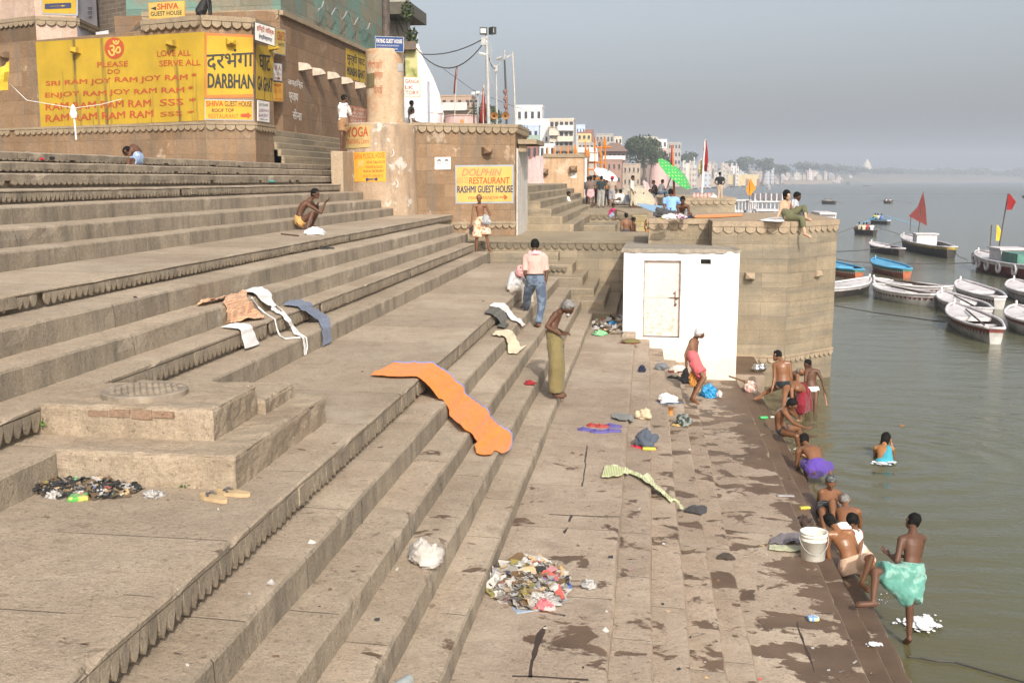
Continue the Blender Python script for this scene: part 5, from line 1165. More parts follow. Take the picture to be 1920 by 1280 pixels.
def spine(J):
 k = J['k']; a, b = J['pel'], J['neck']; xs = (J['hipR'] - J['hipL']).normalized(); xe = (J['shR'] - J['shL']).normalized()
 f = xs.cross((b - a).normalized());
 fr = J['face']; fr = Vector((fr.x, fr.y, 0))
 bend = J.get('mid') or 0.
 fw = (b - a).cross(xs).normalized()     # backward or forward; oriented by the bend sign below
 if fw.dot(fr) > 0: fw = -fw               # fw points to the back
 def at(t):
  c = a.lerp(b, t) + fw * (math.sin(math.pi * t) * (bend or .02) * k); x = xs.lerp(xe, t).normalized(); tg = (b - a).normalized(); y = tg.cross(x).normalized(); x = y.cross(tg)
  return c, x, y
 return at
TORSO = [(-.14, .13, .10), (-.04, .158, .115), (.08, .158, .112), (.22, .142, .098), (.40, .128, .088), (.56, .140, .098), (.72, .155, .106), (.86, .148, .092), (.96, .085, .062)]
def torso_rings(J, t0, t1, grow=0., fat=1.):
 at = spine(J); k = J['k']; R_ = []
 ts = [t0] + [t for t, a, b in TORSO if t0 < t < t1] + [t1]
 for t in ts:
  for (ta, xa, ya), (tb, xb, yb) in zip(TORSO, TORSO[1:]):
   if ta <= t <= tb or (tb == .96 and t > .96) or (ta == -.14 and t < ta):
    u = max(0, t - ta) / (tb - ta); w = xa + (xb - xa) * u; d = ya + (yb - ya) * u; break
  c, x, y = at(t); R_.append((c, x * (w * fat + grow) * k, y * (d * fat + grow) * k))
 return R_
def hand(mb, w, d, side, k, curl=.5, thick=1.):
 """palm, four unequal bent fingers and a thumb from the side of the palm"""
 d = d.normalized(); s = side - d * side.dot(d); s = s.normalized() if s.length > 1e-3 else d.orthogonal().normalized(); n = d.cross(s)
 pc = w + d * .045 * k; mb.tube([w, w + d * .025 * k, w + d * .06 * k, w + d * .088 * k], [.024 * k, .034 * k, .038 * k, .032 * k], 0, 10, flat=(n, .5))
 for i, (o, L) in enumerate(((-.028, .066), (-.009, .076), (.010, .072), (.028, .056))):
  b = w + d * .082 * k + s * o * k; m = b + (d * math.cos(curl * .6) + n * math.sin(curl * .6)) * L * .45 * k; e = m + (d * math.cos(curl * 1.6) + n * math.sin(curl * 1.6)) * L * .6 * k
  limb(mb, [b, m, e], [.0105 * k * thick, .0098 * k * thick, .0085 * k * thick], 6)
 b = w + d * .03 * k - s * .03 * k; m = b + (d * .7 - s * .6 + n * .3) * .035 * k; e = m + (d * .9 - s * .15 + n * .4) * .03 * k
 limb(mb, [b, m, e], [.0125 * k, .011 * k, .009 * k], 6)
def person(label, J, skin=SK1, hair=HBLK, hstyle='short', fat=1., vox=.0105, clothes=(), group=None, face=True, bald=False, beard=None, head_s=1.0, hands=True):
 k = J['k']; mb = MB(); at = spine(J)
 base = Vector((J['pel'].x, J['pel'].y, min(J['anL'].z, J['anR'].z) - .06 * k))
 loft(mb, torso_rings(J, -.14, .97, 0, fat))
 for s in 'LR':
  sh, el, wr = J['sh' + s], J['el' + s], J['wr' + s]; c9 = at(.88)[0]
  limb(mb, [c9.lerp(sh, .35), sh], [.075 * k * fat, .056 * k]); d = wr - el
  limb(mb, [sh, sh.lerp(el, .35), sh.lerp(el, .75), el], [.054 * k * fat, .047 * k * fat, .038 * k, .036 * k]); limb(mb, [el, el.lerp(wr, .3), el.lerp(wr, .75), wr], [.036 * k, .038 * k * fat, .028 * k, .025 * k])
  hd = J.get('hd' + s) or d
  sd = (J['shR'] - J['shL']) * (1 if s == 'L' else -1); sd = Vector((0, 1, 0)).cross(hd) if abs(sd.normalized().dot(hd.normalized())) > .85 else J['face'].cross(sd).cross(hd) if False else Vector((.3, 1, .1)) * (1 if s == 'R' else -1)
  if hands: hand(mb, wr, hd, sd, k, .55)
  else: limb(mb, [wr, wr + hd.normalized() * .13 * k], [.03 * k, .03 * k])
  hp, kn, an, to = J['hip' + s], J['kn' + s], J['an' + s], J['to' + s]
  limb(mb, [hp, hp.lerp(kn, .3), hp.lerp(kn, .7), kn], [.090 * k * fat, .082 * k * fat, .062 * k * fat, .052 * k])
  bk = (kn - hp).normalized() + (kn - an).normalized(); bk = -bk.normalized() if bk.length > .2 else -Vector((J['face'].x, J['face'].y, 0)).normalized()
  limb(mb, [kn, kn.lerp(an, .3) + bk * .012 * k, kn.lerp(an, .65), an], [.050 * k, .053 * k * fat, .038 * k, .032 * k])
  fd = (to - an); up = Vector((0, 0, 1)); heel = an - fd.normalized() * .045 * k - up * .035 * k
  mb.tube([heel - fd * .1, heel, an + fd * .4 - up * .02 * k, to - up * .005 * k, to + fd.normalized() * .05 * k - up * .01 * k], [.022 * k, .036 * k, .040 * k, .042 * k, .022 * k], 0, 10)
 nk, hc = J['neck'], J['head']; f = J['face']; up = (hc - nk); up = (up - f * up.dot(f)); up = up.normalized() if up.length > .02 else Vector((0, 0, 1)); h = k * head_s * 1.04 if k > .75 else k * 1.2 * head_s
 limb(mb, [at(.93)[0], nk.lerp(hc, .35), hc - up * .03 * k], [.062 * k, .050 * k, .052 * k])
 ell(mb, hc + up * .012 * h, (.073 * h, .092 * h, .092 * h), f, up); ell(mb, hc + f * .028 * h - up * .062 * h, (.052 * h, .058 * h, .052 * h), f, up)
 ell(mb, hc + f * .092 * h - up * .018 * h, (.014 * h, .02 * h, .024 * h), f, up); ell(mb, hc + f * .083 * h + up * .018 * h, (.045 * h, .012 * h, .012 * h), f, up); ell(mb, hc + f * .08 * h - up * .062 * h, (.026 * h, .016 * h, .016 * h), f, up); ell(mb, hc + f * .07 * h - up * .095 * h, (.022 * h, .02 * h, .018 * h), f, up)
 sx = f.cross(up)
 for s in (-1, 1): ell(mb, hc + sx * s * .076 * h - up * .012 * h - f * .006 * h, (.012 * h, .024 * h, .032 * h), f, up)
 o = fuse(mb, 'person', skin, None, vox, 2, base=base); o.location = base; tag(o, label, 'person', group)
 def ch(m_, nm, mat, sm=2, fold=0., v=None, fsc=9.): return fuse(m_, nm, mat, o, v or vox * 1.1, sm, fold, fsc, base)
 if face:
  for s in (-1, 1):
   m = MB(); ell(m, hc + f * .078 * h + sx * s * .032 * h + up * .002 * h, (.015 * h, .012 * h, .009 * h), f, up); m.v = [tuple(Vector(q) - base) for q in m.v]; m.build('eye', EYEM, o, True)
  m = MB(); m.tube([hc + f * .088 * h + sx * .022 * h - up * .061 * h, hc + f * .098 * h - up * .059 * h, hc + f * .088 * h - sx * .022 * h - up * .061 * h], .0045 * h, 0, 5); m.v = [tuple(Vector(q) - base) for q in m.v]; m.build('mouth', plain('lips', (.10, .035, .03), .5), o, True)
 if not bald:
  m = MB(); q = {'short': .0, 'long': .02, 'crop': -.006}[hstyle]
  ell(m, hc + up * .030 * h - f * .017 * h, (.083 * h + q * .6, .094 * h + q * .4, .088 * h + q), f, up); ell(m, hc - f * .042 * h - up * .012 * h, (.077 * h + q * .5, .062 * h + q, .072 * h + q), f, up)
  if hstyle != 'crop': ell(m, hc + up * .082 * h + f * .03 * h, (.062 * h, .05 * h, .026 * h + q), f, up)
  if hstyle == 'long': ell(m, hc - f * .05 * h - up * .06 * h, (.08 * h, .05 * h, .09 * h), f, up)
  ch(m, 'hair', hair, 1, .006 * h, vox * .8, 26)
 else:
  m = MB(); ell(m, hc - f * .022 * h + up * .012 * h, (.0765 * h, .082 * h, .080 * h), f, up); ch(m, 'hair_stubble', hair, 1, 0, vox * .8)
 if beard:
  m = MB(); ell(m, hc + f * .05 * h - up * .095 * h, (.048 * h, .045 * h, .05 * h), f, up); limb(m, [hc + f * .06 * h - up * .10 * h, hc + f * .065 * h - up * .17 * h], [.034 * h, .012 * h]); ch(m, 'beard', beard, 1, .005, vox * .8, 26)
 for kind, mat, *opt in clothes:
  m = MB(); op = opt[0] if opt else {}
  if kind in ('briefs', 'shorts', 'trousers', 'lungi'):
   g = {'briefs': .010, 'shorts': .022, 'trousers': .018, 'lungi': .03}[kind] + op.get('g', 0); top = op.get('top', {'briefs': .12, 'shorts': .26, 'trousers': .24, 'lungi': .26}[kind]); loft(m, torso_rings(J, -.14 - (.03 if kind != 'briefs' else 0), top, g, fat))
   u = op.get('u', {'briefs': .13, 'shorts': .62, 'trousers': 1.96, 'lungi': .85}[kind]); hem = {'briefs': 0, 'shorts': .02, 'trousers': .0, 'lungi': .03}[kind] + op.get('hem', 0)
   pts_ = {}
   for s in 'LR':
    hp, kn, an = J['hip' + s], J['kn' + s], J['an' + s]
    def leg(t): return hp.lerp(kn, t) if t <= 1 else kn.lerp(an, t - 1)
    def rad(t): return ((.090 + (.054 - .090) * t) if t <= 1 else .054 - .018 * (t - 1)) * k
    n = max(2, int(u * 5)); ts = [u * i / n for i in range(n + 1)]; wd = op.get('wide', 0.)
    rr = [rad(t) + (g + hem * t + wd * max(0, t - .8)) * k for t in ts]; P = [leg(t) for t in ts]; tube = [P[0]] + P[1:]
    m.tube(tube, rr, 0, 14); pts_[s] = (P, rr)
   if kind == 'lungi' and not op.get('split'):
    for i in range(len(pts_['L'][0])):
     a, b = pts_['L'][0][i], pts_['R'][0][i]
     if i < len(pts_['L'][0]) - 1: m.tube([a.lerp(b, .5), pts_['L'][0][i + 1].lerp(pts_['R'][0][i + 1], .5)], [pts_['L'][1][i] * .9, pts_['L'][1][i + 1] * .9], 0, 12)
     m.tube([a, b], [pts_['L'][1][i] * .8] * 2, 0, 12)
   fo = {'briefs': .003, 'shorts': .010, 'trousers': .011, 'lungi': .014}[kind] * op.get('fold', 1); ch(m, op.get('name', kind), mat, 2, fo, vox * 1.15, op.get('fsc', 10))
   if kind != 'briefs':
    m = MB(); rg = torso_rings(J, top - .05, top + .01, g + .006, fat); loft(m, rg); ch(m, 'waistband', op.get('belt', mat), 1, .002)
  elif kind in ('shirt', 'vest'):
   g = .022 if kind == 'shirt' else .014; loft(m, torso_rings(J, op.get('t0', .10), .95, g, fat)); at_ = spine(J)
   for s in 'LR':
    sh, el, wr = J['sh' + s], J['el' + s], J['wr' + s]; limb(m, [at_(.88)[0].lerp(sh, .35), sh.lerp(at_(.88)[0], .0 if kind == 'shirt' else .25)], [.095 * k * fat, .072 * k if kind == 'shirt' else .06 * k])
    if kind == 'shirt':
     u = op.get('sl', .62); e = sh.lerp(el, min(u, 1)); P = [sh, sh.lerp(el, u * .5 if u < 1 else .5), e]; rr = [.074 * k, .068 * k, .064 * k if u < 1 else .054 * k]
     if u > 1: P.append(el.lerp(wr, u - 1)); rr.append(.042 * k)
     m.tube(P, rr, 0, 12)
   ch(m, op.get('name', kind), mat, 2, .010, vox * 1.15, 10)
   m = MB(); c, x, y = at_(.965); pts = [c + x * math.cos(a) * .085 * k + y * math.sin(a) * .075 * k for a in [2 * math.pi * i / 14 for i in range(15)]]; m.tube(pts, .016 * k, 0, 8); ch(m, 'collar', mat, 1, 0)
  elif kind == 'scarf':
   c, x, y = at(.97); pts = [c + x * math.cos(a) * .105 * k + y * math.sin(a) * .095 * k + Vector((0, 0, .02 * k * math.sin(3 * a))) for a in [2 * math.pi * i / 16 for i in range(17)]]
   m.tube(pts, [.036 * k + .008 * math.sin(i * 2.1) * k for i in range(17)], 0, 10)
   if op.get('cape'): limb(m, [J['shL'].lerp(nk, .3) + Vector((0, 0, .02)), nk + y * -.0, J['shR'].lerp(nk, .0) + Vector((0, 0, .045))], [.03 * k, .06 * k, .035 * k]); 
   ch(m, 'scarf', mat, 1, .008, vox, 22)
  elif kind == 'turban':
   for i in range(4):
    pts = [hc + up * (.03 + .03 * i - .03) * h + (f * math.cos(a) * (.098 - .008 * i) + sx * math.sin(a) * (.088 - .008 * i)) * h + up * .02 * h * math.sin(a + i * 1.7) for a in [2 * math.pi * j / 14 for j in range(15)]]; m.tube(pts, .026 * h, 0, 8)
   ell(m, hc + up * .05 * h, (.08 * h, .09 * h, .07 * h), f, up)
   if op.get('chin'): m.tube([hc + sx * .085 * h + up * .02 * h, hc + sx * .07 * h - up * .08 * h + f * .02 * h, hc - up * .125 * h + f * .05 * h, hc - sx * .07 * h - up * .08 * h + f * .02 * h, hc - sx * .085 * h + up * .02 * h], .028 * h, 0, 8)
   ch(m, 'headcloth', mat, 1, .006, vox, 24)
  elif kind == 'sash':      # cloth from one shoulder across the back to the other hip
   at_ = spine(J); sgn = op.get('s', 1); rows = []
   for i in range(8):
    t = i / 7; c, x, y = at_(.92 - .85 * t); rows.append((c + x * sgn * (.07 + .02 * t) * k * (1 - t * .55), x * (.075 + .085 * t) * k, y * (.11 + .02 * t) * k))
   loft(m, rows); ch(m, op.get('name', 'sari_end'), mat, 2, .012, vox, 14)
 return o
# ---- templates for people too far off to see more than stance and dress
def local_pose(loc, S, rz, pts, face):
 k = S / 1.65; M = Matrix.Rotation(rz, 3, 'Z'); J = {n: Vector(loc) + M @ (Vector(p) * k) for n, p in pts.items()}; J['face'] = (M @ Vector(face)).normalized(); J['k'] = k; J['mid'] = .03; return J
STAND = dict(pel=(0, 0, .86), neck=(0, -.01, 1.36), head=(0, .02, 1.55), shL=(-.18, 0, 1.33), shR=(.18, 0, 1.33), elL=(-.23, -.03, 1.06), elR=(.23, -.03, 1.06), wrL=(-.2, .1, .84), wrR=(.22, .08, .83), hipL=(-.09, 0, .84), hipR=(.09, 0, .84), knL=(-.10, .03, .45), knR=(.10, .0, .45), anL=(-.11, -.02, .07), anR=(.11, -.04, .07), toL=(-.13, .12, .03), toR=(.13, .1, .03))
SIT = dict(pel=(0, 0, .12), neck=(0, .10, .58), head=(0, .17, .76), shL=(-.18, .1, .55), shR=(.18, .1, .55), elL=(-.24, .2, .32), elR=(.24, .2, .32), wrL=(-.12, .4, .28), wrR=(.12, .4, .28), hipL=(-.09, .02, .11), hipR=(.09, .02, .11), knL=(-.16, .34, .34), knR=(.16, .34, .34), anL=(-.12, .42, -.06), anR=(.12, .42, -.06), toL=(-.13, .56, -.1), toR=(.13, .56, -.1))
SQUAT = dict(SIT, anL=(-.11, .28, .05), anR=(.11, .28, .05), toL=(-.13, .42, .02), toR=(.13, .42, .02), pel=(0, 0, .16), hipL=(-.09, 0, .15), hipR=(.09, 0, .15), knL=(-.16, .34, .46), knR=(.16, .34, .46), wrL=(-.1, .5, .4), wrR=(.1, .5, .4), elL=(-.2, .3, .42), elR=(.2, .3, .42))
def extra(label, px, py, Y, S, rz, tmpl, skin, clothes, hair=HBLK, vox=.022, mod=None, group=None, **kw):
 p = at_y(px, py, Y); t = dict(tmpl); t.update(mod or {})
 return person(label, local_pose(p, S, rz, t, kw.pop('face', (0, 1, -.15))), skin, hair, clothes=clothes, vox=vox, face=False, hands=False, group=group, **kw)
C = cloth
WHITE = C('white_cotton', (.74, .72, .70)); OFFW = C('off_white_cloth', (.60, .55, .48)); JEANS = C('faded_denim', (.075, .10, .145), (.14, .18, .24), 'blotch', 6); KHAKI = C('khaki_cloth', (.185, .145, .062)); PINKS = C('pale_pink_cotton', (.56, .36, .31)); PINKC = C('pink_check', (.62, .20, .22), (.72, .55, .55), 'check', 18); GREYC = C('grey_check_cloth', (.35, .35, .35), (.5, .5, .5), 'check', 30)
BLACKC = C('black_cloth', (.018, .018, .02)); CORAL = C('coral_pink_cloth', (.56, .12, .13)); CRIM = C('crimson_wet_cloth', (.20, .014, .024), rough=.5); PURP = C('purple_cloth', (.10, .055, .30)); TANS = C('tan_cotton', (.60, .42, .30)); MINT = C('mint_cloth', (.11, .29, .235), (.22, .40, .34), 'blotch', 7); AQUA = C('wet_aqua_sari', (.05, .30, .38), rough=.35); BATIK = C('batik_cloth', (.66, .55, .42), (.60, .20, .08), 'blotch', 16); GOLDP = C('golden_print', (.56, .30, .09), (.68, .52, .28), 'dots', 22); BLUES = C('sky_blue_shirt', (.22, .40, .70)); OLIVE = C('olive_cloth', (.125, .125, .065)); STRP = C('striped_shirt', (.70, .70, .72), (.03, .035, .08), 'stripes', 9); LBLUE = C('light_blue_print', (.20, .28, .42), (.36, .42, .52), 'blotch', 12); GREYD = C('dark_grey_cloth', (.07, .07, .075)); BEIGE = C('beige_trouser', (.42, .33, .25)); ORNG = C('orange_cloth', (.72, .23, .04)); REDC = C('red_cloth', (.42, .02, .03)); MAGE = C('magenta_cloth', (.46, .03, .12)); YELC = C('yellow_cloth', (.66, .50, .06))
zE = HC - 4.78
G = lambda px, py, h: at_h(px, py, h).y
# khaki man
person('thin bearded man standing in khaki trousers, bare chested, head bowed on the lowest step', pose(G(1045, 741, 3.335), 1.62, dict(pel=(1041, 637), neck=(1049, 584, 1), head=(1065.5, 576, -1), shL=(1046, 588, 1), elL=(1034, 612, 1), wrL=(1054, 622, 1), shR=(1041, 590, -1), elR=(1025, 612, -1), wrR=(1049, 626, -1), hdR=(1, .2, -.1), hdL=(1, -.1, -.1),
 knL=(1046, 683, 1), knR=(1042, 683, -1), anL=(1046, 734), anR=(1042, 737), toL=(1057, 739), toR=(1053, 742), face=(1, -.25, -.75), mid=.07)), SK2, HGRY, clothes=[('trousers', KHAKI, dict(g=.022, hem=.02, fold=1.5, belt=KHAKI))], fat=.86, beard=HWHT)
# pink shirt man
person('man in pale pink shirt and jeans from behind, one foot up on a step', pose(G(1010, 611, 2.9), 1.68, dict(pel=(1004, 526), neck=(1003, 474, 1), head=(1003, 459, 1), shL=(986, 483, 1), elL=(984, 513, 1), wrL=(991, 528, 1), shR=(1021, 483, 1), elR=(1025, 513, 1), wrR=(1021, 540, 1),
 hipL=(996, 529, 1), hipR=(1013, 529, -1), knL=(989, 556, 1), anL=(987, 578, 1), toL=(983, 582, 1), knR=(1016, 571, 1), anR=(1009, 607, -1), toR=(1004, 610, 1), face=(-.1, 1, -.05))), SK2, HBLK, clothes=[('trousers', JEANS, dict(g=.012, belt=BLACKC)), ('shirt', PINKS, dict(t0=.08, sl=.8)), ('scarf', PINKC, dict(cape=1))], face=False)
# sitting man with red headcloth
person('man with a red checked headcloth sitting beside the man in pink shirt', pose(G(968, 546, 2.38), 1.6, dict(pel=(967, 542), neck=(971, 511, 1), head=(975, 510, -1), shL=(962, 515, -1), elL=(956, 533, -1), wrL=(953, 546, -1), shR=(982, 516, 1), elR=(985, 528, 1), wrR=(990, 536, -1),
 knL=(984, 540, -1), anL=(982, 571, -1), toL=(979, 576, -1), knR=(994, 543, 1), anR=(996, 570, 1), toR=(999, 574, -1), face=(.3, -.7, -.8), mid=.08)), SK2, HBLK, clothes=[('trousers', OFFW, {}), ('shirt', GREYC, dict(t0=.0, sl=1.85)), ('turban', C('red_check_scarf', (.5, .10, .10), (.66, .42, .4), 'check', 22), dict(chin=1))], fat=.95)
# man by the restaurant advert
person('thin bare chested man in a batik cloth coming down beside the restaurant advert', pose(G(905, 473, 2.116), 1.66, dict(pel=(903, 415), neck=(899, 382, 1), head=(898.5, 371, -1), shL=(889, 386, -1), elL=(886, 403, -1), wrL=(883.5, 420, -1), shR=(911, 385, 1), elR=(919, 402, 1), wrR=(912, 412, -1),
 knL=(894, 445, -1), anL=(893, 470, 1), toL=(893, 474, -1), knR=(912, 441, -1), anR=(917, 466, 1), toR=(921, 470, -1), face=(0, -1, -.1))), SK1, HGRY, 'crop', clothes=[('lungi', BATIK, dict(u=.98, split=1, g=.01, hem=.03))], fat=.84, bald=True, vox=.013)
# squatting man
person('dark man squatting on the platform in a golden print cloth, one hand raised', pose(G(577, 432, 1.1215), 1.58, dict(pel=(561, 417), neck=(582, 375, 1), head=(591, 363, -1), shR=(578, 384, -1), elR=(602, 399, -1), wrR=(610.5, 379, -1), hdR=(.9, 0, .6), shL=(586, 382, 1), elL=(596, 393, 1), wrL=(595.5, 384, -1), hipL=(562, 415, 1), hipR=(561, 418, -1),
 knR=(586, 399, -1), anR=(576, 427, -1), toR=(586, 431, -1), knL=(594, 400, 1), anL=(585, 423, 1), toL=(594, 427, 1), face=(1, -.1, -.12), mid=.09)), SK2, HBLK, clothes=[('briefs', GOLDP, dict(g=.014, top=.2, u=.3))], fat=.92, vox=.012)
# man with blue shorts
person('bent man in blue shorts, head in hands, sitting below the prayer wall', pose(20.25, 1.5, dict(pel=(258, 302), neck=(247, 275, 1), head=(237.5, 283, -1), shL=(252, 276, 1), elL=(248, 294, -1), wrL=(239, 288, -1), shR=(247, 279, -1), elR=(242, 297, -1), wrR=(237, 290, 1),
 knR=(241, 300, -1), anR=(238, 324, -1), toR=(231, 327, -1), knL=(247, 300, -1), anL=(250, 322, -1), toL=(246, 326, -1), face=(-.6, -.2, -1), mid=.08)), SK2, HBLK, clothes=[('shorts', LBLUE, dict(u=.5))], fat=.9, vox=.013)
# newel block with the man leaning on the pillar
mb = MB(); a, b = at_y(628, 300, 31.0), at_y(650, 300, 31.0); slab(mb, a.x, b.x, 30.6, 32.4, HC - .6, at_y(640, 284, 31).z, 0, 2); tag(mb.build('newel_block', M_PLAIN), 'plain stone end block of the top steps against the round pillar', 'stone block')
person('man in white shirt leaning on the round pillar with his back turned', pose(31.2, 1.66, dict(pel=(643.5, 229), neck=(644, 195, 1), head=(646, 185, 1), shL=(637.5, 200, -1), elL=(637, 214, 1), wrL=(650, 214, 1), shR=(651, 201, 1), elR=(657, 215, 1), wrR=(661, 207, 1), knL=(641, 254, -1), anL=(639.5, 280, 1), toL=(642, 284, 1), knR=(644, 255, 1), anR=(643.5, 280, 1), toR=(649, 283, 1), face=(.6, .8, -.05))), SK2, HBLK,
 clothes=[('shorts', C('checked_brown_cloth', (.16, .09, .05), (.35, .2, .1), 'check', 26), dict(u=.7)), ('shirt', WHITE, dict(t0=.1, sl=1.3)), ('scarf', WHITE, {})], fat=.92, vox=.013, face=False)
extra('boy in a grey shirt standing behind the pillar edge, taller of the two', 772, 262, 41, 1.5, R(-60), STAND, SK2, [('trousers', GREYD, {}), ('shirt', C('grey_green_shirt', (.14, .14, .11)), {})]); extra('boy in a white shirt looking at something in his hands, shorter of the two', 774, 268, 40.6, 1.3, R(-70), STAND, SK2, [('trousers', BEIGE, {}), ('shirt', WHITE, {})], mod=dict(wrL=(-.08, .34, 1.0), wrR=(.08, .34, 1.0)))
# white haired walker
person('white haired man in a coral loincloth walking past the white hut carrying dark clothes', pose(G(1306, 757, 4.35), 1.6, dict(pel=(1301, 674), neck=(1303.5, 634, 1), head=(1311.5, 625, -1), shR=(1296.5, 641, -1), elR=(1286, 664, -1), wrR=(1287, 687, -1), shL=(1306, 641, 1), elL=(1305, 664, 1), wrL=(1310, 684, 1), hipR=(1300, 677, -1), hipL=(1304, 677, 1),
 knR=(1321, 708, -1), anR=(1300, 745, -1), toR=(1308, 754, -1), knL=(1312, 712, 1), anL=(1297, 746, 1), toL=(1303, 755, 1), face=(1, -.15, -.28), mid=.04)), SK1, HWHT, clothes=[('lungi', CORAL, dict(u=.72, g=-.006, hem=.02))], fat=.9)
# bathers at the far end
person('young man in black briefs stepping down into the river, back turned', pose(G(1423, 748, 4.75) - .2, 1.62, dict(pel=(1468, 719), neck=(1465, 676, 1), head=(1457, 666, 1), shL=(1452, 684, -1), elL=(1452, 709, -1), wrL=(1448, 729, -1), shR=(1480, 681, 1), elR=(1483, 705, 1), wrR=(1483, 724, 1), hipL=(1460, 722, -1), hipR=(1475, 722, 1), knL=(1440, 733, 1), anL=(1423, 744, -1), toL=(1416, 747, -1), knR=(1471, 744, -1), anR=(1468, 772, -1), toR=(1464, 778, 1), face=(-.75, .6, -.35))), SKW, HBLK, clothes=[('briefs', C('wet_black_briefs', (.02, .025, .028), rough=.4), {})], face=False)
person('bald older man bending behind the young man in black briefs', pose(24.3, 1.6, dict(pel=(1478, 726), neck=(1491, 699, -1), head=(1500.5, 697, -1), shL=(1487, 700, 1), elL=(1489, 718, 1), wrL=(1493, 735, 1), shR=(1495, 703, -1), elR=(1496, 722, -1), wrR=(1499, 738, 1), knL=(1477, 751), anL=(1475, 776), toL=(1482, 780), knR=(1483, 752), anR=(1482, 777), toR=(1489, 780), face=(1, -.3, -.6), mid=.05)), SKW, HGRY, bald=True, clothes=[('lungi', WHITE, dict(u=.9))], fat=.95)
person('man bent double in a wet crimson cloth, washing in the shallows', pose(G(1505, 772, 5.2) - .6, 1.6, dict(pel=(1506, 732), neck=(1483, 723, -1), head=(1479, 737, -1), shL=(1484, 722, 1), elL=(1489, 742, 1), wrL=(1491, 765, 1), shR=(1484, 729, -1), elR=(1485, 750, -1), wrR=(1490, 773, -1), hipL=(1509, 732, 1), hipR=(1503, 735, -1), knL=(1513, 752, 1), anL=(1512, 780, 1), toL=(1504, 783), knR=(1502, 757, -1), anR=(1500, 786, 1), toR=(1494, 788), face=(-.5, -.2, -.9), mid=.06)), SKW, HBLK, clothes=[('lungi', CRIM, dict(u=1.45, top=.2))], face=False)
person('boy in white briefs standing shin deep holding a stick, right of the crimson cloth', pose(G(1527, 768, 5.2), 1.5, dict(pel=(1523, 729), neck=(1520, 691, 1), head=(1514, 682, -1), shL=(1512, 696, -1), elL=(1510, 713, -1), wrL=(1508, 729, 1), shR=(1533, 696, 1), elR=(1542, 714, -1), wrR=(1546, 731, -1), knL=(1520, 758, -1), anL=(1518, 792, 1), toL=(1513, 797, -1), knR=(1529, 757, -1), anR=(1527, 792, 1), toR=(1525, 797, -1), face=(-.8, -.5, -.3))), SK2, HBLK, clothes=[('briefs', WHITE, {})])
mb = MB(); a = at_y(1545, 733, G(1527, 768, 5.2) - .1); b = at_y(1550, 760, a.y - .1); mb.tube([a + (a - b) * .1, b], .02, 0, 7); o = mb.build('stick', C('pink_brown_stick', (.34, .16, .13))); tag(o, 'reddish stick held pointing down at the water by the boy in white briefs', 'stick')
person('man in black briefs sitting sideways on the wet step, arm stretched to the water', pose(G(1467, 813, 4.83), 1.62, dict(pel=(1467, 806), neck=(1471, 765, -1), head=(1485, 757.5, -1), shR=(1472, 773, -1), elR=(1487, 793, -1), wrR=(1507, 801, -1), hdR=(1, -.2, -.1), shL=(1480, 770, 1), elL=(1492, 781, 1), wrL=(1488, 768, -1), hipR=(1467, 808, -1), hipL=(1470, 804, 1), knR=(1494, 817, -1), anR=(1503, 848, 1), toR=(1512, 855), knL=(1496, 802, 1), anL=(1506, 832, 1), toL=(1514, 838), face=(.9, -.3, -.55), mid=.08)), SKW, HBLK, clothes=[('briefs', C('wet_black_briefs', (.02, .025, .028), rough=.4), {})])
person('man in a purple cloth squatting at the water with his wet back turned', pose(G(1530, 898, 5.0) + .1, 1.62, dict(pel=(1530, 880), neck=(1513, 836, 1), head=(1506.5, 824, 1), shL=(1497, 846, -1), elL=(1494, 872, 1), wrL=(1501, 885, 1), shR=(1534, 843, 1), elR=(1540, 866, 1), wrR=(1530, 880, 1), hipL=(1523, 880, -1), hipR=(1537, 880, 1), knL=(1509, 866, 1), anL=(1511, 893, 1), toL=(1507, 898, 1), knR=(1556, 874, 1), anR=(1556, 897, -1), toR=(1562, 900, 1), face=(-.35, .9, -.45), mid=.07)), SKW, HBLK, clothes=[('lungi', PURP, dict(u=.85, split=1, g=.0))], face=False)
person('soapy haired man washing his knee, facing the camera at the waterline', pose(G(1553, 966, 5.0), 1.6, dict(pel=(1552, 957), neck=(1556, 918, 1), head=(1557.5, 903.5, -1), shL=(1540, 922, -1), elL=(1534, 943, 1), wrL=(1546, 951, -1), shR=(1571, 923, 1), elR=(1572, 944, 1), wrR=(1563, 948, -1), knL=(1541, 958, -1), anL=(1545, 990, -1), toL=(1545, 998), knR=(1560, 940, -1), anR=(1562, 972, -1), toR=(1563, 982), face=(0, -1, -.65), mid=.05)), SKW, plain('soapy_hair', (.10, .10, .10), .3, .5, 30, .4, 60), clothes=[('shorts', BLACKC, dict(u=.4))])
person('bald man sitting in the shallows with his back to the camera', pose(15.0, 1.62, dict(pel=(1586, 1003), neck=(1586, 952, 1), head=(1584, 937, 1), shL=(1567, 960, -1), elL=(1562, 986, 1), wrL=(1572, 1000, 1), shR=(1609, 959, 1), elR=(1613, 985, 1), wrR=(1602, 1000, 1), knL=(1575, 1002, 1), anL=(1574, 1030, 1), toL=(1572, 1035), knR=(1602, 1003, 1), anR=(1603, 1030, 1), toR=(1605, 1035), face=(.2, 1, -.35), mid=.05)), SKW, HGRY, bald=True, clothes=[('shorts', WHITE, {})], face=False)
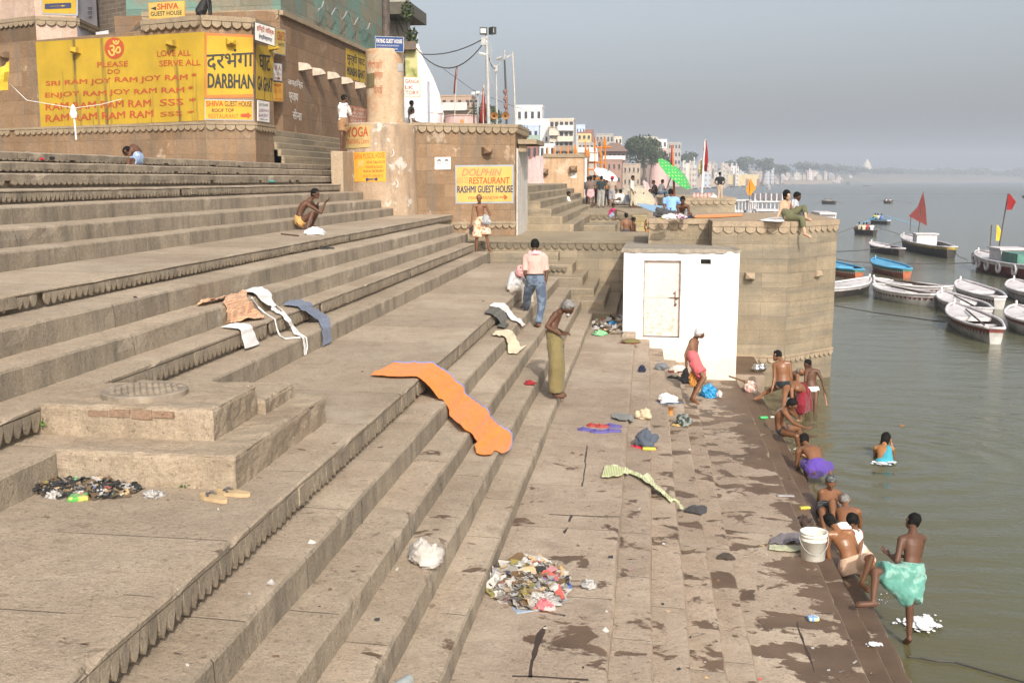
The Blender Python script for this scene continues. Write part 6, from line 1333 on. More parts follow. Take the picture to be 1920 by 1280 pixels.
person('boy in tan shorts sitting on the last step beside the white bucket, back turned', pose(G(1594, 1079, 4.88) + .12, 1.42, dict(pel=(1596, 1063), neck=(1570, 994, 1), head=(1556, 976, 1), shL=(1552, 1002, -1), elL=(1552, 1034, 1), wrL=(1558, 1062, 1), shR=(1594, 998, 1), elR=(1608, 1030, 1), wrR=(1602, 1052, 1), hipL=(1586, 1064, -1), hipR=(1606, 1062, 1), knL=(1586, 1052, 1), anL=(1592, 1090, 1), toL=(1588, 1098), knR=(1634, 1044, -1), anR=(1616, 1092, -1), toR=(1626, 1104, -1), face=(-.15, 1, -.3), mid=.07)), skinmat('skin_wet_warm', (.26, .115, .05), wet=True), HBLK, clothes=[('shorts', TANS, dict(u=.75, g=.005))], face=False)
person('long haired child in a white vest bending towards the boy in tan shorts', pose(13.9, 1.35, dict(pel=(1618, 1043), neck=(1604, 995, -1), head=(1599, 976, -1), shL=(1594, 999, -1), elL=(1598, 1024, -1), wrL=(1604, 1044, -1), shR=(1614, 998, 1), elR=(1614, 1024, -1), wrR=(1609, 1046, -1), knL=(1612, 1052, -1), anL=(1614, 1086, 1), toL=(1610, 1092), knR=(1636, 1056, -1), anR=(1634, 1092, 1), toR=(1630, 1098), face=(-.3, -.8, -.75), mid=.05)), SK1, HBLK, 'long', clothes=[('vest', WHITE, {}), ('shorts', TANS, {})], fat=.95)
person('boy in a mint green cloth standing with one foot up on the wet step', pose(G(1704, 1203, 5.24), 1.5, dict(pel=(1708, 1074), neck=(1711, 999, 1), head=(1712, 976, 1), shL=(1690, 1012, -1), elL=(1682, 1051, -1), wrL=(1668, 1040, 1), hdL=(-.6, .7, .3), shR=(1729, 1009, 1), elR=(1722, 1048, 1), wrR=(1692, 1042, 1), hdR=(-1, .3, .1), hipL=(1699, 1078, -1), hipR=(1718, 1076, 1), knL=(1641, 1070, -1), anL=(1637, 1127, -1), toL=(1611, 1132, -1), knR=(1705, 1134, -1), anR=(1705, 1194, 1), toR=(1698, 1204, 1), face=(-.1, 1, -.05))), SK2, HBLK, 'crop', clothes=[('lungi', MINT, dict(u=.84, g=.0, hem=.03, fold=1.6))], face=False, fat=.92)
person('woman in a wet aqua sari standing waist deep in the river', pose(at_z(1658, 866, 0).y, 1.52, dict(pel=(1657, 873), neck=(1657, 836, 1), head=(1660, 822, 1), shL=(1642, 840, -1), elL=(1641, 856, 1), wrL=(1650, 832, 1), shR=(1673, 841, 1), elR=(1675, 855, 1), wrR=(1671, 830, 1), knL=(1653, 915), anL=(1653, 955), toL=(1653, 960), knR=(1662, 915), anR=(1662, 955), toR=(1662, 960), face=(.1, 1, -.35))), skinmat('skin_wet_ochre', (.33, .15, .055), wet=True), HBLK, 'long', clothes=[('lungi', AQUA, dict(u=1.7, top=.2)), ('sash', AQUA, dict(s=1))], face=False)
# pair on the bastion edge
person('bare chested man in olive trousers sitting on the bastion edge, one leg hanging down', pose(27.0, 1.66, dict(pel=(1476, 404), neck=(1473, 377, 1), head=(1476, 366, -1), shL=(1465, 382, -1), elL=(1462.5, 395, -1), wrL=(1457, 408, -1), shR=(1481, 381, 1), elR=(1486, 393, 1), wrR=(1492, 402, -1), hipL=(1476, 407, -1), hipR=(1478, 403, 1), knL=(1504, 410, -1), anL=(1509, 437, -1), toL=(1518, 443, -1), knR=(1508, 388, 1), anR=(1511, 408, -1), toR=(1519, 412, -1), face=(.5, -.85, -.15), mid=.04)), SK4, HBLK, 'long', clothes=[('trousers', OLIVE, dict(u=1.62))], vox=.013)
person('man in a striped shirt sitting behind the man in olive trousers', pose(28.2, 1.66, dict(pel=(1483, 404), neck=(1489, 377, 1), head=(1495, 368, -1), shL=(1483, 380, 1), elL=(1486, 394, 1), wrL=(1495, 400, -1), shR=(1492, 381, -1), elR=(1494, 394, -1), wrR=(1501, 400, -1), knL=(1504, 395, 1), anL=(1503, 412, 1), toL=(1509, 414), knR=(1503, 398, -1), anR=(1502, 414, -1), toR=(1509, 416), face=(.8, -.5, -.45), mid=.05)), SK2, HBLK, clothes=[('trousers', GREYD, {}), ('shirt', STRP, dict(t0=.05, sl=.6))], vox=.013)
person('man in a sky blue shirt sitting on the bastion top, back turned', pose(32.6, 1.66, dict(pel=(1259, 399), neck=(1258, 370, 1), head=(1258, 361, 1), shL=(1247, 374, -1), elL=(1245, 389, -1), wrL=(1240, 399, -1), shR=(1270, 374, 1), elR=(1276, 387, 1), wrR=(1270, 396, 1), knL=(1241, 396, -1), anL=(1248, 408, -1), toL=(1243, 410, -1), knR=(1270, 398, 1), anR=(1256, 404, 1), toR=(1250, 406), face=(.1, 1, -.1))), SK2, HBLK, clothes=[('trousers', GREYD, {}), ('shirt', BLUES, dict(t0=.05))], vox=.014, face=False)
person('dark bare backed youth sitting bowed beside the sky blue shirt', pose(31.2, 1.5, dict(pel=(1283, 405), neck=(1280, 384, -1), head=(1280, 375, -1), shL=(1270, 387, -1), elL=(1272, 399, -1), wrL=(1279, 405, -1), shR=(1290, 387, 1), elR=(1292, 398, -1), wrR=(1284, 404, -1), knL=(1268, 403, -1), anL=(1280, 409, -1), toL=(1284, 410), knR=(1296, 402, -1), anR=(1284, 409, -1), toR=(1280, 411), face=(0, -1, -.7), mid=.06)), SK2, HBLK, clothes=[('shorts', GREYD, {})], vox=.014)
person('man in a black shirt and beige trousers standing hands on hips on the upper bastion', pose(64, 1.66, dict(pel=(1350, 349), neck=(1350, 332, 1), head=(1350, 326, 1), shL=(1344, 334, -1), elL=(1340, 342, -1), wrL=(1346, 348, 1), shR=(1356, 334, 1), elR=(1359, 342, -1), wrR=(1354, 348, 1), knL=(1347.5, 361), anL=(1347, 371), toL=(1346, 372), knR=(1352.5, 361), anR=(1353, 371), toR=(1354, 372), face=(.2, 1, 0))), SK2, HBLK, clothes=[('trousers', BEIGE, {}), ('shirt', BLACKC, {})], vox=.018, face=False, hands=False)
# court boys, pink child, man on the far steps
extra('bare backed boy with water bottle, left one in the sunken court', 1173, 474, 40, 1.5, R(10), STAND, SK1, [('shorts', GREYD, {})], hair=HBLK); extra('dark haired boy half hidden behind the left court boy', 1187, 473, 41, 1.35, R(-60), STAND, SK2, [('shorts', GREYD, {})]); extra('bare backed boy with orange waistband, right one in the sunken court', 1218, 474, 39.5, 1.5, R(-20), STAND, SK1, [('shorts', ORNG, dict(top=.2))])
extra('small child in a magenta shirt crouching on the court ledge, arm stretched out', 1144, 411, 44.6, 1.25, R(-90), SQUAT, SK2, [('shorts', LBLUE, {}), ('shirt', MAGE, dict(t0=.0))], mod=dict(elR=(.2, .45, .5), wrR=(.2, .72, .42), elL=(-.2, .1, .4), wrL=(-.2, .3, .25)))
extra('man in white sitting on the far steps below the orange tower', 1060, 392, 51, 1.6, R(-75), SIT, SK2, [('trousers', OFFW, {}), ('shirt', WHITE, dict(t0=0, sl=1.5))], vox=.02)
crowd = [(1102, 388, 57, 1.6, -40, SK2, 'man in grey at the left edge of the crowd by the white pipe', [('trousers', GREYD, {}), ('shirt', C('slate_shirt', (.12, .15, .2)), {})]), (1107, 390, 56, 1.66, 15, SK2, 'man in brown with a pink cloth at his waist in the crowd', [('lungi', C('pink_wrap', (.62, .35, .36)), dict(u=.6)), ('shirt', C('brown_shirt', (.16, .11, .09)), {})]),
 (1114, 385, 59, 1.66, 160, SK2, 'man in cream shirt and black trousers in the crowd', [('trousers', BLACKC, {}), ('shirt', C('cream_shirt', (.68, .62, .5)), {})]), (1127, 390, 56, 1.68, 5, SK2, 'man in black shirt and grey trousers in the middle of the crowd', [('trousers', C('grey_trouser', (.30, .29, .27)), {}), ('shirt', C('bottle_black', (.025, .035, .035)), {})]),
 (1137, 386, 58, 1.62, 30, SK2, 'figure with white headcloth and orange wrap in the crowd', [('trousers', GREYD, {}), ('shirt', C('apricot_wrap', (.66, .33, .16)), {}), ('turban', WHITE, {})]), (1147, 388, 57, 1.62, -15, SK1, 'figure with red headcloth and bare legs at the right of the crowd', [('shorts', C('grey_kilt', (.3, .29, .3)), dict(u=1.1)), ('shirt', C('drab_shirt', (.36, .28, .22)), {}), ('turban', REDC, {})]),
 (1185, 389, 56, 1.66, -100, SK2, 'man in pale shirt walking alone between the umbrellas', [('trousers', C('sand_trouser', (.42, .36, .26)), {}), ('shirt', C('pale_shirt', (.62, .60, .54)), dict(sl=1.4))])]
for x, y, Y, S, rz, sk, lb, cl in crowd: extra(lb, x, y, Y, S, R(rz), STAND, sk, cl, mod=dict(anL=(-.11, .14, .07), toL=(-.12, .28, .03)) if x == 1185 else dict(wrL=(-.1, .28, 1.0)) if x % 2 else None, vox=.024)
for x, y, Y, rz, lb, cl in [(1168, 384, 58, 60, 'pilgrim in white sitting on the ground right of the red headcloth', [('trousers', WHITE, {}), ('shirt', WHITE, {})]), (1177, 386, 57.5, -30, 'pilgrim in white bending low in front of the lone walker', [('trousers', WHITE, {}), ('shirt', LBLUE, {})]), (1156, 383, 60, 20, 'seated pilgrim in cream behind the red headcloth', [('trousers', OFFW, {}), ('shirt', OFFW, {})]),
 (1200, 384, 58, 180, 'seated man in white under the nearer cream umbrella', [('trousers', BLACKC, {}), ('shirt', WHITE, {})]), (1212, 384, 58.5, 90, 'seated man in yellow under the nearer cream umbrella', [('trousers', BLACKC, {}), ('shirt', YELC, {})]), (1222, 384, 58, 150, 'seated man in grey at the right edge of the cream umbrella', [('trousers', GREYD, {}), ('shirt', GREYD, {})]),
 (1237, 366, 58, -60, 'man in grey shirt and blue jeans sitting high beside the green umbrella pole', [('trousers', JEANS, {}), ('shirt', C('grey_shirt', (.2, .2, .2)), {})]), (1230, 367, 58.6, 100, 'dark man in black sitting next to the grey shirt by the umbrella pole', [('trousers', BLACKC, {}), ('shirt', BLACKC, {})])]:
 extra(lb, x, y, Y, 1.6, R(rz), SIT if y > 370 else SIT, SK2, cl, vox=.024, mod=dict(anL=(-.12, .42, .03), anR=(.12, .42, .03), toL=(-.13, .5, .02), toR=(.13, .5, .02), knL=(-.2, .34, .2), knR=(.2, .34, .2)) if y > 370 else None)
# black dog sitting on the cornice, head above the frame
def dog():
 q = at_y(379, 31, 27.95); base = Vector((q.x, q.y + .1, ZT + .05)); mb = MB(); L = lambda x, y, z: base + Vector((x, y, z))
 limb(mb, [L(-.10, .05, .16), L(.0, .05, .34), L(.12, .05, .50)], [.15, .13, .10]); limb(mb, [L(.12, .05, .50), L(.17, .04, .66), L(.20, .02, .74)], [.09, .07, .065]); ell(mb, L(.25, .02, .78), (.07, .1, .065), Vector((1, -.2, -.1)), Vector((0, 0, 1))); limb(mb, [L(.30, .0, .76), L(.39, -.02, .73)], [.045, .03])
 for y in (-.03, .12): limb(mb, [L(.14, y, .42), L(.17, y, .22), L(.17, y, .03)], [.05, .032, .024]); limb(mb, [L(.17, y, .025), L(.22, y, .02)], [.024, .022]); limb(mb, [L(-.1, y - .02, .14), L(.02, y - .03, .17), L(-.05, y - .03, .05), L(.06, y - .03, .02)], [.09, .06, .035, .025])
 for y in (-.03, .07): limb(mb, [L(.22, y, .84), L(.19, y, .92)], [.025, .008])
 limb(mb, [L(-.2, .05, .08), L(-.28, .05, .03), L(-.36, .03, .02)], [.03, .02, .012]); o = fuse(mb, 'dog', plain('dog_black', (.016, .013, .012), .6, .3, 12, .4, 60), None, .014, 2, .004, 30, base); o.location = base; tag(o, 'black dog sitting on the stone cornice above the prayer wall', 'dog')
dog()
# ---------------------------------------------------------------- where a sight line meets the steps
def on(px, py, lift=.0):
 d = ray(px, py); best = None
 for i, (X, h, k, e) in enumerate(STEPS):
  zt = HC - h; xb = STEPS[i - 1][0] if i else -12
  t = (zt - HC) / d.z if abs(d.z) > 1e-9 else -1
  if t > 0:
   x = d.x * t
   if xb - .02 <= x <= X + .012 and (best is None or t < best[0]): best = (t, Vector((0, 0, 1)))
  zl = HC - (STEPS[i + 1][1] if i + 1 < len(STEPS) else h + .4); t = X / d.x if abs(d.x) > 1e-9 else -1
  if t > 0 and d.x < 0:
   z = HC + d.z * t
   if zl - .005 <= z <= zt + .005 and (best is None or t < best[0]): best = (t, Vector((1, 0, 0)))
 if best is None: return at_z(px, py, 0), Vector((0, 0, 1))
 return CO + d * best[0] + best[1] * lift, best[1]
def clear_of_steps(p, g=.034):
 """push a cloth point out of the stone, upwards or outwards, whichever is nearer"""
 for i, (X, h, k, e) in enumerate(STEPS):
  if p.x <= X + g:
   zt = HC - h
   if p.z < zt + g:
    if X + g - p.x < min(.07, zt + g - p.z): p.x = X + g; continue
    p.z = zt + g
   break
 return p
def drape(name, label, rows, mat, cat='cloth', lift=.018, th=.006, seed=1, wr=.010, nu=10, sub=9, parent=None, fsc=9., group=None, hem=None, smooth=1):
 """cloth lying over the steps; rows = (left, right) photo edges, points dropped on the stone, taut between rows"""
 P = []
 for row in rows:
  l, r_ = row[0], row[1]; lf = row[2] if len(row) > 2 else lift
  a = on(*l, lf)[0]; b = on(*r_, lf)[0]; P.append((a, b))
 fine = []
 for (a, b), (c, d) in zip(P, P[1:]):
  for i in range(sub): fine.append((a.lerp(c, i / sub), b.lerp(d, i / sub)))
 fine.append(P[-1]); n = len(fine); G_ = []
 for i, (a, b) in enumerate(fine):
  row = []
  for j in range(nu + 1):
   u = j / nu; p = a.lerp(b, u); w = nz(p.x * fsc + seed * 9, p.y * fsc * .6, p.z * fsc) + .5 * nz(p.x * fsc * 2.6, p.y * fsc * 2 + seed, p.z * fsc)
   jag = .006 * nz(i * .7 + seed, j * .3) if j in (0, nu) else 0
   row.append(clear_of_steps(p + Vector((abs(w) * wr * .8, jag, abs(w) * wr * 2.2))))
  G_.append(row)
 mb = MB(); mb.sheet(G_); o = mb.build(name, mat, parent, True); s = o.modifiers.new('t', 'SOLIDIFY'); s.thickness = min(th, .009); s.offset = 0
 subsurf(o, 1)
 if parent is None: tag(o, label, cat, group)
 if hem:
  for side, m in hem:
   e = [r[-1 if side else 0] for r in G_]; mb = MB(); mb.tube([p + Vector((0, 0, .004)) for p in e], .008, 0, 6); mb.build('hem', m, o)
 return o
def lump(name, label, px, py, wpx, hpx, mat, seed=0, cat='cloth', rough=.35, parent=None, rz=0., group=None, dx=0, dz=0, fl=1., Y=None, base=None, subm=None):
 """crumpled bundle resting where its foot touches the stone; size from the photo"""
 p = base if base is not None else on(px, py)[0]
 s = p.y / 1973; a = wpx * s / 2; c = hpx * s * 1.02; mb = MB(); nu, nv = 44, 26; r = rng(seed); mb.sphere((0, 0, 0), 1, 0, nu, nv)
 V = []
 for v in mb.v:
  q = Vector(v); u = q + Vector((nz(q.x * 1.5, q.y * 1.5, seed), nz(q.y * 1.5, q.z * 1.5, seed + 5), nz(q.z * 1.5, q.x * 1.5, seed + 9))) * .5
  w = 1 + rough * (1.3 * nz(u.x * 1.3 + seed * 7, u.y * 1.3, u.z * 1.3) + .9 * (.35 - 1.6 * abs(nz(u.x * 2.4, u.y * 2.4 + seed * 3, u.z * 2.4))) + .5 * (.3 - 1.5 * abs(nz(u.x * 5.5, u.y * 5.5 + seed, u.z * 5.5))) + .22 * nz(u.x * 12, u.y * 12, u.z * 12 + seed))
  a_ = math.atan2(q.y, q.x); w *= 1 + .28 * nz(math.cos(a_) * 1.6 + seed, math.sin(a_) * 1.6, seed) * (1.2 - q.z)
  q = q * w; z = q.z * (.62 if q.z > 0 else .25) * c
  V.append((q.x * a, q.y * a * .8 * fl, max(z + .22 * c, .002 + .004 * abs(q.x)) + dz))
 mb.v = V; o = mb.build(name, mat, parent, True)
 if parent is None: o.location = p; o.rotation_euler = (0, 0, rz); tag(o, label, cat, group)
 else: o.location = (dx * s, -abs(dx) * s * .2 - .02, 0)
 return o
ORANGE = C('orange_sheet', (.74, .215, .03), var=.06, rough=.85); BLUEHEM = C('blue_hem', (.16, .24, .55))
drape('orange_sheet', 'long bright orange sheet with a blue hem spread down the steps to dry', [((692, 708), (737, 685)), ((740, 711), (778, 685.5)), ((785, 713.5), (815, 688.5), .05), ((812, 752), (846, 722), .13), ((839, 790), (866, 744), .08), ((864, 815), (896, 770), .10), ((885, 830), (918, 793), .08), ((888, 846), (938, 809), .07), ((893, 856), (955, 821), .03), ((908, 858), (955, 834), .02), ((921, 856.5), (950, 845), .015)], ORANGE, 'sheet', .025, .006, 2, .016, 14, hem=[(1, BLUEHEM)])
drape('denim_trousers', 'faded grey blue trousers hung over the two steps beside the white strips', [((528, 576), (541, 564)), ((545, 577), (561, 567)), ((557, 579), (580, 571)), ((558, 581), (582, 576)), ((577, 601), (598, 594), .16), ((599, 621), (615, 613), .03), ((600, 640), (618, 632), .03), ((599.5, 652), (621, 646), .04)], C('grey_blue_denim', (.13, .155, .22)), 'trousers', .03, .02, 3, .02, 10)
drape('checked_cloth', 'orange and black checked cloth bunched and hung over the edge of a step', [((420, 557), (462, 552), .05), ((417, 572), (459, 561), .03), ((418, 590), (471, 579), .05), ((418, 603), (484, 592), .05), ((419, 610), (496, 600), .02)], C('orange_check', (.44, .19, .10), (.62, .38, .22), 'check', 11), 'cloth', .02, .008, 4, .035, 16, fsc=7.)
drape('checked_cloth_tail', 'twisted tail of a checked cloth lying left of the hung part', [((369, 577), (372, 571)), ((385, 575), (388, 565), .05), ((402, 571), (404, 561), .06), ((420, 567), (424, 556), .06)], C('orange_check', (.44, .19, .10)), 'cloth', .03, .02, 5, .03, 8)
drape('white_cloth', 'small white cloth hanging over the serrated step edge below the checked cloth', [((413, 618), (440, 610)), ((431, 619.5), (458, 611)), ((447, 623), (469, 614)), ((448, 640), (472, 631), .05), ((449, 654), (477, 648), .07)], WHITE, 'cloth', .015, .005, 6, .02, 10)
dh = drape('white_loincloth', 'white loincloth with long ribbons trailing down three steps', [((447, 553), (450, 549)), ((462, 553), (470, 546), .04), ((476, 557), (492, 545), .06), ((484, 565), (504, 562), .05), ((494, 576), (503, 574), .12), ((508, 586), (514, 583), .04), ((519, 592), (526, 589), .03), ((529, 604), (535, 601), .08), ((538, 616), (543, 613), .06), ((551, 631), (556, 627), .03), ((563, 637), (567, 634), .02), ((565, 652), (569, 650), .03), ((566, 670), (570, 669), .03)], WHITE, 'cloth', .018, .006, 7, .012, 8)
for pts in ([(469, 558), (481, 575), (498, 591), (512, 598), (516, 617), (525, 633), (535, 638), (563, 636)], [(504, 562), (520, 577), (533, 588), (545, 609), (561, 628), (571, 633), (573, 650), (573, 669)]):
 mb = MB(); mb.tube([on(x, y, .025)[0] for x, y in pts], .010, 0, 6); mb.build('ribbon', WHITE, dh)
drape('white_shirt', 'white shirt thrown over the platform edge by the man in pink shirt', [((917, 577), (926, 571)), ((930, 580), (944, 572)), ((938, 583), (948, 573), .03), ((948, 595), (957, 590), .08), ((958, 603), (968, 600), .03), ((970, 606), (976, 603)), ((976, 613), (982, 609))], WHITE, 'shirt', .03, .012, 8, .015, 8)
drape('olive_trousers', 'dark olive trousers hanging over the serrated edge next to the white shirt', [((907, 590), (917, 581)), ((920, 592), (930, 580)), ((927, 597), (940, 584), .04), ((930, 606), (944, 596), .08), ((931, 616), (946, 608), .04), ((945, 619), (955, 612), .03)], C('dark_olive_cloth', (.055, .05, .035)), 'trousers', .03, .016, 9, .02, 8)
drape('cream_trousers', 'cream trousers draped over the step edge below the olive trousers', [((922, 632), (930, 624)), ((938, 634), (958, 622), .03), ((946, 640), (962, 628), .03), ((950, 655), (968, 643), .08), ((952, 666), (976, 655), .03), ((970, 667), (988, 650), .03)], C('cream_trouser_cloth', (.66, .56, .38)), 'trousers', .03, .016, 10, .025, 9)
drape('checked_scarf', 'green and white checked scarf trailing in a long tail over the lower steps', [((1127, 899), (1134, 877)), ((1143, 899), (1150, 877), .03), ((1165, 897), (1170, 882), .03), ((1180, 893), (1183, 886), .03), ((1200, 904), (1203, 898), .05), ((1220, 918), (1223, 912), .05), ((1238, 931), (1241, 925), .05), ((1258, 947), (1262, 940), .03), ((1280, 960), (1283, 955))], C('green_check', (.30, .34, .10), (.62, .62, .40), 'check', 16), 'scarf', .02, .008, 11, .012, 8)
drape('grey_cloth', 'grey speckled cloth lying flat on the landing behind the purple sandals', [((1146, 786), (1148, 778)), ((1160, 791), (1165, 779)), ((1175, 792), (1180, 780)), ((1187, 794), (1188, 783))], C('grey_speckle', (.16, .16, .15), (.34, .34, .33), 'dots', 26), 'cloth', .02, .02, 12, .02, 8)
drape('grey_shirt_laundry', 'wet grey shirt spread flat on the stone left of the white bucket', [((1441, 1023), (1446, 1012)), ((1460, 1025), (1468, 1007)), ((1482, 1024), (1490, 1003)), ((1503, 1022), (1506, 1006))], C('wet_mauve_grey', (.16, .14, .15)), 'shirt', .02, .03, 13, .035, 9)
drape('pale_green_trousers', 'pale green trousers laid flat by the foot of the white bucket', [((1440, 1034), (1442, 1025)), ((1460, 1037), (1464, 1026)), ((1482, 1038), (1484, 1027)), ((1504, 1038), (1505, 1028))], C('pale_green_cloth', (.42, .42, .27)), 'trousers', .02, .03, 14, .025, 8)
# bundles and bags on the lower landing
lump('white_bundle', 'big crumpled dirty white cloth bundle on the third lower step', 800, 1058, 74, 56, C('dirty_white_cloth', (.46, .42, .38)), 3, rough=.30)
b = lump('clothes_heap', 'grey blue jacket heap with a red cloth on top, in the middle of the landing', 1212, 838, 42, 42, C('slate_jacket', (.085, .10, .13)), 4, 'clothes'); lump('red_top', '', 0, 0, 28, 30, C('red_vest_cloth', (.45, .025, .045)), 5, parent=b, dx=6)
lump('cream_bundle', 'cream cloth bundle on the landing behind the grey blue heap', 1207, 785, 33, 22, C('cream_wrap_cloth', (.52, .42, .28)), 6)
b = lump('clothes_pile', 'small pile of black, yellow and camouflage clothes near the bathers', 1280, 797, 30, 28, C('camo_cloth', (.04, .05, .045), (.22, .24, .22), 'blotch', 14), 7, 'clothes'); lump('yellow_cloth', '', 0, 0, 26, 34, C('ochre_cloth', (.52, .36, .13)), 8, parent=b, dx=0, fl=.6); lump('black_bag', '', 0, 0, 16, 42, BLACKC, 9, parent=b, dx=2, fl=.4)
b = lump('white_blue_clothes', 'white and blue clothes in a loose heap behind the walking man', 1250, 754, 34, 20, WHITE, 10, 'clothes'); lump('blue_print_cloth', '', 0, 0, 26, 12, LBLUE, 11, parent=b, dx=-2)
lump('navy_bag', 'small navy bag standing on the landing, leftmost near the hut steps', 1203, 697, 15, 15, C('navy_cloth', (.02, .025, .05)), 12, 'bag'); lump('grey_bundle', 'grey cloth bundle on the hut side steps right of the navy bag', 1240, 693, 24, 15, C('mid_grey_cloth', (.17, .18, .19)), 13)
b = lump('red_white_clothes', 'red and white clothes heap behind the walking man by the hut corner', 1270, 697, 28, 14, OFFW, 14, 'clothes'); lump('red_shirt_cloth', '', 0, 0, 22, 16, REDC, 15, parent=b, dx=4)
lump('dark_sack_in_hand', 'black cloth dangling from the hand of the white haired man', 1288, 712, 20, 30, BLACKC, 16, 'cloth', base=Vector((at_y(1286, 716, 20.3).x, 20.25, at_y(1286, 718, 20.3).z))); lump('leopard_cloth_in_hand', 'orange spotted cloth carried at the hip of the white haired man', 1297, 722, 14, 34, C('leopard_cloth', (.55, .24, .05), (.06, .03, .01), 'dots', 26), 17, 'cloth', base=Vector((at_y(1297, 722, 20.25).x, 20.2, at_y(1297, 723, 20.25).z)))
t = NT('blue_plastic'); v = t.obj(); t.col((.02, .24, .48)); t.rough(.25); t.bump(t.noise(v, 16, 4), .8, .03); PLB = t.m
t = NT('clear_plastic'); v = t.obj(); t.col((.40, .38, .36)); t.rough(.15); t.bump(t.noise(v, 18, 4), .9, .03); PLW = t.m
t = NT('green_plastic'); v = t.obj(); t.col((.22, .46, .24)); t.rough(.3); t.bump(t.noise(v, 18, 4), .8, .03); PLG = t.m
lump('blue_plastic_bag', 'shiny bright blue plastic bag by the feet of the white haired man', 1329, 745, 28, 24, PLB, 18, 'bag', .5)
lump('litter_bag', 'pale pink plastic bag slumped just right of the blue bag', 1346, 744, 16, 12, C('pale_pink_plastic', (.6, .48, .44), rough=.4), 19, 'bag', .5)
b = lump('pink_net_bag', 'pink and white bag with a navy end lying by the last dry step', 1408, 735, 24, 26, C('peach_bag', (.66, .36, .28), (.7, .62, .58), 'blotch', 14), 20, 'bag'); lump('navy_end', '', 0, 0, 18, 14, C('navy_cloth', (.02, .025, .05)), 21, parent=b, dx=8)
lump('red_rag', 'small crumpled red rag on the step left of the khaki man', 993, 721, 20, 10, C('red_rag_cloth', (.26, .02, .025)), 22); lump('brown_wet_bundle', 'wet dark brown bundle at the step edge above the bucket', 1506, 985, 36, 22, C('wet_brown_cloth', (.055, .035, .025), rough=.5), 23, 'cloth', .45)
lump('black_roll', 'rolled black cloth lying at the end of the green checked scarf', 1306, 961, 40, 18, C('charcoal_cloth', (.05, .048, .05)), 24, 'cloth', .12); lump('dark_pouch', 'small dark brown pouch lying alone low on the landing', 1361, 1047, 36, 13, C('brown_pouch', (.06, .045, .035)), 25, 'pouch', .15)
b = lump('white_black_bundle', 'white cloth bundle over a black bag beside the squatting man', 592, 441, 40, 17, WHITE, 26, 'bundle', .3); lump('black_under_bag', '', 0, 0, 26, 9, BLACKC, 27, parent=b, dx=4)
b = lump('wicker_basket', 'low olive basket holding red cloth below the hut rubbish', 1181, 643, 35, 10, C('olive_wicker', (.16, .13, .05)), 28, 'basket', .12); lump('red_contents', '', 0, 0, 24, 14, C('red_vest_cloth', (.45, .025, .045)), 29, parent=b)
lump('teal_rag', 'small teal plastic rag on the upper serrated step', 508, 342, 18, 5, C('teal_rag_cloth', (.05, .25, .22)), 30); lump('red_top_rag', 'tiny red cloth on the highest step by the grey blocks', 77, 300, 12, 5, REDC, 31); lump('black_top_rag', 'tiny black cloth on the highest step beside the red one', 96, 299, 16, 6, BLACKC, 32)
mb = MB(); a, b = on(528, 441, .02)[0], on(560, 444, .02)[0]; mb.tube([a, b], [.022, .018], 0, 6); tag(mb.build('wooden_stick', plain('dark_wood', (.10, .05, .025), .7)), 'short dark wooden stick lying left of the squatting man', 'stick')
mb = MB(); a, b = at_h(1367, 705, 4.3), at_h(1400, 716, 4.33); mb.tube([a, a.lerp(b, .75), b], [.02, .02, .045], 0, 7); tag(mb.build('wooden_oar', plain('oar_wood', (.24, .14, .07), .7)), 'wooden oar handle lying on the stone below the hut corner', 'oar')
# sandals
def sandal_mesh(m_s, m_t, L=.27):
 mb = MB(); n = 20
 def o(t): return .045 + .012 * math.sin(t * 2 + .6)
 ring = []
 for i in range(n):
  a = 2 * math.pi * i / n; y = math.cos(a); w = .058 if y > 0 else .047
  ring.append((math.sin(a) * w, y * L / 2))
 mb.prism(ring[::-1], 0, .03, 0, True, True); root = mb.build('sandal', m_s)
 s = MB(); s.tube([(-.042, .015, .02), (-.022, .05, .05), (0, .085, .026)], .009, 0, 6); s.tube([(.042, .015, .02), (.022, .05, .05), (0, .085, .026)], .009, 0, 6); s.build('strap', m_t, root); return root
def put_sandal(proto, label, px, py, rz, group, first):
 o = proto if first else proto.copy(); p = on(px, py)[0]
 if not first:
  COL.objects.link(o)
  for ch in proto.children: c = ch.copy(); COL.objects.link(c); c.parent = o
 o.location = p + Vector((0, 0, .006)); o.rotation_euler = (0, 0, rz); tag(o, label, 'sandal', group); return o
PUS = plain('purple_rubber', (.12, .10, .32), .6); RDS = plain('red_rubber', (.40, .06, .05), .6); BKS = plain('black_rubber', (.03, .028, .028), .6); WDS = plain('pale_sole', (.50, .36, .20), .7)
pr = sandal_mesh(PUS, PUS, .25)
for i, (x, y, rz) in enumerate([(1099, 808, R(78)), (1123, 811.5, R(88)), (1148, 810, R(96)), (1150, 801, R(75))]): put_sandal(pr, 'purple rubber sandal in the group of sandals on the landing', x, y, rz, 'purple sandals on the landing', i == 0)
pr = sandal_mesh(RDS, RDS, .22)
for i, (x, y, rz) in enumerate([(1114, 800, R(85)), (1131, 801, R(100))]): put_sandal(pr, 'red rubber sandal behind the purple sandals on the landing', x, y, rz, 'red sandals on the landing', i == 0)
pr = sandal_mesh(WDS, plain('dark_strap', (.09, .08, .08), .6), .30); put_sandal(pr, 'pale flat sandal with a dark strap below the rendered block, nearer one', 401, 938, R(62), None, True); put_sandal(pr, 'pale flat sandal close against the rendered block, farther one', 437, 929, R(80), None, False)
pr = sandal_mesh(BKS, BKS); 
for i, (x, y, rz) in enumerate([(604, 468, R(80)), (616, 467, R(70))]): put_sandal(pr, 'black sandal on the step below the squatting man', x, y, rz, 'black sandals below the squatting man', i == 0)
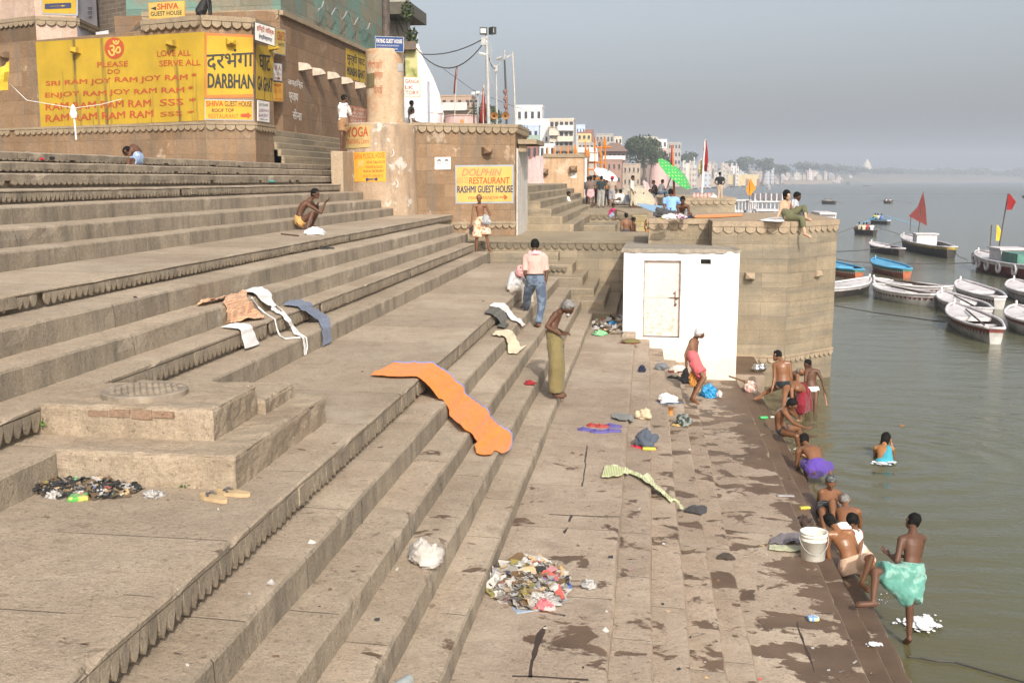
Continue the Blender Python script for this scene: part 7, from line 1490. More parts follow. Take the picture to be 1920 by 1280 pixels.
for i, (x, y, rz) in enumerate([(1263, 709, R(80)), (1275, 710, R(95))]): put_sandal(pr, 'black sandal behind the walking man', x, y, rz, 'black sandals behind the walking man', False)
mb = MB(); c = at_y(883.5, 431, 30.1); mb.box((0, 0, 0), (.1, .06, .28)); mb.box((.05, -.03, .0), (.03, .1, .1)); o = mb.build('carried_sandals', BKS); o.location = c; tag(o, 'pair of black sandals hanging from the hand of the man in batik', 'sandals')
lump('grey_cloth_in_hand', 'grey cloth held at the waist by the man in batik', 912, 418, 17, 20, C('pale_grey_cloth', (.36, .37, .38)), 33, 'cloth', base=at_y(911, 421, 29.95))
# bucket
q = on(1524, 1046)[0]; root = thing('plastic_bucket', 'white plastic bucket with a wire handle standing on the wet step edge', 'bucket', q); BW = plain('bucket_white', (.74, .71, .62), .35, .05)
mb = MB(); s = q.y / 1973; R0, R1, H = .142, .158, .335; mb.lathe((0, 0, 0), [(R0 - .01, 0), (R0, .006), (R1 - .012, H - .1), (R1, H - .098), (R1, H - .085), (R1 - .010, H - .083), (R1 - .008, H - .045), (R1 + .004, H - .043), (R1 + .004, H - .03), (R1 - .006, H - .028), (R1 - .004, H - .006), (R1 + .006, H - .004), (R1 + .006, H + .004), (R1 - .008, H + .004), (R1 - .012, H - .02), (R0 - .012, .012)], 0, 40); mb.build('body', BW, root, True)
mb = MB(); mb.tube([(math.cos(a) * (R1 + .012), -abs(math.sin(a)) * (R1 + .02), H - .06 - math.sin(a) * .17) for a in [math.pi * k / 16 for k in range(17)]], .0045, 0, 6); mb.build('handle', plain('wire_handle', (.4, .4, .4), .4), root)
# small things at the water edge
def bar(label, px, py, mat, d=(.09, .05, .03), rz=.3, cat='soap', name='soap_bar'):
 mb = MB(); mb.box((0, 0, d[2] / 2), d); o = mb.build(name, mat); m = o.modifiers.new('b', 'BEVEL'); m.width = d[2] * .4; m.segments = 2; o.location = on(px, py)[0] + Vector((0, 0, .004)); o.rotation_euler = (0, 0, rz); tag(o, label, cat)
YP = plain('yellow_plastic', (.66, .52, .06), .5); bar('yellow soap dish on the step above the brown wet bundle', 1509, 954, YP, (.16, .07, .035)); bar('yellow soap bar in front of the grey blue clothes heap', 1217, 844, YP, (.18, .06, .04), 0)
bar('bright green soap box on the last dry step', 1432, 785, plain('green_soapbox', (.05, .48, .13), .4), (.17, .08, .05)); bar('small white soap bar right of the green soap box', 1448, 783, BW, (.09, .05, .03)); bar('white soap flake by the bucket rim', 1540, 1001, BW, (.12, .06, .01)); bar('tiny blue and white packet on the wet stone near the bottom', 1524, 1163, C('blue_packet', (.16, .32, .62), (.7, .62, .3), 'blotch', 20), (.12, .09, .05), .2, 'packet', 'packet'); bar('flat white rag on the wet step', 1473, 930, PLW, (.24, .09, .012), .1, 'rag', 'white_rag')
mb = MB(); mb.lathe((0, 0, 0), [(.045, 0), (.05, .12), (.062, .13), (.062, .15)], 0, 14); o = mb.build('plastic_cup', plain('orange_cup', (.62, .28, .07), .4)); o.location = on(1257, 778)[0]; tag(o, 'small orange cup standing by the pile of camouflage clothes', 'cup')
for i, (x, y, lb) in enumerate(((1418, 697, 'shiny steel pot on the ledge by the bathers, left one'), (1428, 696, 'shiny steel pot on the ledge by the bathers, right one'))):
 mb = MB(); mb.lathe((0, 0, 0), [(.06, 0), (.11, .05), (.11, .10), (.07, .15), (.09, .18)], 0, 16); o = mb.build('steel_pot', plain('steel', (.6, .6, .6), .25, .05, metal=1.), None, True); p = at_h(x, y, 4.42); o.location = p; tag(o, lb, 'pot')
mb = MB(); mb.lathe((0, 0, 0), [(.035, 0), (.038, .2), (.018, .26), (.016, .31)], 0, 14); o = mb.build('glass_bottle', plain('bottle_glass', (.32, .35, .34), .1)); o.location = on(768, 1283)[0] + Vector((0, 0, .04)); o.rotation_euler = (R(90), 0, R(-25)); tag(o, 'old glass bottle lying against the riser at the bottom edge', 'bottle')
# wet cracks between the paving slabs
mb = MB(); r = rng(3)
def crack(pts, w):
 P = [on(x, y, .004)[0] for x, y in pts]; L = []
 for a, b in zip(P, P[1:]):
  n = max(2, int((b - a).length / .12)); L += [a.lerp(b, i / n) for i in range(n)]
 L.append(P[-1]); rows = []
 for i, q in enumerate(L):
  d = (L[min(i + 1, len(L) - 1)] - L[max(i - 1, 0)]).normalized(); s = Vector((-d.y, d.x, 0)); k = w * (.35 + 1.1 * max(0, nz(i * .45, q.x * 3, 1) + .35)); o_ = s * (.02 * nz(i * .5, q.y))
  rows.append([q + o_ - s * k, q + o_ + s * k])
 mb.sheet(rows)
for pts, w in (([(1072, 966), (1052, 1012), (1036, 1062)], .018), ([(1024, 1148), (1010, 1200), (1000, 1226), (992, 1270)], .03), ([(984, 961), (1060, 966), (1130, 968), (1165, 969)], .012), ([(900, 1266), (1000, 1268), (1100, 1274), (1150, 1276)], .012), ([(1100, 835), (1098, 870), (1092, 912)], .010), ([(1480, 1130), (1500, 1185), (1530, 1270)], .014), ([(1428, 985), (1445, 1040), (1462, 1085)], .012),
 ([(1174, 1062), (1162, 1180), (1156, 1270)], .010), ([(1178, 980), (1172, 1062)], .008), ([(612, 935), (660, 931), (677, 940), (679, 985)], .012), ([(700, 1018), (738, 1020), (741, 1060)], .012), ([(755, 905), (800, 900), (826, 905), (828, 930)], .008), ([(100, 1108), (180, 1112), (290, 1120)], .008), ([(1125, 1083), (1170, 1081)], .01), ([(1240, 1085), (1300, 1078)], .009), ([(1290, 1188), (1355, 1188)], .008), ([(1360, 1144), (1408, 1146)], .009), ([(1420, 1148), (1482, 1149), (1560, 1150)], .008)): crack(pts, w)
tag(mb.build('slab_joints', plain('wet_joint', (.055, .035, .022), .6)), kind='structure')
# ---------------------------------------------------------------- rubbish
LM = [PLW, C('paper_white', (.52, .49, .44)), C('paper_tan', (.45, .32, .18)), C('litter_red', (.42, .10, .08)), C('litter_blue', (.07, .13, .36)), C('litter_olive', (.24, .20, .06)), C('litter_brown', (.14, .09, .05)), C('litter_pink', (.55, .25, .26)), C('ash_black', (.03, .03, .03)), PLG]
def crumple(mb, c, s, mat, r, n=4):
 """bent scrap of paper or film"""
 M = Matrix.Rotation(r.uniform(0, 6.28), 3, 'Z') @ Matrix.Rotation(r.uniform(-.9, .9), 3, 'X') @ Matrix.Rotation(r.uniform(-.7, .7), 3, 'Y'); ph = r.uniform(0, 9); rows = []
 for i in range(n + 1):
  rows.append([Vector(c) + M @ Vector(((i / n - .5) * s * 1.3, (j / n - .5) * s, s * .28 * nz(i * .9 + ph, j * .9, ph))) for j in range(n + 1)])
 for row in rows:
  for k, p in enumerate(row): p.z = max(p.z, c[2] - s * .1)
 mb.sheet(rows, mat)
def heap(label, x0, x1, y0, y1, n, size, r, height, mats, wts):
 mb = MB(); cx, cy, wx, wy = (x0 + x1) / 2, (y0 + y1) / 2, (x1 - x0) / 2, (y1 - y0) / 2
 for k in range(n):
  a = r.uniform(0, 6.28); q = r.random() ** .6; x, y = cx + math.cos(a) * q * wx, cy + math.sin(a) * q * wy; p = on(x, y)[0]; h = height * max(0, 1 - q * q) * r.random()
  crumple(mb, (p.x, p.y, p.z + .02 + h), size * r.uniform(.5, 1.6), r.choices(range(len(LM)), wts)[0], r)
 o = mb.build('rubbish_heap', LM, None, True); tag(o, label, 'rubbish', kind='stuff'); return o
r = rng(31)
heap('heap of torn paper and plastic on the lower landing', 922, 1062, 1056, 1142, 420, .095, r, .13, LM, [9, 6, 5, .6, .5, 1.6, 5, .6, .8, .2])
heap('burnt litter in the corner of the rendered block', 62, 262, 899, 940, 520, .05, r, .045, LM, [4, .6, 1.4, .1, .05, .8, 6, .1, 13, .2])
heap('mixed rubbish beside the white hut', 1112, 1200, 600, 628, 300, .13, r, .12, LM, [8, 6, 6, .9, .7, 1.4, 5, .7, .8, .8])
b = lump('plastic_bag', 'clear plastic bag blown up at the right side of the rubbish heap', 1103, 1102, 30, 18, PLW, 41, 'bag', .4); lump('plastic_bag', 'clear plastic bag in the front of the rubbish heap', 1020, 1132, 50, 34, PLW, 42, 'bag', .5); lump('newspaper_ball', 'crumpled newspaper on top of the rubbish heap', 992, 1084, 58, 40, C('newsprint', (.60, .57, .52), (.40, .38, .35), 'blotch', 24), 43, 'paper', .5); lump('red_wrapper', 'pinkish red wrapper at the front of the rubbish heap', 1022, 1142, 32, 24, C('pink_wrapper', (.52, .15, .17), (.66, .45, .42), 'blotch', 14), 44, 'wrapper', .6); lump('olive_wrapper', 'olive gold wrapper in the rubbish heap', 986, 1128, 36, 30, C('olive_wrapper_film', (.26, .20, .05), rough=.4), 45, 'wrapper', .4)
bar('blue rubber sandal sole in the rubbish heap', 1046, 1102, C('litter_blue', (.07, .13, .36)), (.24, .09, .03), .2, 'sandal', 'blue_sandal'); bar('blue foil sachet in front of the rubbish heap', 985, 1143, C('grey_blue_foil', (.30, .36, .44), rough=.4), (.20, .13, .012), .5, 'sachet', 'foil_sachet'); bar('green and gold foil packet in the burnt litter', 148, 938, C('green_foil', (.10, .36, .08), (.6, .5, .12), 'blotch', 16), (.15, .13, .04), .4, 'packet', 'foil_packet')
lump('plastic_bag', 'knotted clear bag at the right end of the burnt litter', 235, 921, 36, 18, PLW, 46, 'bag', .4); lump('plastic_bag', 'thin clear bag lying apart, right of the burnt litter', 285, 934, 34, 20, PLW, 47, 'bag', .6); lump('plastic_bag', 'wet plastic bag at the left end of the burnt litter', 102, 935, 28, 20, PLW, 48, 'bag', .5)
lump('blue_bag', 'blue plastic bag on top of the rubbish beside the hut', 1148, 617, 15, 18, PLB, 49, 'bag', .4); lump('green_bag', 'thin green plastic bag at the front of the hut rubbish', 1123, 629, 29, 12, PLG, 50, 'bag', .5)
# little scraps scattered over the steps, too many to count
mb = MB(); r = rng(9)
for k in range(420):
 x, y = r.uniform(240, 1640), r.uniform(520, 1275)
 if x < 1000 and r.random() < .6: continue
 p, n_ = on(x, y)
 if n_.z < .5 or p.x > 2.6 or p.y > 23: continue
 crumple(mb, (p.x, p.y, p.z + .008), r.choice((.012, .018, .025, .04)), r.choices(range(len(LM)), [3, 5, 3, .6, .4, .8, 7, .4, 2, .3])[0], r, 2)
tag(mb.build('scattered_scraps', LM, None, True), kind='stuff', label='small scraps of paper and leaf scattered over the steps')
# tufts of weed by the block
for lb, x, y in (('green weed sprouting at the left end of the rendered block', 80, 800), ('green weed sprouting under the front of the rendered block', 346, 914)):
 p = on(x, y)[0]; root = thing('weed', lb, 'plant', p); mb = MB(); leaves(mb, (0, 0, .03), (.06, .04, .03), 60, .017, rng(x), 3); mb.build('foliage', [plain('weed_green', (.12, .22, .04), .7), plain('weed_green2', (.18, .28, .06), .7), LEAF[1]], root); mb = MB(); mb.tube([(0, 0, -.02), (.01, 0, .08)], .006, 0, 5); mb.build('stem', LEAF[1], root)
# grey blue blocks and the yellow flag at the left frame edge
q0 = at_y(-40, 290, 17.2); q1 = at_y(69, 290, 17.6); mb = MB(); z0, z1 = HC - .3, at_y(30, 291, 17.4).z
t = NT('blue_grey_blocks'); b_ = t.n('TexBrick'); t.l(t.uvc(), b_.inputs['Vector']); b_.inputs['Scale'].default_value = 1; b_.inputs['Brick Width'].default_value = .23; b_.inputs['Row Height'].default_value = .135; b_.inputs['Mortar Size'].default_value = .012; b_.inputs['Color1'].default_value = (.24, .27, .29, 1); b_.inputs['Color2'].default_value = (.30, .32, .33, 1); b_.inputs['Mortar'].default_value = (.55, .52, .44, 1); t.col(b_.outputs['Color']); t.rough(.85); t.bump(t.noise(t.pos(), 20, 4), .3, .02)
mb.prism([(q0.x, q0.y), (q1.x, q1.y), (q1.x, q1.y + .6), (q0.x, q0.y + .6)], z0, z1); o = mb.build('block_parapet', t.m); tag(o, 'low parapet of blue grey blocks with pale joints at the left edge', 'wall')
lump('white_rag_on_blocks', 'white rag hanging on the blue grey blocks', 42, 296, 14, 8, WHITE, 52, 'rag', base=Vector((at_y(42, 292, 17.35).x, 17.5, z1)))
mb = MB(); pts = [[at_y(x, y, 26) for x, y in row] for row in (((-8, 128), (22, 116)), ((-8, 148), (19, 134)), ((-8, 166), (11, 152)), ((2, 172), (10, 168)))]
rows = [[a.lerp(b, u / 5) + Vector((0, .12 * math.sin(u + i), 0)) for u in range(6)] for i, (a, b) in enumerate(pts)]
mb.sheet(rows); o = mb.build('yellow_flag', C('yellow_flag_cloth', (.72, .50, .05))); solidify(o, .012, 0); tag(o, 'yellow cloth flag hanging at the left frame edge by the wall', 'flag')
mb = MB(); mb.tube([at_y(x, y, 26.5) for x, y in ((18, 157), (50, 188), (90, 195), (140, 203), (190, 196), (228, 186))], .008, 0, 4); tag(mb.build('string_line', WHITE), 'thin white string slung across the prayer wall', 'string')
root = thing('white_plume', 'white paper plume on a thin stick against the prayer wall', 'plume', at_y(143, 262, 26.6)); mb = MB(); H = 42 * 26.6 / 1973; mb.tube([(0, 0, 0), (-.02, 0, H)], .022, 0, 6); mb.build('stick', WHITE, root); mb = MB(); mb.tube([(-.02, 0, H), (-.03, 0, H + .1), (-.03, 0, H + .3), (-.035, 0, H + .36)], [.07, .1, .05, .01], 0, 8); mb.build('plume', WHITE, root)
# ---------------------------------------------------------------- umbrellas, tarp and things on the bastions
def umbrella(label, cpx, Y, rad, axis, base_px, mat, mat2, ribs=10, h=.28):
 c = at_y(*cpx, Y); ax = Vector(axis).normalized(); root = thing('beach_umbrella', label, 'umbrella', c); x = ax.orthogonal().normalized(); y = ax.cross(x); mb = MB(); rows = []
 prof = [(0.02, 0), (.35, -.06), (.7, -.16), (1, -.32)]
 for rr, z in prof:
  rows.append([(x * math.cos(a) + y * math.sin(a)) * rad * rr * (1 - .05 * abs(math.sin(a * ribs / 2)) * rr) + ax * z * h * rad * 3 for a in [2 * math.pi * k / (ribs * 4) for k in range(ribs * 4 + 1)]])
 mb.sheet(rows); o = mb.build('canopy', mat, root); solidify(o, .012, 0)
 mb = MB(); b = at_y(base_px[0], base_px[1], Y - .1) - c; mb.tube([ax * .15, -ax * rad * .5, b], .03, 0, 7); mb.build('pole', plain('umbrella_pole', (.16, .13, .11), .6), root)
 for k in range(ribs):
  a = 2 * math.pi * k / ribs; d = x * math.cos(a) + y * math.sin(a); r_ = MB(); r_.tube([-ax * .08, d * rad * .7 - ax * (.16 * h * 3 * rad + .04), d * rad * .97 - ax * (.31 * h * 3 * rad)], .010, 0, 4); r_.build('rib', plain('umbrella_rib', (.4, .38, .35), .6), root)
 return root
umbrella('tilted bright green umbrella with pale dots on the far bastion', (1272, 318), 60, 1.25, (.62, -.25, .68), (1240, 382), C('green_dot_cloth', (.045, .36, .09), (.55, .62, .2), 'dots', 5.5), None)
umbrella('white umbrella tilted over the crowd by the flaking tower', (1139, 322), 58, .72, (.42, -.35, .85), (1132, 345), C('white_umbrella_cloth', (.72, .68, .70)), None)
umbrella('cream umbrella tilted low, nearer of the two cream umbrellas', (1206, 364), 57, .85, (.45, -.6, .75), (1196, 385), C('cream_umbrella_cloth', (.42, .37, .27)), None)
umbrella('patched tan umbrella behind the nearer cream umbrella', (1192, 352), 62, 1.25, (-.1, -.3, .95), (1190, 385), C('tan_umbrella_cloth', (.42, .35, .28), (.5, .45, .35), 'blotch', 3), None)
umbrella('striped pink and white umbrella edge-on at the right of the cream pair', (1226, 358), 61, .85, (.85, -.2, .5), (1224, 383), C('pink_stripe_cloth', (.66, .58, .55), (.5, .25, .25), 'stripes', 4), None)
mb = MB(); pts = [at_y(1189, 380, 46), at_y(1246, 386, 46), at_y(1240, 396, 40), at_y(1228, 398, 40)]
rows = [[pts[0].lerp(pts[1], u / 8) * 1 for u in range(9)], [pts[0].lerp(pts[1], u / 8).lerp(pts[3].lerp(pts[2], u / 8), .5) + Vector((0, 0, -.06)) for u in range(9)], [pts[3].lerp(pts[2], u / 8) for u in range(9)]]
mb.sheet(rows); o = mb.build('blue_tarp', C('pale_blue_tarp', (.20, .37, .55), rough=.5)); solidify(o, .03, 0); subsurf(o, 1); tag(o, 'pale blue tarpaulin awning stretched left of the seated pair', 'tarpaulin')
for p_, q_ in (((1189, 380), 46),): pass
def on_bastion(px, py): return at_z(px, py, ZB + .035)
def flat(name, label, rows, mat, cat='sheet', z=ZB + .05, seed=1):
 G_ = []
 for l, r_ in rows:
  a, b = at_z(*l, z), at_z(*r_, z); G_.append([a.lerp(b, u / 8) + Vector((0, 0, .03 * abs(nz(u * .8 + seed, l[0] * .2)))) for u in range(9)])
 mb = MB(); mb.sheet(G_); o = mb.build(name, mat, None, True); solidify(o, .02, 0); subsurf(o, 1); tag(o, label, cat)
flat('orange_bedsheet', 'orange sheet spread flat along the bastion top', [((1298, 409), (1300, 404)), ((1330, 408.5), (1330, 402.5)), ((1362, 407), (1362, 401.5)), ((1395, 405), (1394, 401.5))], ORNG)
flat('white_sheet', 'white sheet spread under the hand of the man in olive trousers', [((1420, 413.5), (1440, 408.5)), ((1440, 415), (1455, 407.5)), ((1458, 416), (1466, 407.5)), ((1471, 415.5), (1472, 409))], WHITE, seed=4)
for i, (x, y, w, h, m, lb) in enumerate([(1246, 411, 16, 9, YELC, 'small yellow cloth bundle at the bastion corner'), (1256, 412, 22, 12, WHITE, 'white folded cloth beside the yellow bundle on the bastion'), (1274, 411, 24, 11, C('red_white_print', (.6, .5, .52), (.16, .05, .12), 'blotch', 14), 'red and white printed bundle in front of the dark youth'), (1240, 408, 30, 22, GREYD, 'big dark grey bundle behind the sky blue shirt'), (1294, 409, 14, 6, C('navy_cloth', (.02, .025, .05)), 'small navy bundle beside the steel flask')]):
 lump('cloth_bundle', lb, x, y, w, h, m, 60 + i, base=on_bastion(x, y))
mb = MB(); mb.lathe((0, 0, 0), [(.05, 0), (.05, .2), (.035, .22), (.035, .27)], 0, 14); o = mb.build('steel_flask', plain('steel', (.6, .6, .6), .25)); o.location = on_bastion(1286, 411); tag(o, 'little steel flask standing on the bastion edge', 'flask')
for k, (x, m, lb) in enumerate([(1301, 'pinkish', 'row of small clay pots at the foot of the white flag pole'), (1338, 'white', 'small white cloth cone at the foot of the white flag pole')]):
 p = at_y(x, 371, 63.5); root = thing('pot_row' if k == 0 else 'cloth_cone', lb, 'pots' if k == 0 else 'cloth', p)
 for i in range(6 if k == 0 else 1):
  mb = MB(); mb.lathe((i * .22 if k == 0 else 0, 0, 0), [(.08, -.05), (.12, .1), (.08, .25), (.1, .3)] if k == 0 else [(.28, -.03), (.15, .12), (.02, .24)], 0, 10); mb.build('pot' if k == 0 else 'cone', C('clay_pink', (.55, .36, .32)) if k == 0 else WHITE, root)
# ---------------------------------------------------------------- foam, rope, petals
def blob(name, cpx, wpx, hpx, mat, seed, z=.012, n=46, label=None, kind='stuff', cat=None, holes=0):
 r = rng(seed); mb = MB()
 for k in range(n):
  a = r.uniform(0, 6.28); q = r.random() ** .55; p = at_z(cpx[0] + math.cos(a) * q * wpx / 2, cpx[1] + math.sin(a) * q * hpx / 2, z); s = p.y / 1973 * r.uniform(.2, 1) ** 2 * wpx * .19 * (1.2 - q)
  pts = [(p.x + math.cos(t) * s * (1 + .35 * nz(t * 1.3, k)), p.y + math.sin(t) * s * 1.5 * (1 + .35 * nz(t * 1.3 + 4, k)), z + .0006 * k) for t in [2 * math.pi * i / 11 for i in range(11)]]
  c_ = (p.x, p.y, z + .0006 * k + s * .04)
  for i in range(11): mb.face([pts[i], pts[(i + 1) % 11], c_])
 o = mb.build(name, mat, None, True); tag(o, label, cat, kind=kind)
FOAM = plain('soap_foam', (.80, .80, .80), .7, .08, 9, .5, 30)
blob('soap_foam', (1722, 1170), 95, 34, FOAM, 1, n=70, label='white soap foam floating by the boy in mint'); blob('soap_foam', (1655, 1120), 22, 30, FOAM, 2, n=16, label='small soap foam by the raised foot'); blob('soap_foam', (1657, 868), 52, 9, FOAM, 3, n=40, label='splash of foam round the woman in aqua')
blob('soap_foam', (1484, 841), 20, 10, FOAM, 5, z=HC - 4.97, n=20, label='soap suds on the wet step below the seated man'); blob('soap_foam', (1640, 1208), 40, 10, FOAM, 6, z=HC - 4.74, n=26, label='soap suds on the wet step at lower right')
PET = plain('marigold_petals', (.62, .22, .03), .7); 
for i, (x, y, w) in enumerate(((1692, 798, 16), (1760, 617, 8), (1587, 585, 7), (1735, 1001, 8), (1640, 640, 6), (1895, 760, 6))): blob('marigold_petals', (x, y), w, w * .45, PET, 10 + i, n=9, label='orange marigold petals floating on the river', kind='stuff')
mb = MB(); mb.tube([at_z(x, y, .02) for x, y in ((1704, 1230), (1725, 1232), (1755, 1238), (1790, 1240), (1840, 1254), (1925, 1278))], .012, 0, 5); tag(mb.build('mooring_rope', plain('rope_dark', (.06, .055, .045), .8)), 'dark rope lying on the water at the lower right corner', 'rope')
# ---------------------------------------------------------------- boats
BW_ = plain('boat_white', (.66, .62, .62), .6, .12, 3, .2, 14); BG = plain('boat_grey_white', (.48, .46, .43), .65, .2, 3, .2, 14); BBK = plain('boat_tar', (.05, .042, .036), .6, .25, 3); BRD = plain('boat_red', (.20, .045, .03), .55, .2, 3); BBL = plain('boat_blue', (.09, .36, .58), .5, .12, 3); BOR = plain('boat_orange', (.42, .13, .06), .55, .2, 3); BGN = plain('boat_green', (.08, .22, .17), .55, .2, 3); BWD = plain('boat_wood', (.10, .075, .05), .75, .25, 4); BYL = plain('boat_ochre', (.42, .30, .05), .6, .3, 3); BMR = plain('boat_maroon', (.16, .03, .03), .6, .2, 3)
def hullpt(s, v, L, B, H, pt):
 """hull skin: s along the boat 0 stern .. 1 bow, v 0 keel .. 1 gunwale"""
 w = (.30 + .70 * math.sin(min(1, s / .5) * math.pi / 2)) if s < .5 else math.cos((s - .5) / .5 * math.pi / 2) ** (.62 if not pt else .8)
 w = max(w, .03); f = .50 + .50 * v ** .55
 z = -.15 + (H + .15) * v + (.05 * H + .32 * H * max(0, (s - .55) / .45) ** 2 + .15 * H * max(0, (.25 - s) / .25) ** 2) * v
 x = (s - .5) * L + (max(0, s - .6) * .5) * v * H + (-.15 * H * v if s < .1 else 0)
 return x, w * B / 2 * f, z
def boat(label, stern, bow, B, H, hull, band_m, deck, inner, teeth=None, deckf=.42, name='rowing_boat', group=None, pt=False, extra=None, stern_deck=.12, seed=1, L=None, kelly=None):
 a, b = at_z(*stern, 0), at_z(*bow, 0); d = (b - a); L = L or d.length; c = (a + b) / 2; rz = math.atan2(d.y, d.x)
 root = thing(name, label, 'boat', (c.x, c.y, 0), rz, group); n, m = 20, 8; B *= .84; H *= .68
 mb = MB(); 
 for sg in (1, -1):
  rows = [[Vector((x, y * sg, z)) for x, y, z in [hullpt(i / n, j / m, L, B, H, pt) for j in range(m + 1)]] for i in range(n + 1)]
  mb.sheet(rows if sg < 0 else rows[::-1], 0)
 tr = [hullpt(0, j / m, L, B, H, pt) for j in range(m + 1)]
 mb.face([(x, y, z) for x, y, z in tr] + [(x, -y, z) for x, y, z in reversed(tr)], 0)
 o = mb.build('hull', hull, root, True); mo = o.modifiers.new('s', 'EDGE_SPLIT'); mo.split_angle = R(40)
 # painted band below the gunwale, gunwale rail
 mb = MB()
 for sg in (1, -1):
  rows = [[Vector((x, (y + .012) * sg, z)) for x, y, z in [hullpt(i / n, v, L, B, H, pt) for v in (.80, .9, .985)]] for i in range(n + 1)]; mb.sheet(rows if sg < 0 else rows[::-1])
 for v0, v1 in ((.80, .985),):
  p, q = hullpt(0, v0, L, B, H, pt), hullpt(0, v1, L, B, H, pt); mb.face([(p[0] - .012, p[1], p[2]), (q[0] - .012, q[1], q[2]), (q[0] - .012, -q[1], q[2]), (p[0] - .012, -p[1], p[2])])
 mb.build('painted_band', band_m, root)
 if teeth:
  k = int(L / .22)
  for sg in (1, -1):
   mb = MB()
   for i in range(k):
    s0, s1 = (i + .08) / k, (i + .92) / k
    if s1 > .97: break
    A = [hullpt(s0, .80, L, B, H, pt), hullpt(s1, .80, L, B, H, pt), hullpt((s0 + s1) / 2, .60, L, B, H, pt)]; pts = [(x, (y + .014) * sg, z) for x, y, z in A]; mb.face(pts if sg > 0 else pts[::-1])
   mb.build('painted_teeth', teeth, root)
 mb = MB()
 for sg in (1, -1): mb.tube([(x, y * sg, z + .015) for x, y, z in [hullpt(i / n, 1, L, B, H, pt) for i in range(n + 1)]], .045 * B ** .3, 0, 6)
 p = hullpt(0, 1, L, B, H, pt); mb.tube([(p[0], p[1], p[2] + .015), (p[0], -p[1], p[2] + .015)], .045, 0, 6); mb.build('gunwale', deck, root, True)
 # decks fore and aft, floor, thwarts
 for s0, s1, v in ((1 - deckf, .985, .93), (0.0, stern_deck, .9)):
  mb = MB(); k = 8; rows = []
  for i in range(k + 1):
   x, y, z = hullpt(s0 + (s1 - s0) * i / k, v, L, B, H, pt); rows.append([(x, y * u, z + .05 * (1 - u * u)) for u in (-1, -.5, 0, .5, 1)])
  mb.sheet(rows); x, y, z = hullpt(s0 if s0 > .1 else s1, v, L, B, H, pt); mb.face([(x, -y, z), (x, 0, z + .05), (x, y, z), (x, y, z - .12), (x, -y, z - .12)])
  mb.build('deck', deck, root)
 mb = MB(); rows = [[(x, y * u * .96, z) for u in (-1, 0, 1)] for x, y, z in [hullpt(.01 + .97 * i / 12, .3, L, B, H, pt) for i in range(13)]]; mb.sheet(rows)
 for sg in (1, -1):
  rows = [[(x, y * .955 * sg, z) for x, y, z in [hullpt(.005 + .985 * i / n, v, L, B, H, pt) for v in (.3, .6, .97)]] for i in range(n + 1)]; mb.sheet(rows)
 mb.build('inside', inner, root)
 for s in (stern_deck + .12, stern_deck + .28):
  if s < 1 - deckf - .06:
   x, y, z = hullpt(s, .72, L, B, H, pt); mb = MB(); mb.box((x, 0, z), (.24, y * 1.9, .045)); mb.build('thwart', deck, root)
 mb = MB(); x, y, z = hullpt(1, 1, L, B, H, pt); mb.tube([(x - .12, 0, z - .25), (x - .02, 0, z + .06), (x + .02, 0, z + .16)], .045, 0, 6); mb.build('stem_post', deck, root)
 if kelly:   # loose oars and poles lying along the boat
  for i in range(kelly):
   mb = MB(); mb.tube([(-L * .35, B * (.1 - .15 * i), H + .06), (L * .25, B * (-.05 + .2 * i), H + .12 + .1 * i)], .03, 0, 6); mb.build('pole', BWD, root)
 return root, L
MT = BMR
boat('nearest white boat with red painted teeth and a wide open well', (1866, 645), (1788, 597), 1.75, .62, BG, BRD, BW_, BWD, BRD, .45, kelly=1)
boat('white boat with red lower side partly hidden behind the nearest white boat', (1848, 603), (1765, 571), 1.7, .60, BG, BW_, BW_, BBK, BMR, .45, kelly=1)
boat('white boat with pale maroon teeth right of the long pair', (1873, 580), (1800, 548), 1.8, .62, BG, BW_, BW_, BBK, BMR, .5)
boat('longest white boat with black painted teeth in front of the long pair', (1757, 575), (1640, 556), 1.8, .62, BG, BW_, BW_, BBK, BMR, .5, kelly=2)
boat('long white boat with dark teeth behind the longest white boat', (1778, 558), (1640, 544), 1.8, .60, BG, BW_, BW_, BBK, BMR, .4, kelly=2)
boat('sharp nosed black and white boat cut off by the bastion edge', (1530, 562), (1628, 543), 1.9, .62, BBK, BW_, BW_, BBK, None, .5, pt=True)
boat('bright blue decked boat with an orange hull and pale teeth', (1700, 522), (1641, 502), 1.9, .62, BOR, BGN, BBL, BBL, BW_, .6)
boat('blue and orange boat half hidden behind the bastion edge', (1610, 523), (1550, 506), 1.9, .60, BOR, BGN, BBL, BBK, BW_, .45)
boat('small tarred black boat with a white rim beside the flag boat', (1690, 480), (1634, 468), 1.8, .62, BBK, BBK, BW_, BBK, None, .35)
fb, L = boat('large boat with a maroon triangular flag and a white box amidships', (1783, 485), (1694, 460), 2.6, .95, BBK, BYL, BW_, BBK, None, .35)
mb = MB(); mb.box((.3, 0, .85), (1.3, 1.4, .8)); mb.box((.3, 0, 1.28), (1.5, 1.6, .08)); mb.build('engine_box', BW_, fb)
mb = MB(); mb.tube([(L * .12, .2, .8), (L * .1, .1, 3.0)], .035, 0, 6); mb.tube([(L * .36, 0, 1.2), (L * .36, 0, 2.3)], .03, 0, 6); mb.build('flag_staff', BWD, fb); mb = MB(); mb.sheet([[(L * .1, .0, 4.3), (L * .1, .05, 4.3)], [(L * .1 + .1, .35, 3.2), (L * .1, -.2, 3.1)], [(L * .1 + .1, .95, 2.5), (L * .1, -.35, 1.8)]]); o = mb.build('flag', MAROON, fb); solidify(o, .02, 0)
rb, L = boat('big red motor boat hung with white tyres at the right edge', (1968, 531), (1834, 500), 2.9, 1.05, BRD, BW_, BW_, BBK, None, .34)
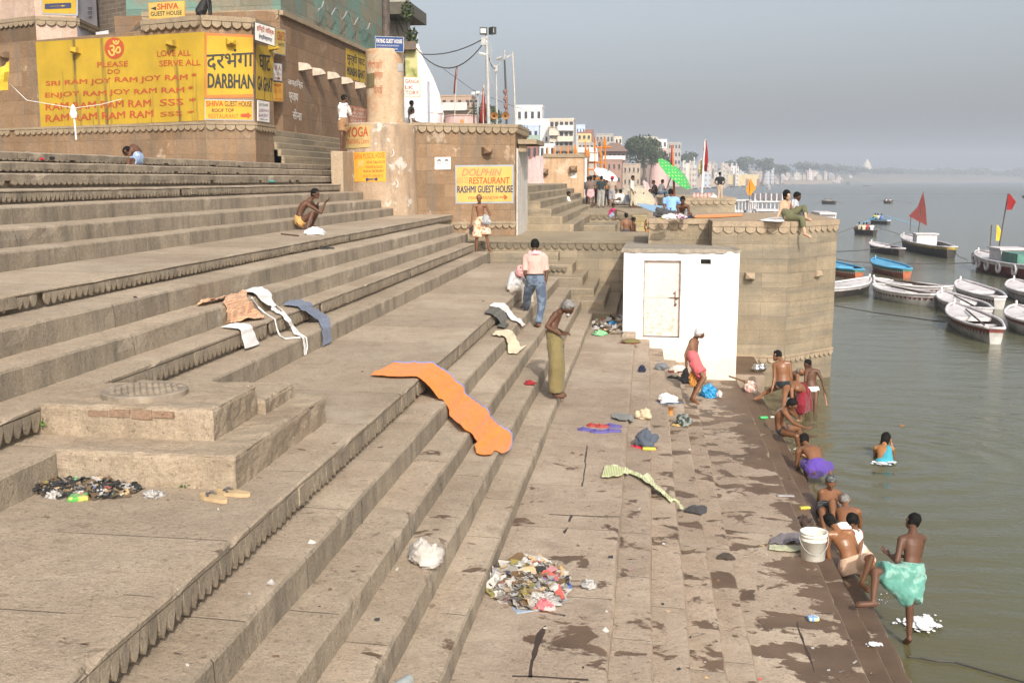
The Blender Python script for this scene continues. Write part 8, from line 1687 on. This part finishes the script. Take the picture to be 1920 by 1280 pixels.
mb = MB(); mb.box((.6, 0, .95), (1.7, 1.4, .85)); mb.box((.6, 0, 1.4), (1.9, 1.6, .08)); mb.build('cabin_box', BW_, rb); mb = MB(); mb.box((-1.6, 0, .95), (2.2, 1.5, .7)); mb.build('engine_cover', BGN, rb)
for i, s in enumerate((.95, .85, .70, .54, .38, .22)):
 for sg in (1, -1):
  x, y, z = hullpt(s, .7, L, 2.44, .71, False); mb = MB(); mb.tube([(x + math.cos(a) * .24, (y + .09) * sg, z + math.sin(a) * .26) for a in [2 * math.pi * k / 16 for k in range(17)]], .075, 0, 7); mb.build('tyre', BW_, rb, True)
mb = MB(); mb.tube([(L * .2, 0, 1.2), (L * .12, 0, 4.4)], .035, 0, 6); mb.tube([(L * .25, .3, 1.2), (L * .25, .3, 2.6)], .03, 0, 6); mb.build('flag_staff', BWD, rb)
for x0, z0, w, h, m, nm in ((L * .125, 4.4, .55, .9, RFLAG, 'red_flag'), (L * .25, 2.6, .35, .9, C('yellow_flag_cloth', (.72, .50, .05)), 'yellow_flag')):
 mb = MB(); mb.sheet([[(x0, .02, z0), (x0, -w * .2, z0)], [(x0, .0, z0 - h * .5), (x0 - .1, -w * .8, z0 - h * .5)], [(x0, 0, z0 - h), (x0, -w * .5, z0 - h)]]); o = mb.build(nm, m, rb); solidify(o, .02, 0)
SB = plane_surf((0, 0), (1, 0))
boat('white boat cut by the right edge of the photo, farther one', (1950, 574), (1900, 547), 1.8, .62, BG, BW_, BW_, BBK, BMR, .5)
boat('white boat with a red band cut by the right edge, nearer one', (1960, 636), (1904, 602), 1.8, .64, BG, BRD, BW_, BBK, None, .5, kelly=1)
def rower(root, x, y, z, rz, sk, cl, lab, S=1.6):
 p = Matrix.Rotation(root.rotation_euler.z, 3, 'Z') @ Vector((x, y, z)) + root.location
 person(lab, local_pose(p, S, rz, dict(SIT, anL=(-.12, .42, -.2), anR=(.12, .42, -.2), toL=(-.12, .56, -.25), toR=(.12, .56, -.25)), (0, 1, -.1)), sk, HBLK, clothes=cl, vox=.035, face=False, hands=False)
def oar(root, x, side, mat=BWD, L=3.2, nm='oar'):
 mb = MB(); mb.tube([(x, side * .3, 1.0), (x - .3, side * 1.0, .75), (x - .8, side * (L), .05)], .03, 0, 5); mb.box((x - .9, side * (L + .3), .0), (.2, .7, .03)); mb.build(nm, mat, root)
SHc = lambda n, c: [('trousers', GREYD, {}), ('shirt', C(n, c), dict(t0=.0))]
r1, L = boat('dark rowing boat with four passengers and two long oars', (1640, 442), (1604, 438), 1.7, .6, BBK, BBK, BWD, BWD, None, .2, name='passenger_boat'); oar(r1, .3, 1); oar(r1, .3, -1)
for x, y, c, n, lb in ((.8, .2, (.45, .38, .26), 'sand_shirt', 'passenger in a sand shirt, left in the four passenger boat'), (.1, -.2, (.45, .04, .03), 'scarlet_shirt', 'passenger in scarlet in the four passenger boat'), (-.4, .35, (.55, .5, .36), 'straw_shirt', 'passenger in straw yellow in the four passenger boat'), (-.9, -.2, (.7, .7, .7), 'bright_white_shirt', 'rower in white in the four passenger boat')): rower(r1, x, y, .32, 0, SK2, SHc(n, c), lb)
r2, L = boat('blue trimmed rowing boat with passengers beyond the four passenger boat', (1666, 421), (1634, 418), 1.8, .65, BBK, BW_, BBL, BWD, None, .2, name='passenger_boat'); oar(r2, -.8, -1, BBL); oar(r2, -.8, 1, BBL)
for x, c, n, lb in ((1.2, (.62, .52, .04), 'lemon_shirt', 'passenger in lemon yellow in the blue trimmed boat'), (.5, (.6, .55, .45), 'pale_tan_shirt', 'passenger in pale tan in the blue trimmed boat'), (-.5, (.12, .18, .42), 'cobalt_shirt', 'passenger in cobalt in the blue trimmed boat')): rower(r2, x, 0, .35, .3, SK2, SHc(n, c), lb)
r3, L = boat('distant dark rowing boat with three small figures left of midstream', (1566, 383), (1541, 382), 1.9, .75, BBK, BBK, BWD, BWD, None, .2, name='passenger_boat'); oar(r3, .5, 1); oar(r3, .5, -1)
for x in (-1, .2, 1.2): rower(r3, x, 0, .35, x, SK2, SHc('dim_shirt_%d' % int(x + 2), (.3, .25, .2)), 'dim seated figure in the distant dark rowing boat, %s' % {-1: 'rightmost', .2: 'middle', 1.2: 'leftmost'}[x])
r4, L = boat('distant rowing boat with both oars out in midstream', (1672, 382), (1658, 381.5), 2.0, .75, BWD, BWD, BWD, BWD, None, .2, name='passenger_boat'); oar(r4, .2, 1, L=5.5); oar(r4, .2, -1, L=5.5)
for x in (-.7, .6): rower(r4, x, 0, .35, x, SK2, SHc('pale_far_shirt', (.5, .45, .42)), 'pale seated figure in the midstream rowing boat, %s one' % ('right' if x < 0 else 'left'))
boat('dark boat just entering at the right frame edge', (1935, 371.5), (1917, 371), 1.9, .7, BBK, BBK, BWD, BWD, None, .2)
for i, (x, y, w, lb) in enumerate([(1441, 355, 7, 'small pale boat with an awning far off behind the man in olive trousers'), (1460, 347.5, 6, 'tiny far boat left of the river middle'), (1488, 347, 5, 'tiny far boat near the pale embankment'), (1530, 344.5, 8, 'pale far launch near the red tower'), (1554, 344, 5, 'tiny far launch right of the red tower'), (1590, 346.5, 8, 'dark far boat with a roof in the river middle'), (1625, 349, 13, 'long low far boat right of the roofed one')]):
 Y = at_z(x, y, 0).y; rt_, L = boat(lb, (x + w / 2, y), (x - w / 2, y - .05), max(1.6, Y / 1973 * w * .3), .9, BWD if i in (5, 6, 1) else BG, BG, BG, BWD, None, .3, name='far_boat')
 if i in (0, 3, 4, 5): mb = MB(); mb.box((0, 0, 1.7), (L * .5, 1.5, 1.1)); mb.build('cabin', BG if i != 5 else BWD, rt_)
for i in range(13):
 x = 1292 + i * 11 + (i * 7) % 5; y = 356 - i * .62
 boat('one of the small boats moored in a row along the far wharf', (x + 5, y), (x - 5, y - .4), 2.2, .9, [BBK, BG, BOR, BWD][i % 4], BW_, [BW_, BBL, BWD][i % 3], BWD, None, .3, name='far_boat', group='boats moored along the far wharf')
# two decked river boats moored behind the bastion
def riverboat(label, px0, px1, py_top, Y, dec, cols):
 a, b = at_y(px0, 380, Y), at_y(px1, 380, Y); L = b.x - a.x; H = at_y((px0 + px1) / 2, py_top, Y).z; root = thing('river_boat', label, 'boat', ((a.x + b.x) / 2, Y, 0)); B = 3.2; HU = H * .42; n = 14
 mb = MB()
 for sg in (1, -1):
  rows = [[(x, y * sg, z) for x, y, z in [hullpt(i / n, v, L, B, HU, True) for v in (0, .3, .7, 1)]] for i in range(n + 1)]; mb.sheet(rows if sg < 0 else rows[::-1])
 mb.build('hull', cols[0], root, True); mb = MB(); rows = [[(x, y * u, z - .02) for u in (-1, 0, 1)] for x, y, z in [hullpt(.01 + .97 * i / 12, .97, L, B, HU, True) for i in range(13)]]; mb.sheet(rows); mb.build('deck', BW_, root)
 for i in range(9):
  for sg in (1, -1):
   mb = MB(); x = -L * .42 + L * .84 * i / 8; mb.tube([(x, sg * B * .42, HU), (x, sg * B * .42, H - .1)], .05, 0, 6); mb.build('post', BW_, root)
 mb = MB(); mb.box((0, 0, H - .06), (L * .9, B * .95, .1)); mb.build('roof', BW_, root)
 for sg in (1, -1):
  mb = MB(); mb.box((0, sg * B * .43, HU + .45), (L * .86, .05, .08)); mb.box((0, sg * B * .43, HU + .9), (L * .86, .05, .08)); mb.build('rail', BW_, root)
 r = rng(int(px0)); 
 for i in range(10):
  mb = MB(); x = -L * .40 + L * .8 * i / 9; w = L * .055; c_ = rows; mb.sheet([[(x, -B * .46, HU + 1.0 + .05 * (i % 2)), (x + w, -B * .46, HU + 1.0)], [(x + .02, -B * .47, HU + .5), (x + w, -B * .45, HU + .5)], [(x, -B * .46, HU + .15), (x + w * .9, -B * .47, HU + .12)]]); o = mb.build('hung_cloth', [WHITE, WHITE, LBLUE, OFFW, WHITE, BLACKC][r.randrange(6)], root); solidify(o, .015, 0)
 if dec:
  for i in range(6): mb = MB(); x = -L * .3 + L * .14 * i; mb.box((x, 0, H + .3), (.06, B * .8, .6)); mb.build('roof_rack', BW_, root)
 return root
riverboat('white decked river boat hung with washing, moored behind the bastion', 1398, 1470, 376, 88, 1, (BW_,)); riverboat('pale blue river boat behind the white decked one', 1366, 1425, 374, 99, 0, (BBL,)); riverboat('red hulled river boat under the white decked one', 1412, 1462, 392, 80, 0, (BRD,)); riverboat('little canopied boat with a tarred bow at the bastion corner', 1528, 1562, 397, 60, 0, (BBK,))
root, t_ = post('mast_flag', 'thin mast with a small orange flag on a river boat', (1405, 400), (1406, 338), 90, .025, BWD, 'flag'); mb = MB(); c = t_ * .72; mb.sheet([[(c.x, 0, c.z + .9), (c.x + .05, 0, c.z + .9)], [(c.x - .3, .05, c.z), (c.x + .5, .1, c.z + .1)], [(c.x - .1, 0, c.z - .5), (c.x + .1, 0, c.z - .5)]]); o = mb.build('banner', OFLAG, root); solidify(o, .02, 0)
def rope(label, pts): mb = MB(); mb.tube([at_z(x, y, z) for x, y, z in pts], .022, 0, 4); tag(mb.build('mooring_rope', plain('rope_dark', (.06, .055, .045), .8)), label, 'rope')
rope('mooring rope from the bastion to the nearest white boat', [(1562, 572, .4), (1640, 586, .15), (1700, 594, .12), (1748, 601, .1), (1775, 603, .3)]); rope('mooring rope from the bastion past the tarred black boat', [(1562, 472, .9), (1610, 470, .5), (1650, 465, .6), (1700, 450, 1.0)]); rope('long mooring rope running to the red motor boat', [(1562, 485, .5), (1600, 491, .2), (1700, 495, .15), (1780, 494, .2), (1828, 493, .7)]); rope('rope hanging off the bow of the flag boat', [(1786, 470, .9), (1800, 482, .4), (1814, 487, .05)])
# ---------------------------------------------------------------- air
mb = MB(); mb.box((300, 1450, 34), (5600, 3100, 88)); hz = mb.build('haze', None or plain('haze_tmp', (1, 1, 1)))
mt = bpy.data.materials.new('river_haze'); mt.use_nodes = True; nt = mt.node_tree; nt.nodes.clear()
vo = nt.nodes.new('ShaderNodeVolumePrincipled'); vo.inputs['Density'].default_value = .00062; vo.inputs['Color'].default_value = (.76, .83, .95, 1); vo.inputs['Anisotropy'].default_value = 0
ou = nt.nodes.new('ShaderNodeOutputMaterial'); nt.links.new(vo.outputs[0], ou.inputs['Volume'])
hz.data.materials.clear(); hz.data.materials.append(mt); tag(hz, kind='stuff')
# ---------------------------------------------------------------- origins at each thing's base
for o in [o for o in COL.objects if o.parent is None and o.type == 'MESH' and o.get('kind') != 'stuff']:
 if o.location.length > 1e-6 or o.data.users > 1 or o.rotation_euler.to_matrix().to_quaternion().angle > 1e-6: continue
 vs = [v.co for v in o.data.vertices]
 if not vs: continue
 c = Vector(((min(v.x for v in vs) + max(v.x for v in vs)) / 2, (min(v.y for v in vs) + max(v.y for v in vs)) / 2, min(v.z for v in vs)))
 o.data.transform(Matrix.Translation(-c)); o.location = c
 for ch in o.children: ch.location = ch.location - c
bpy.data.scenes.remove(TMP)
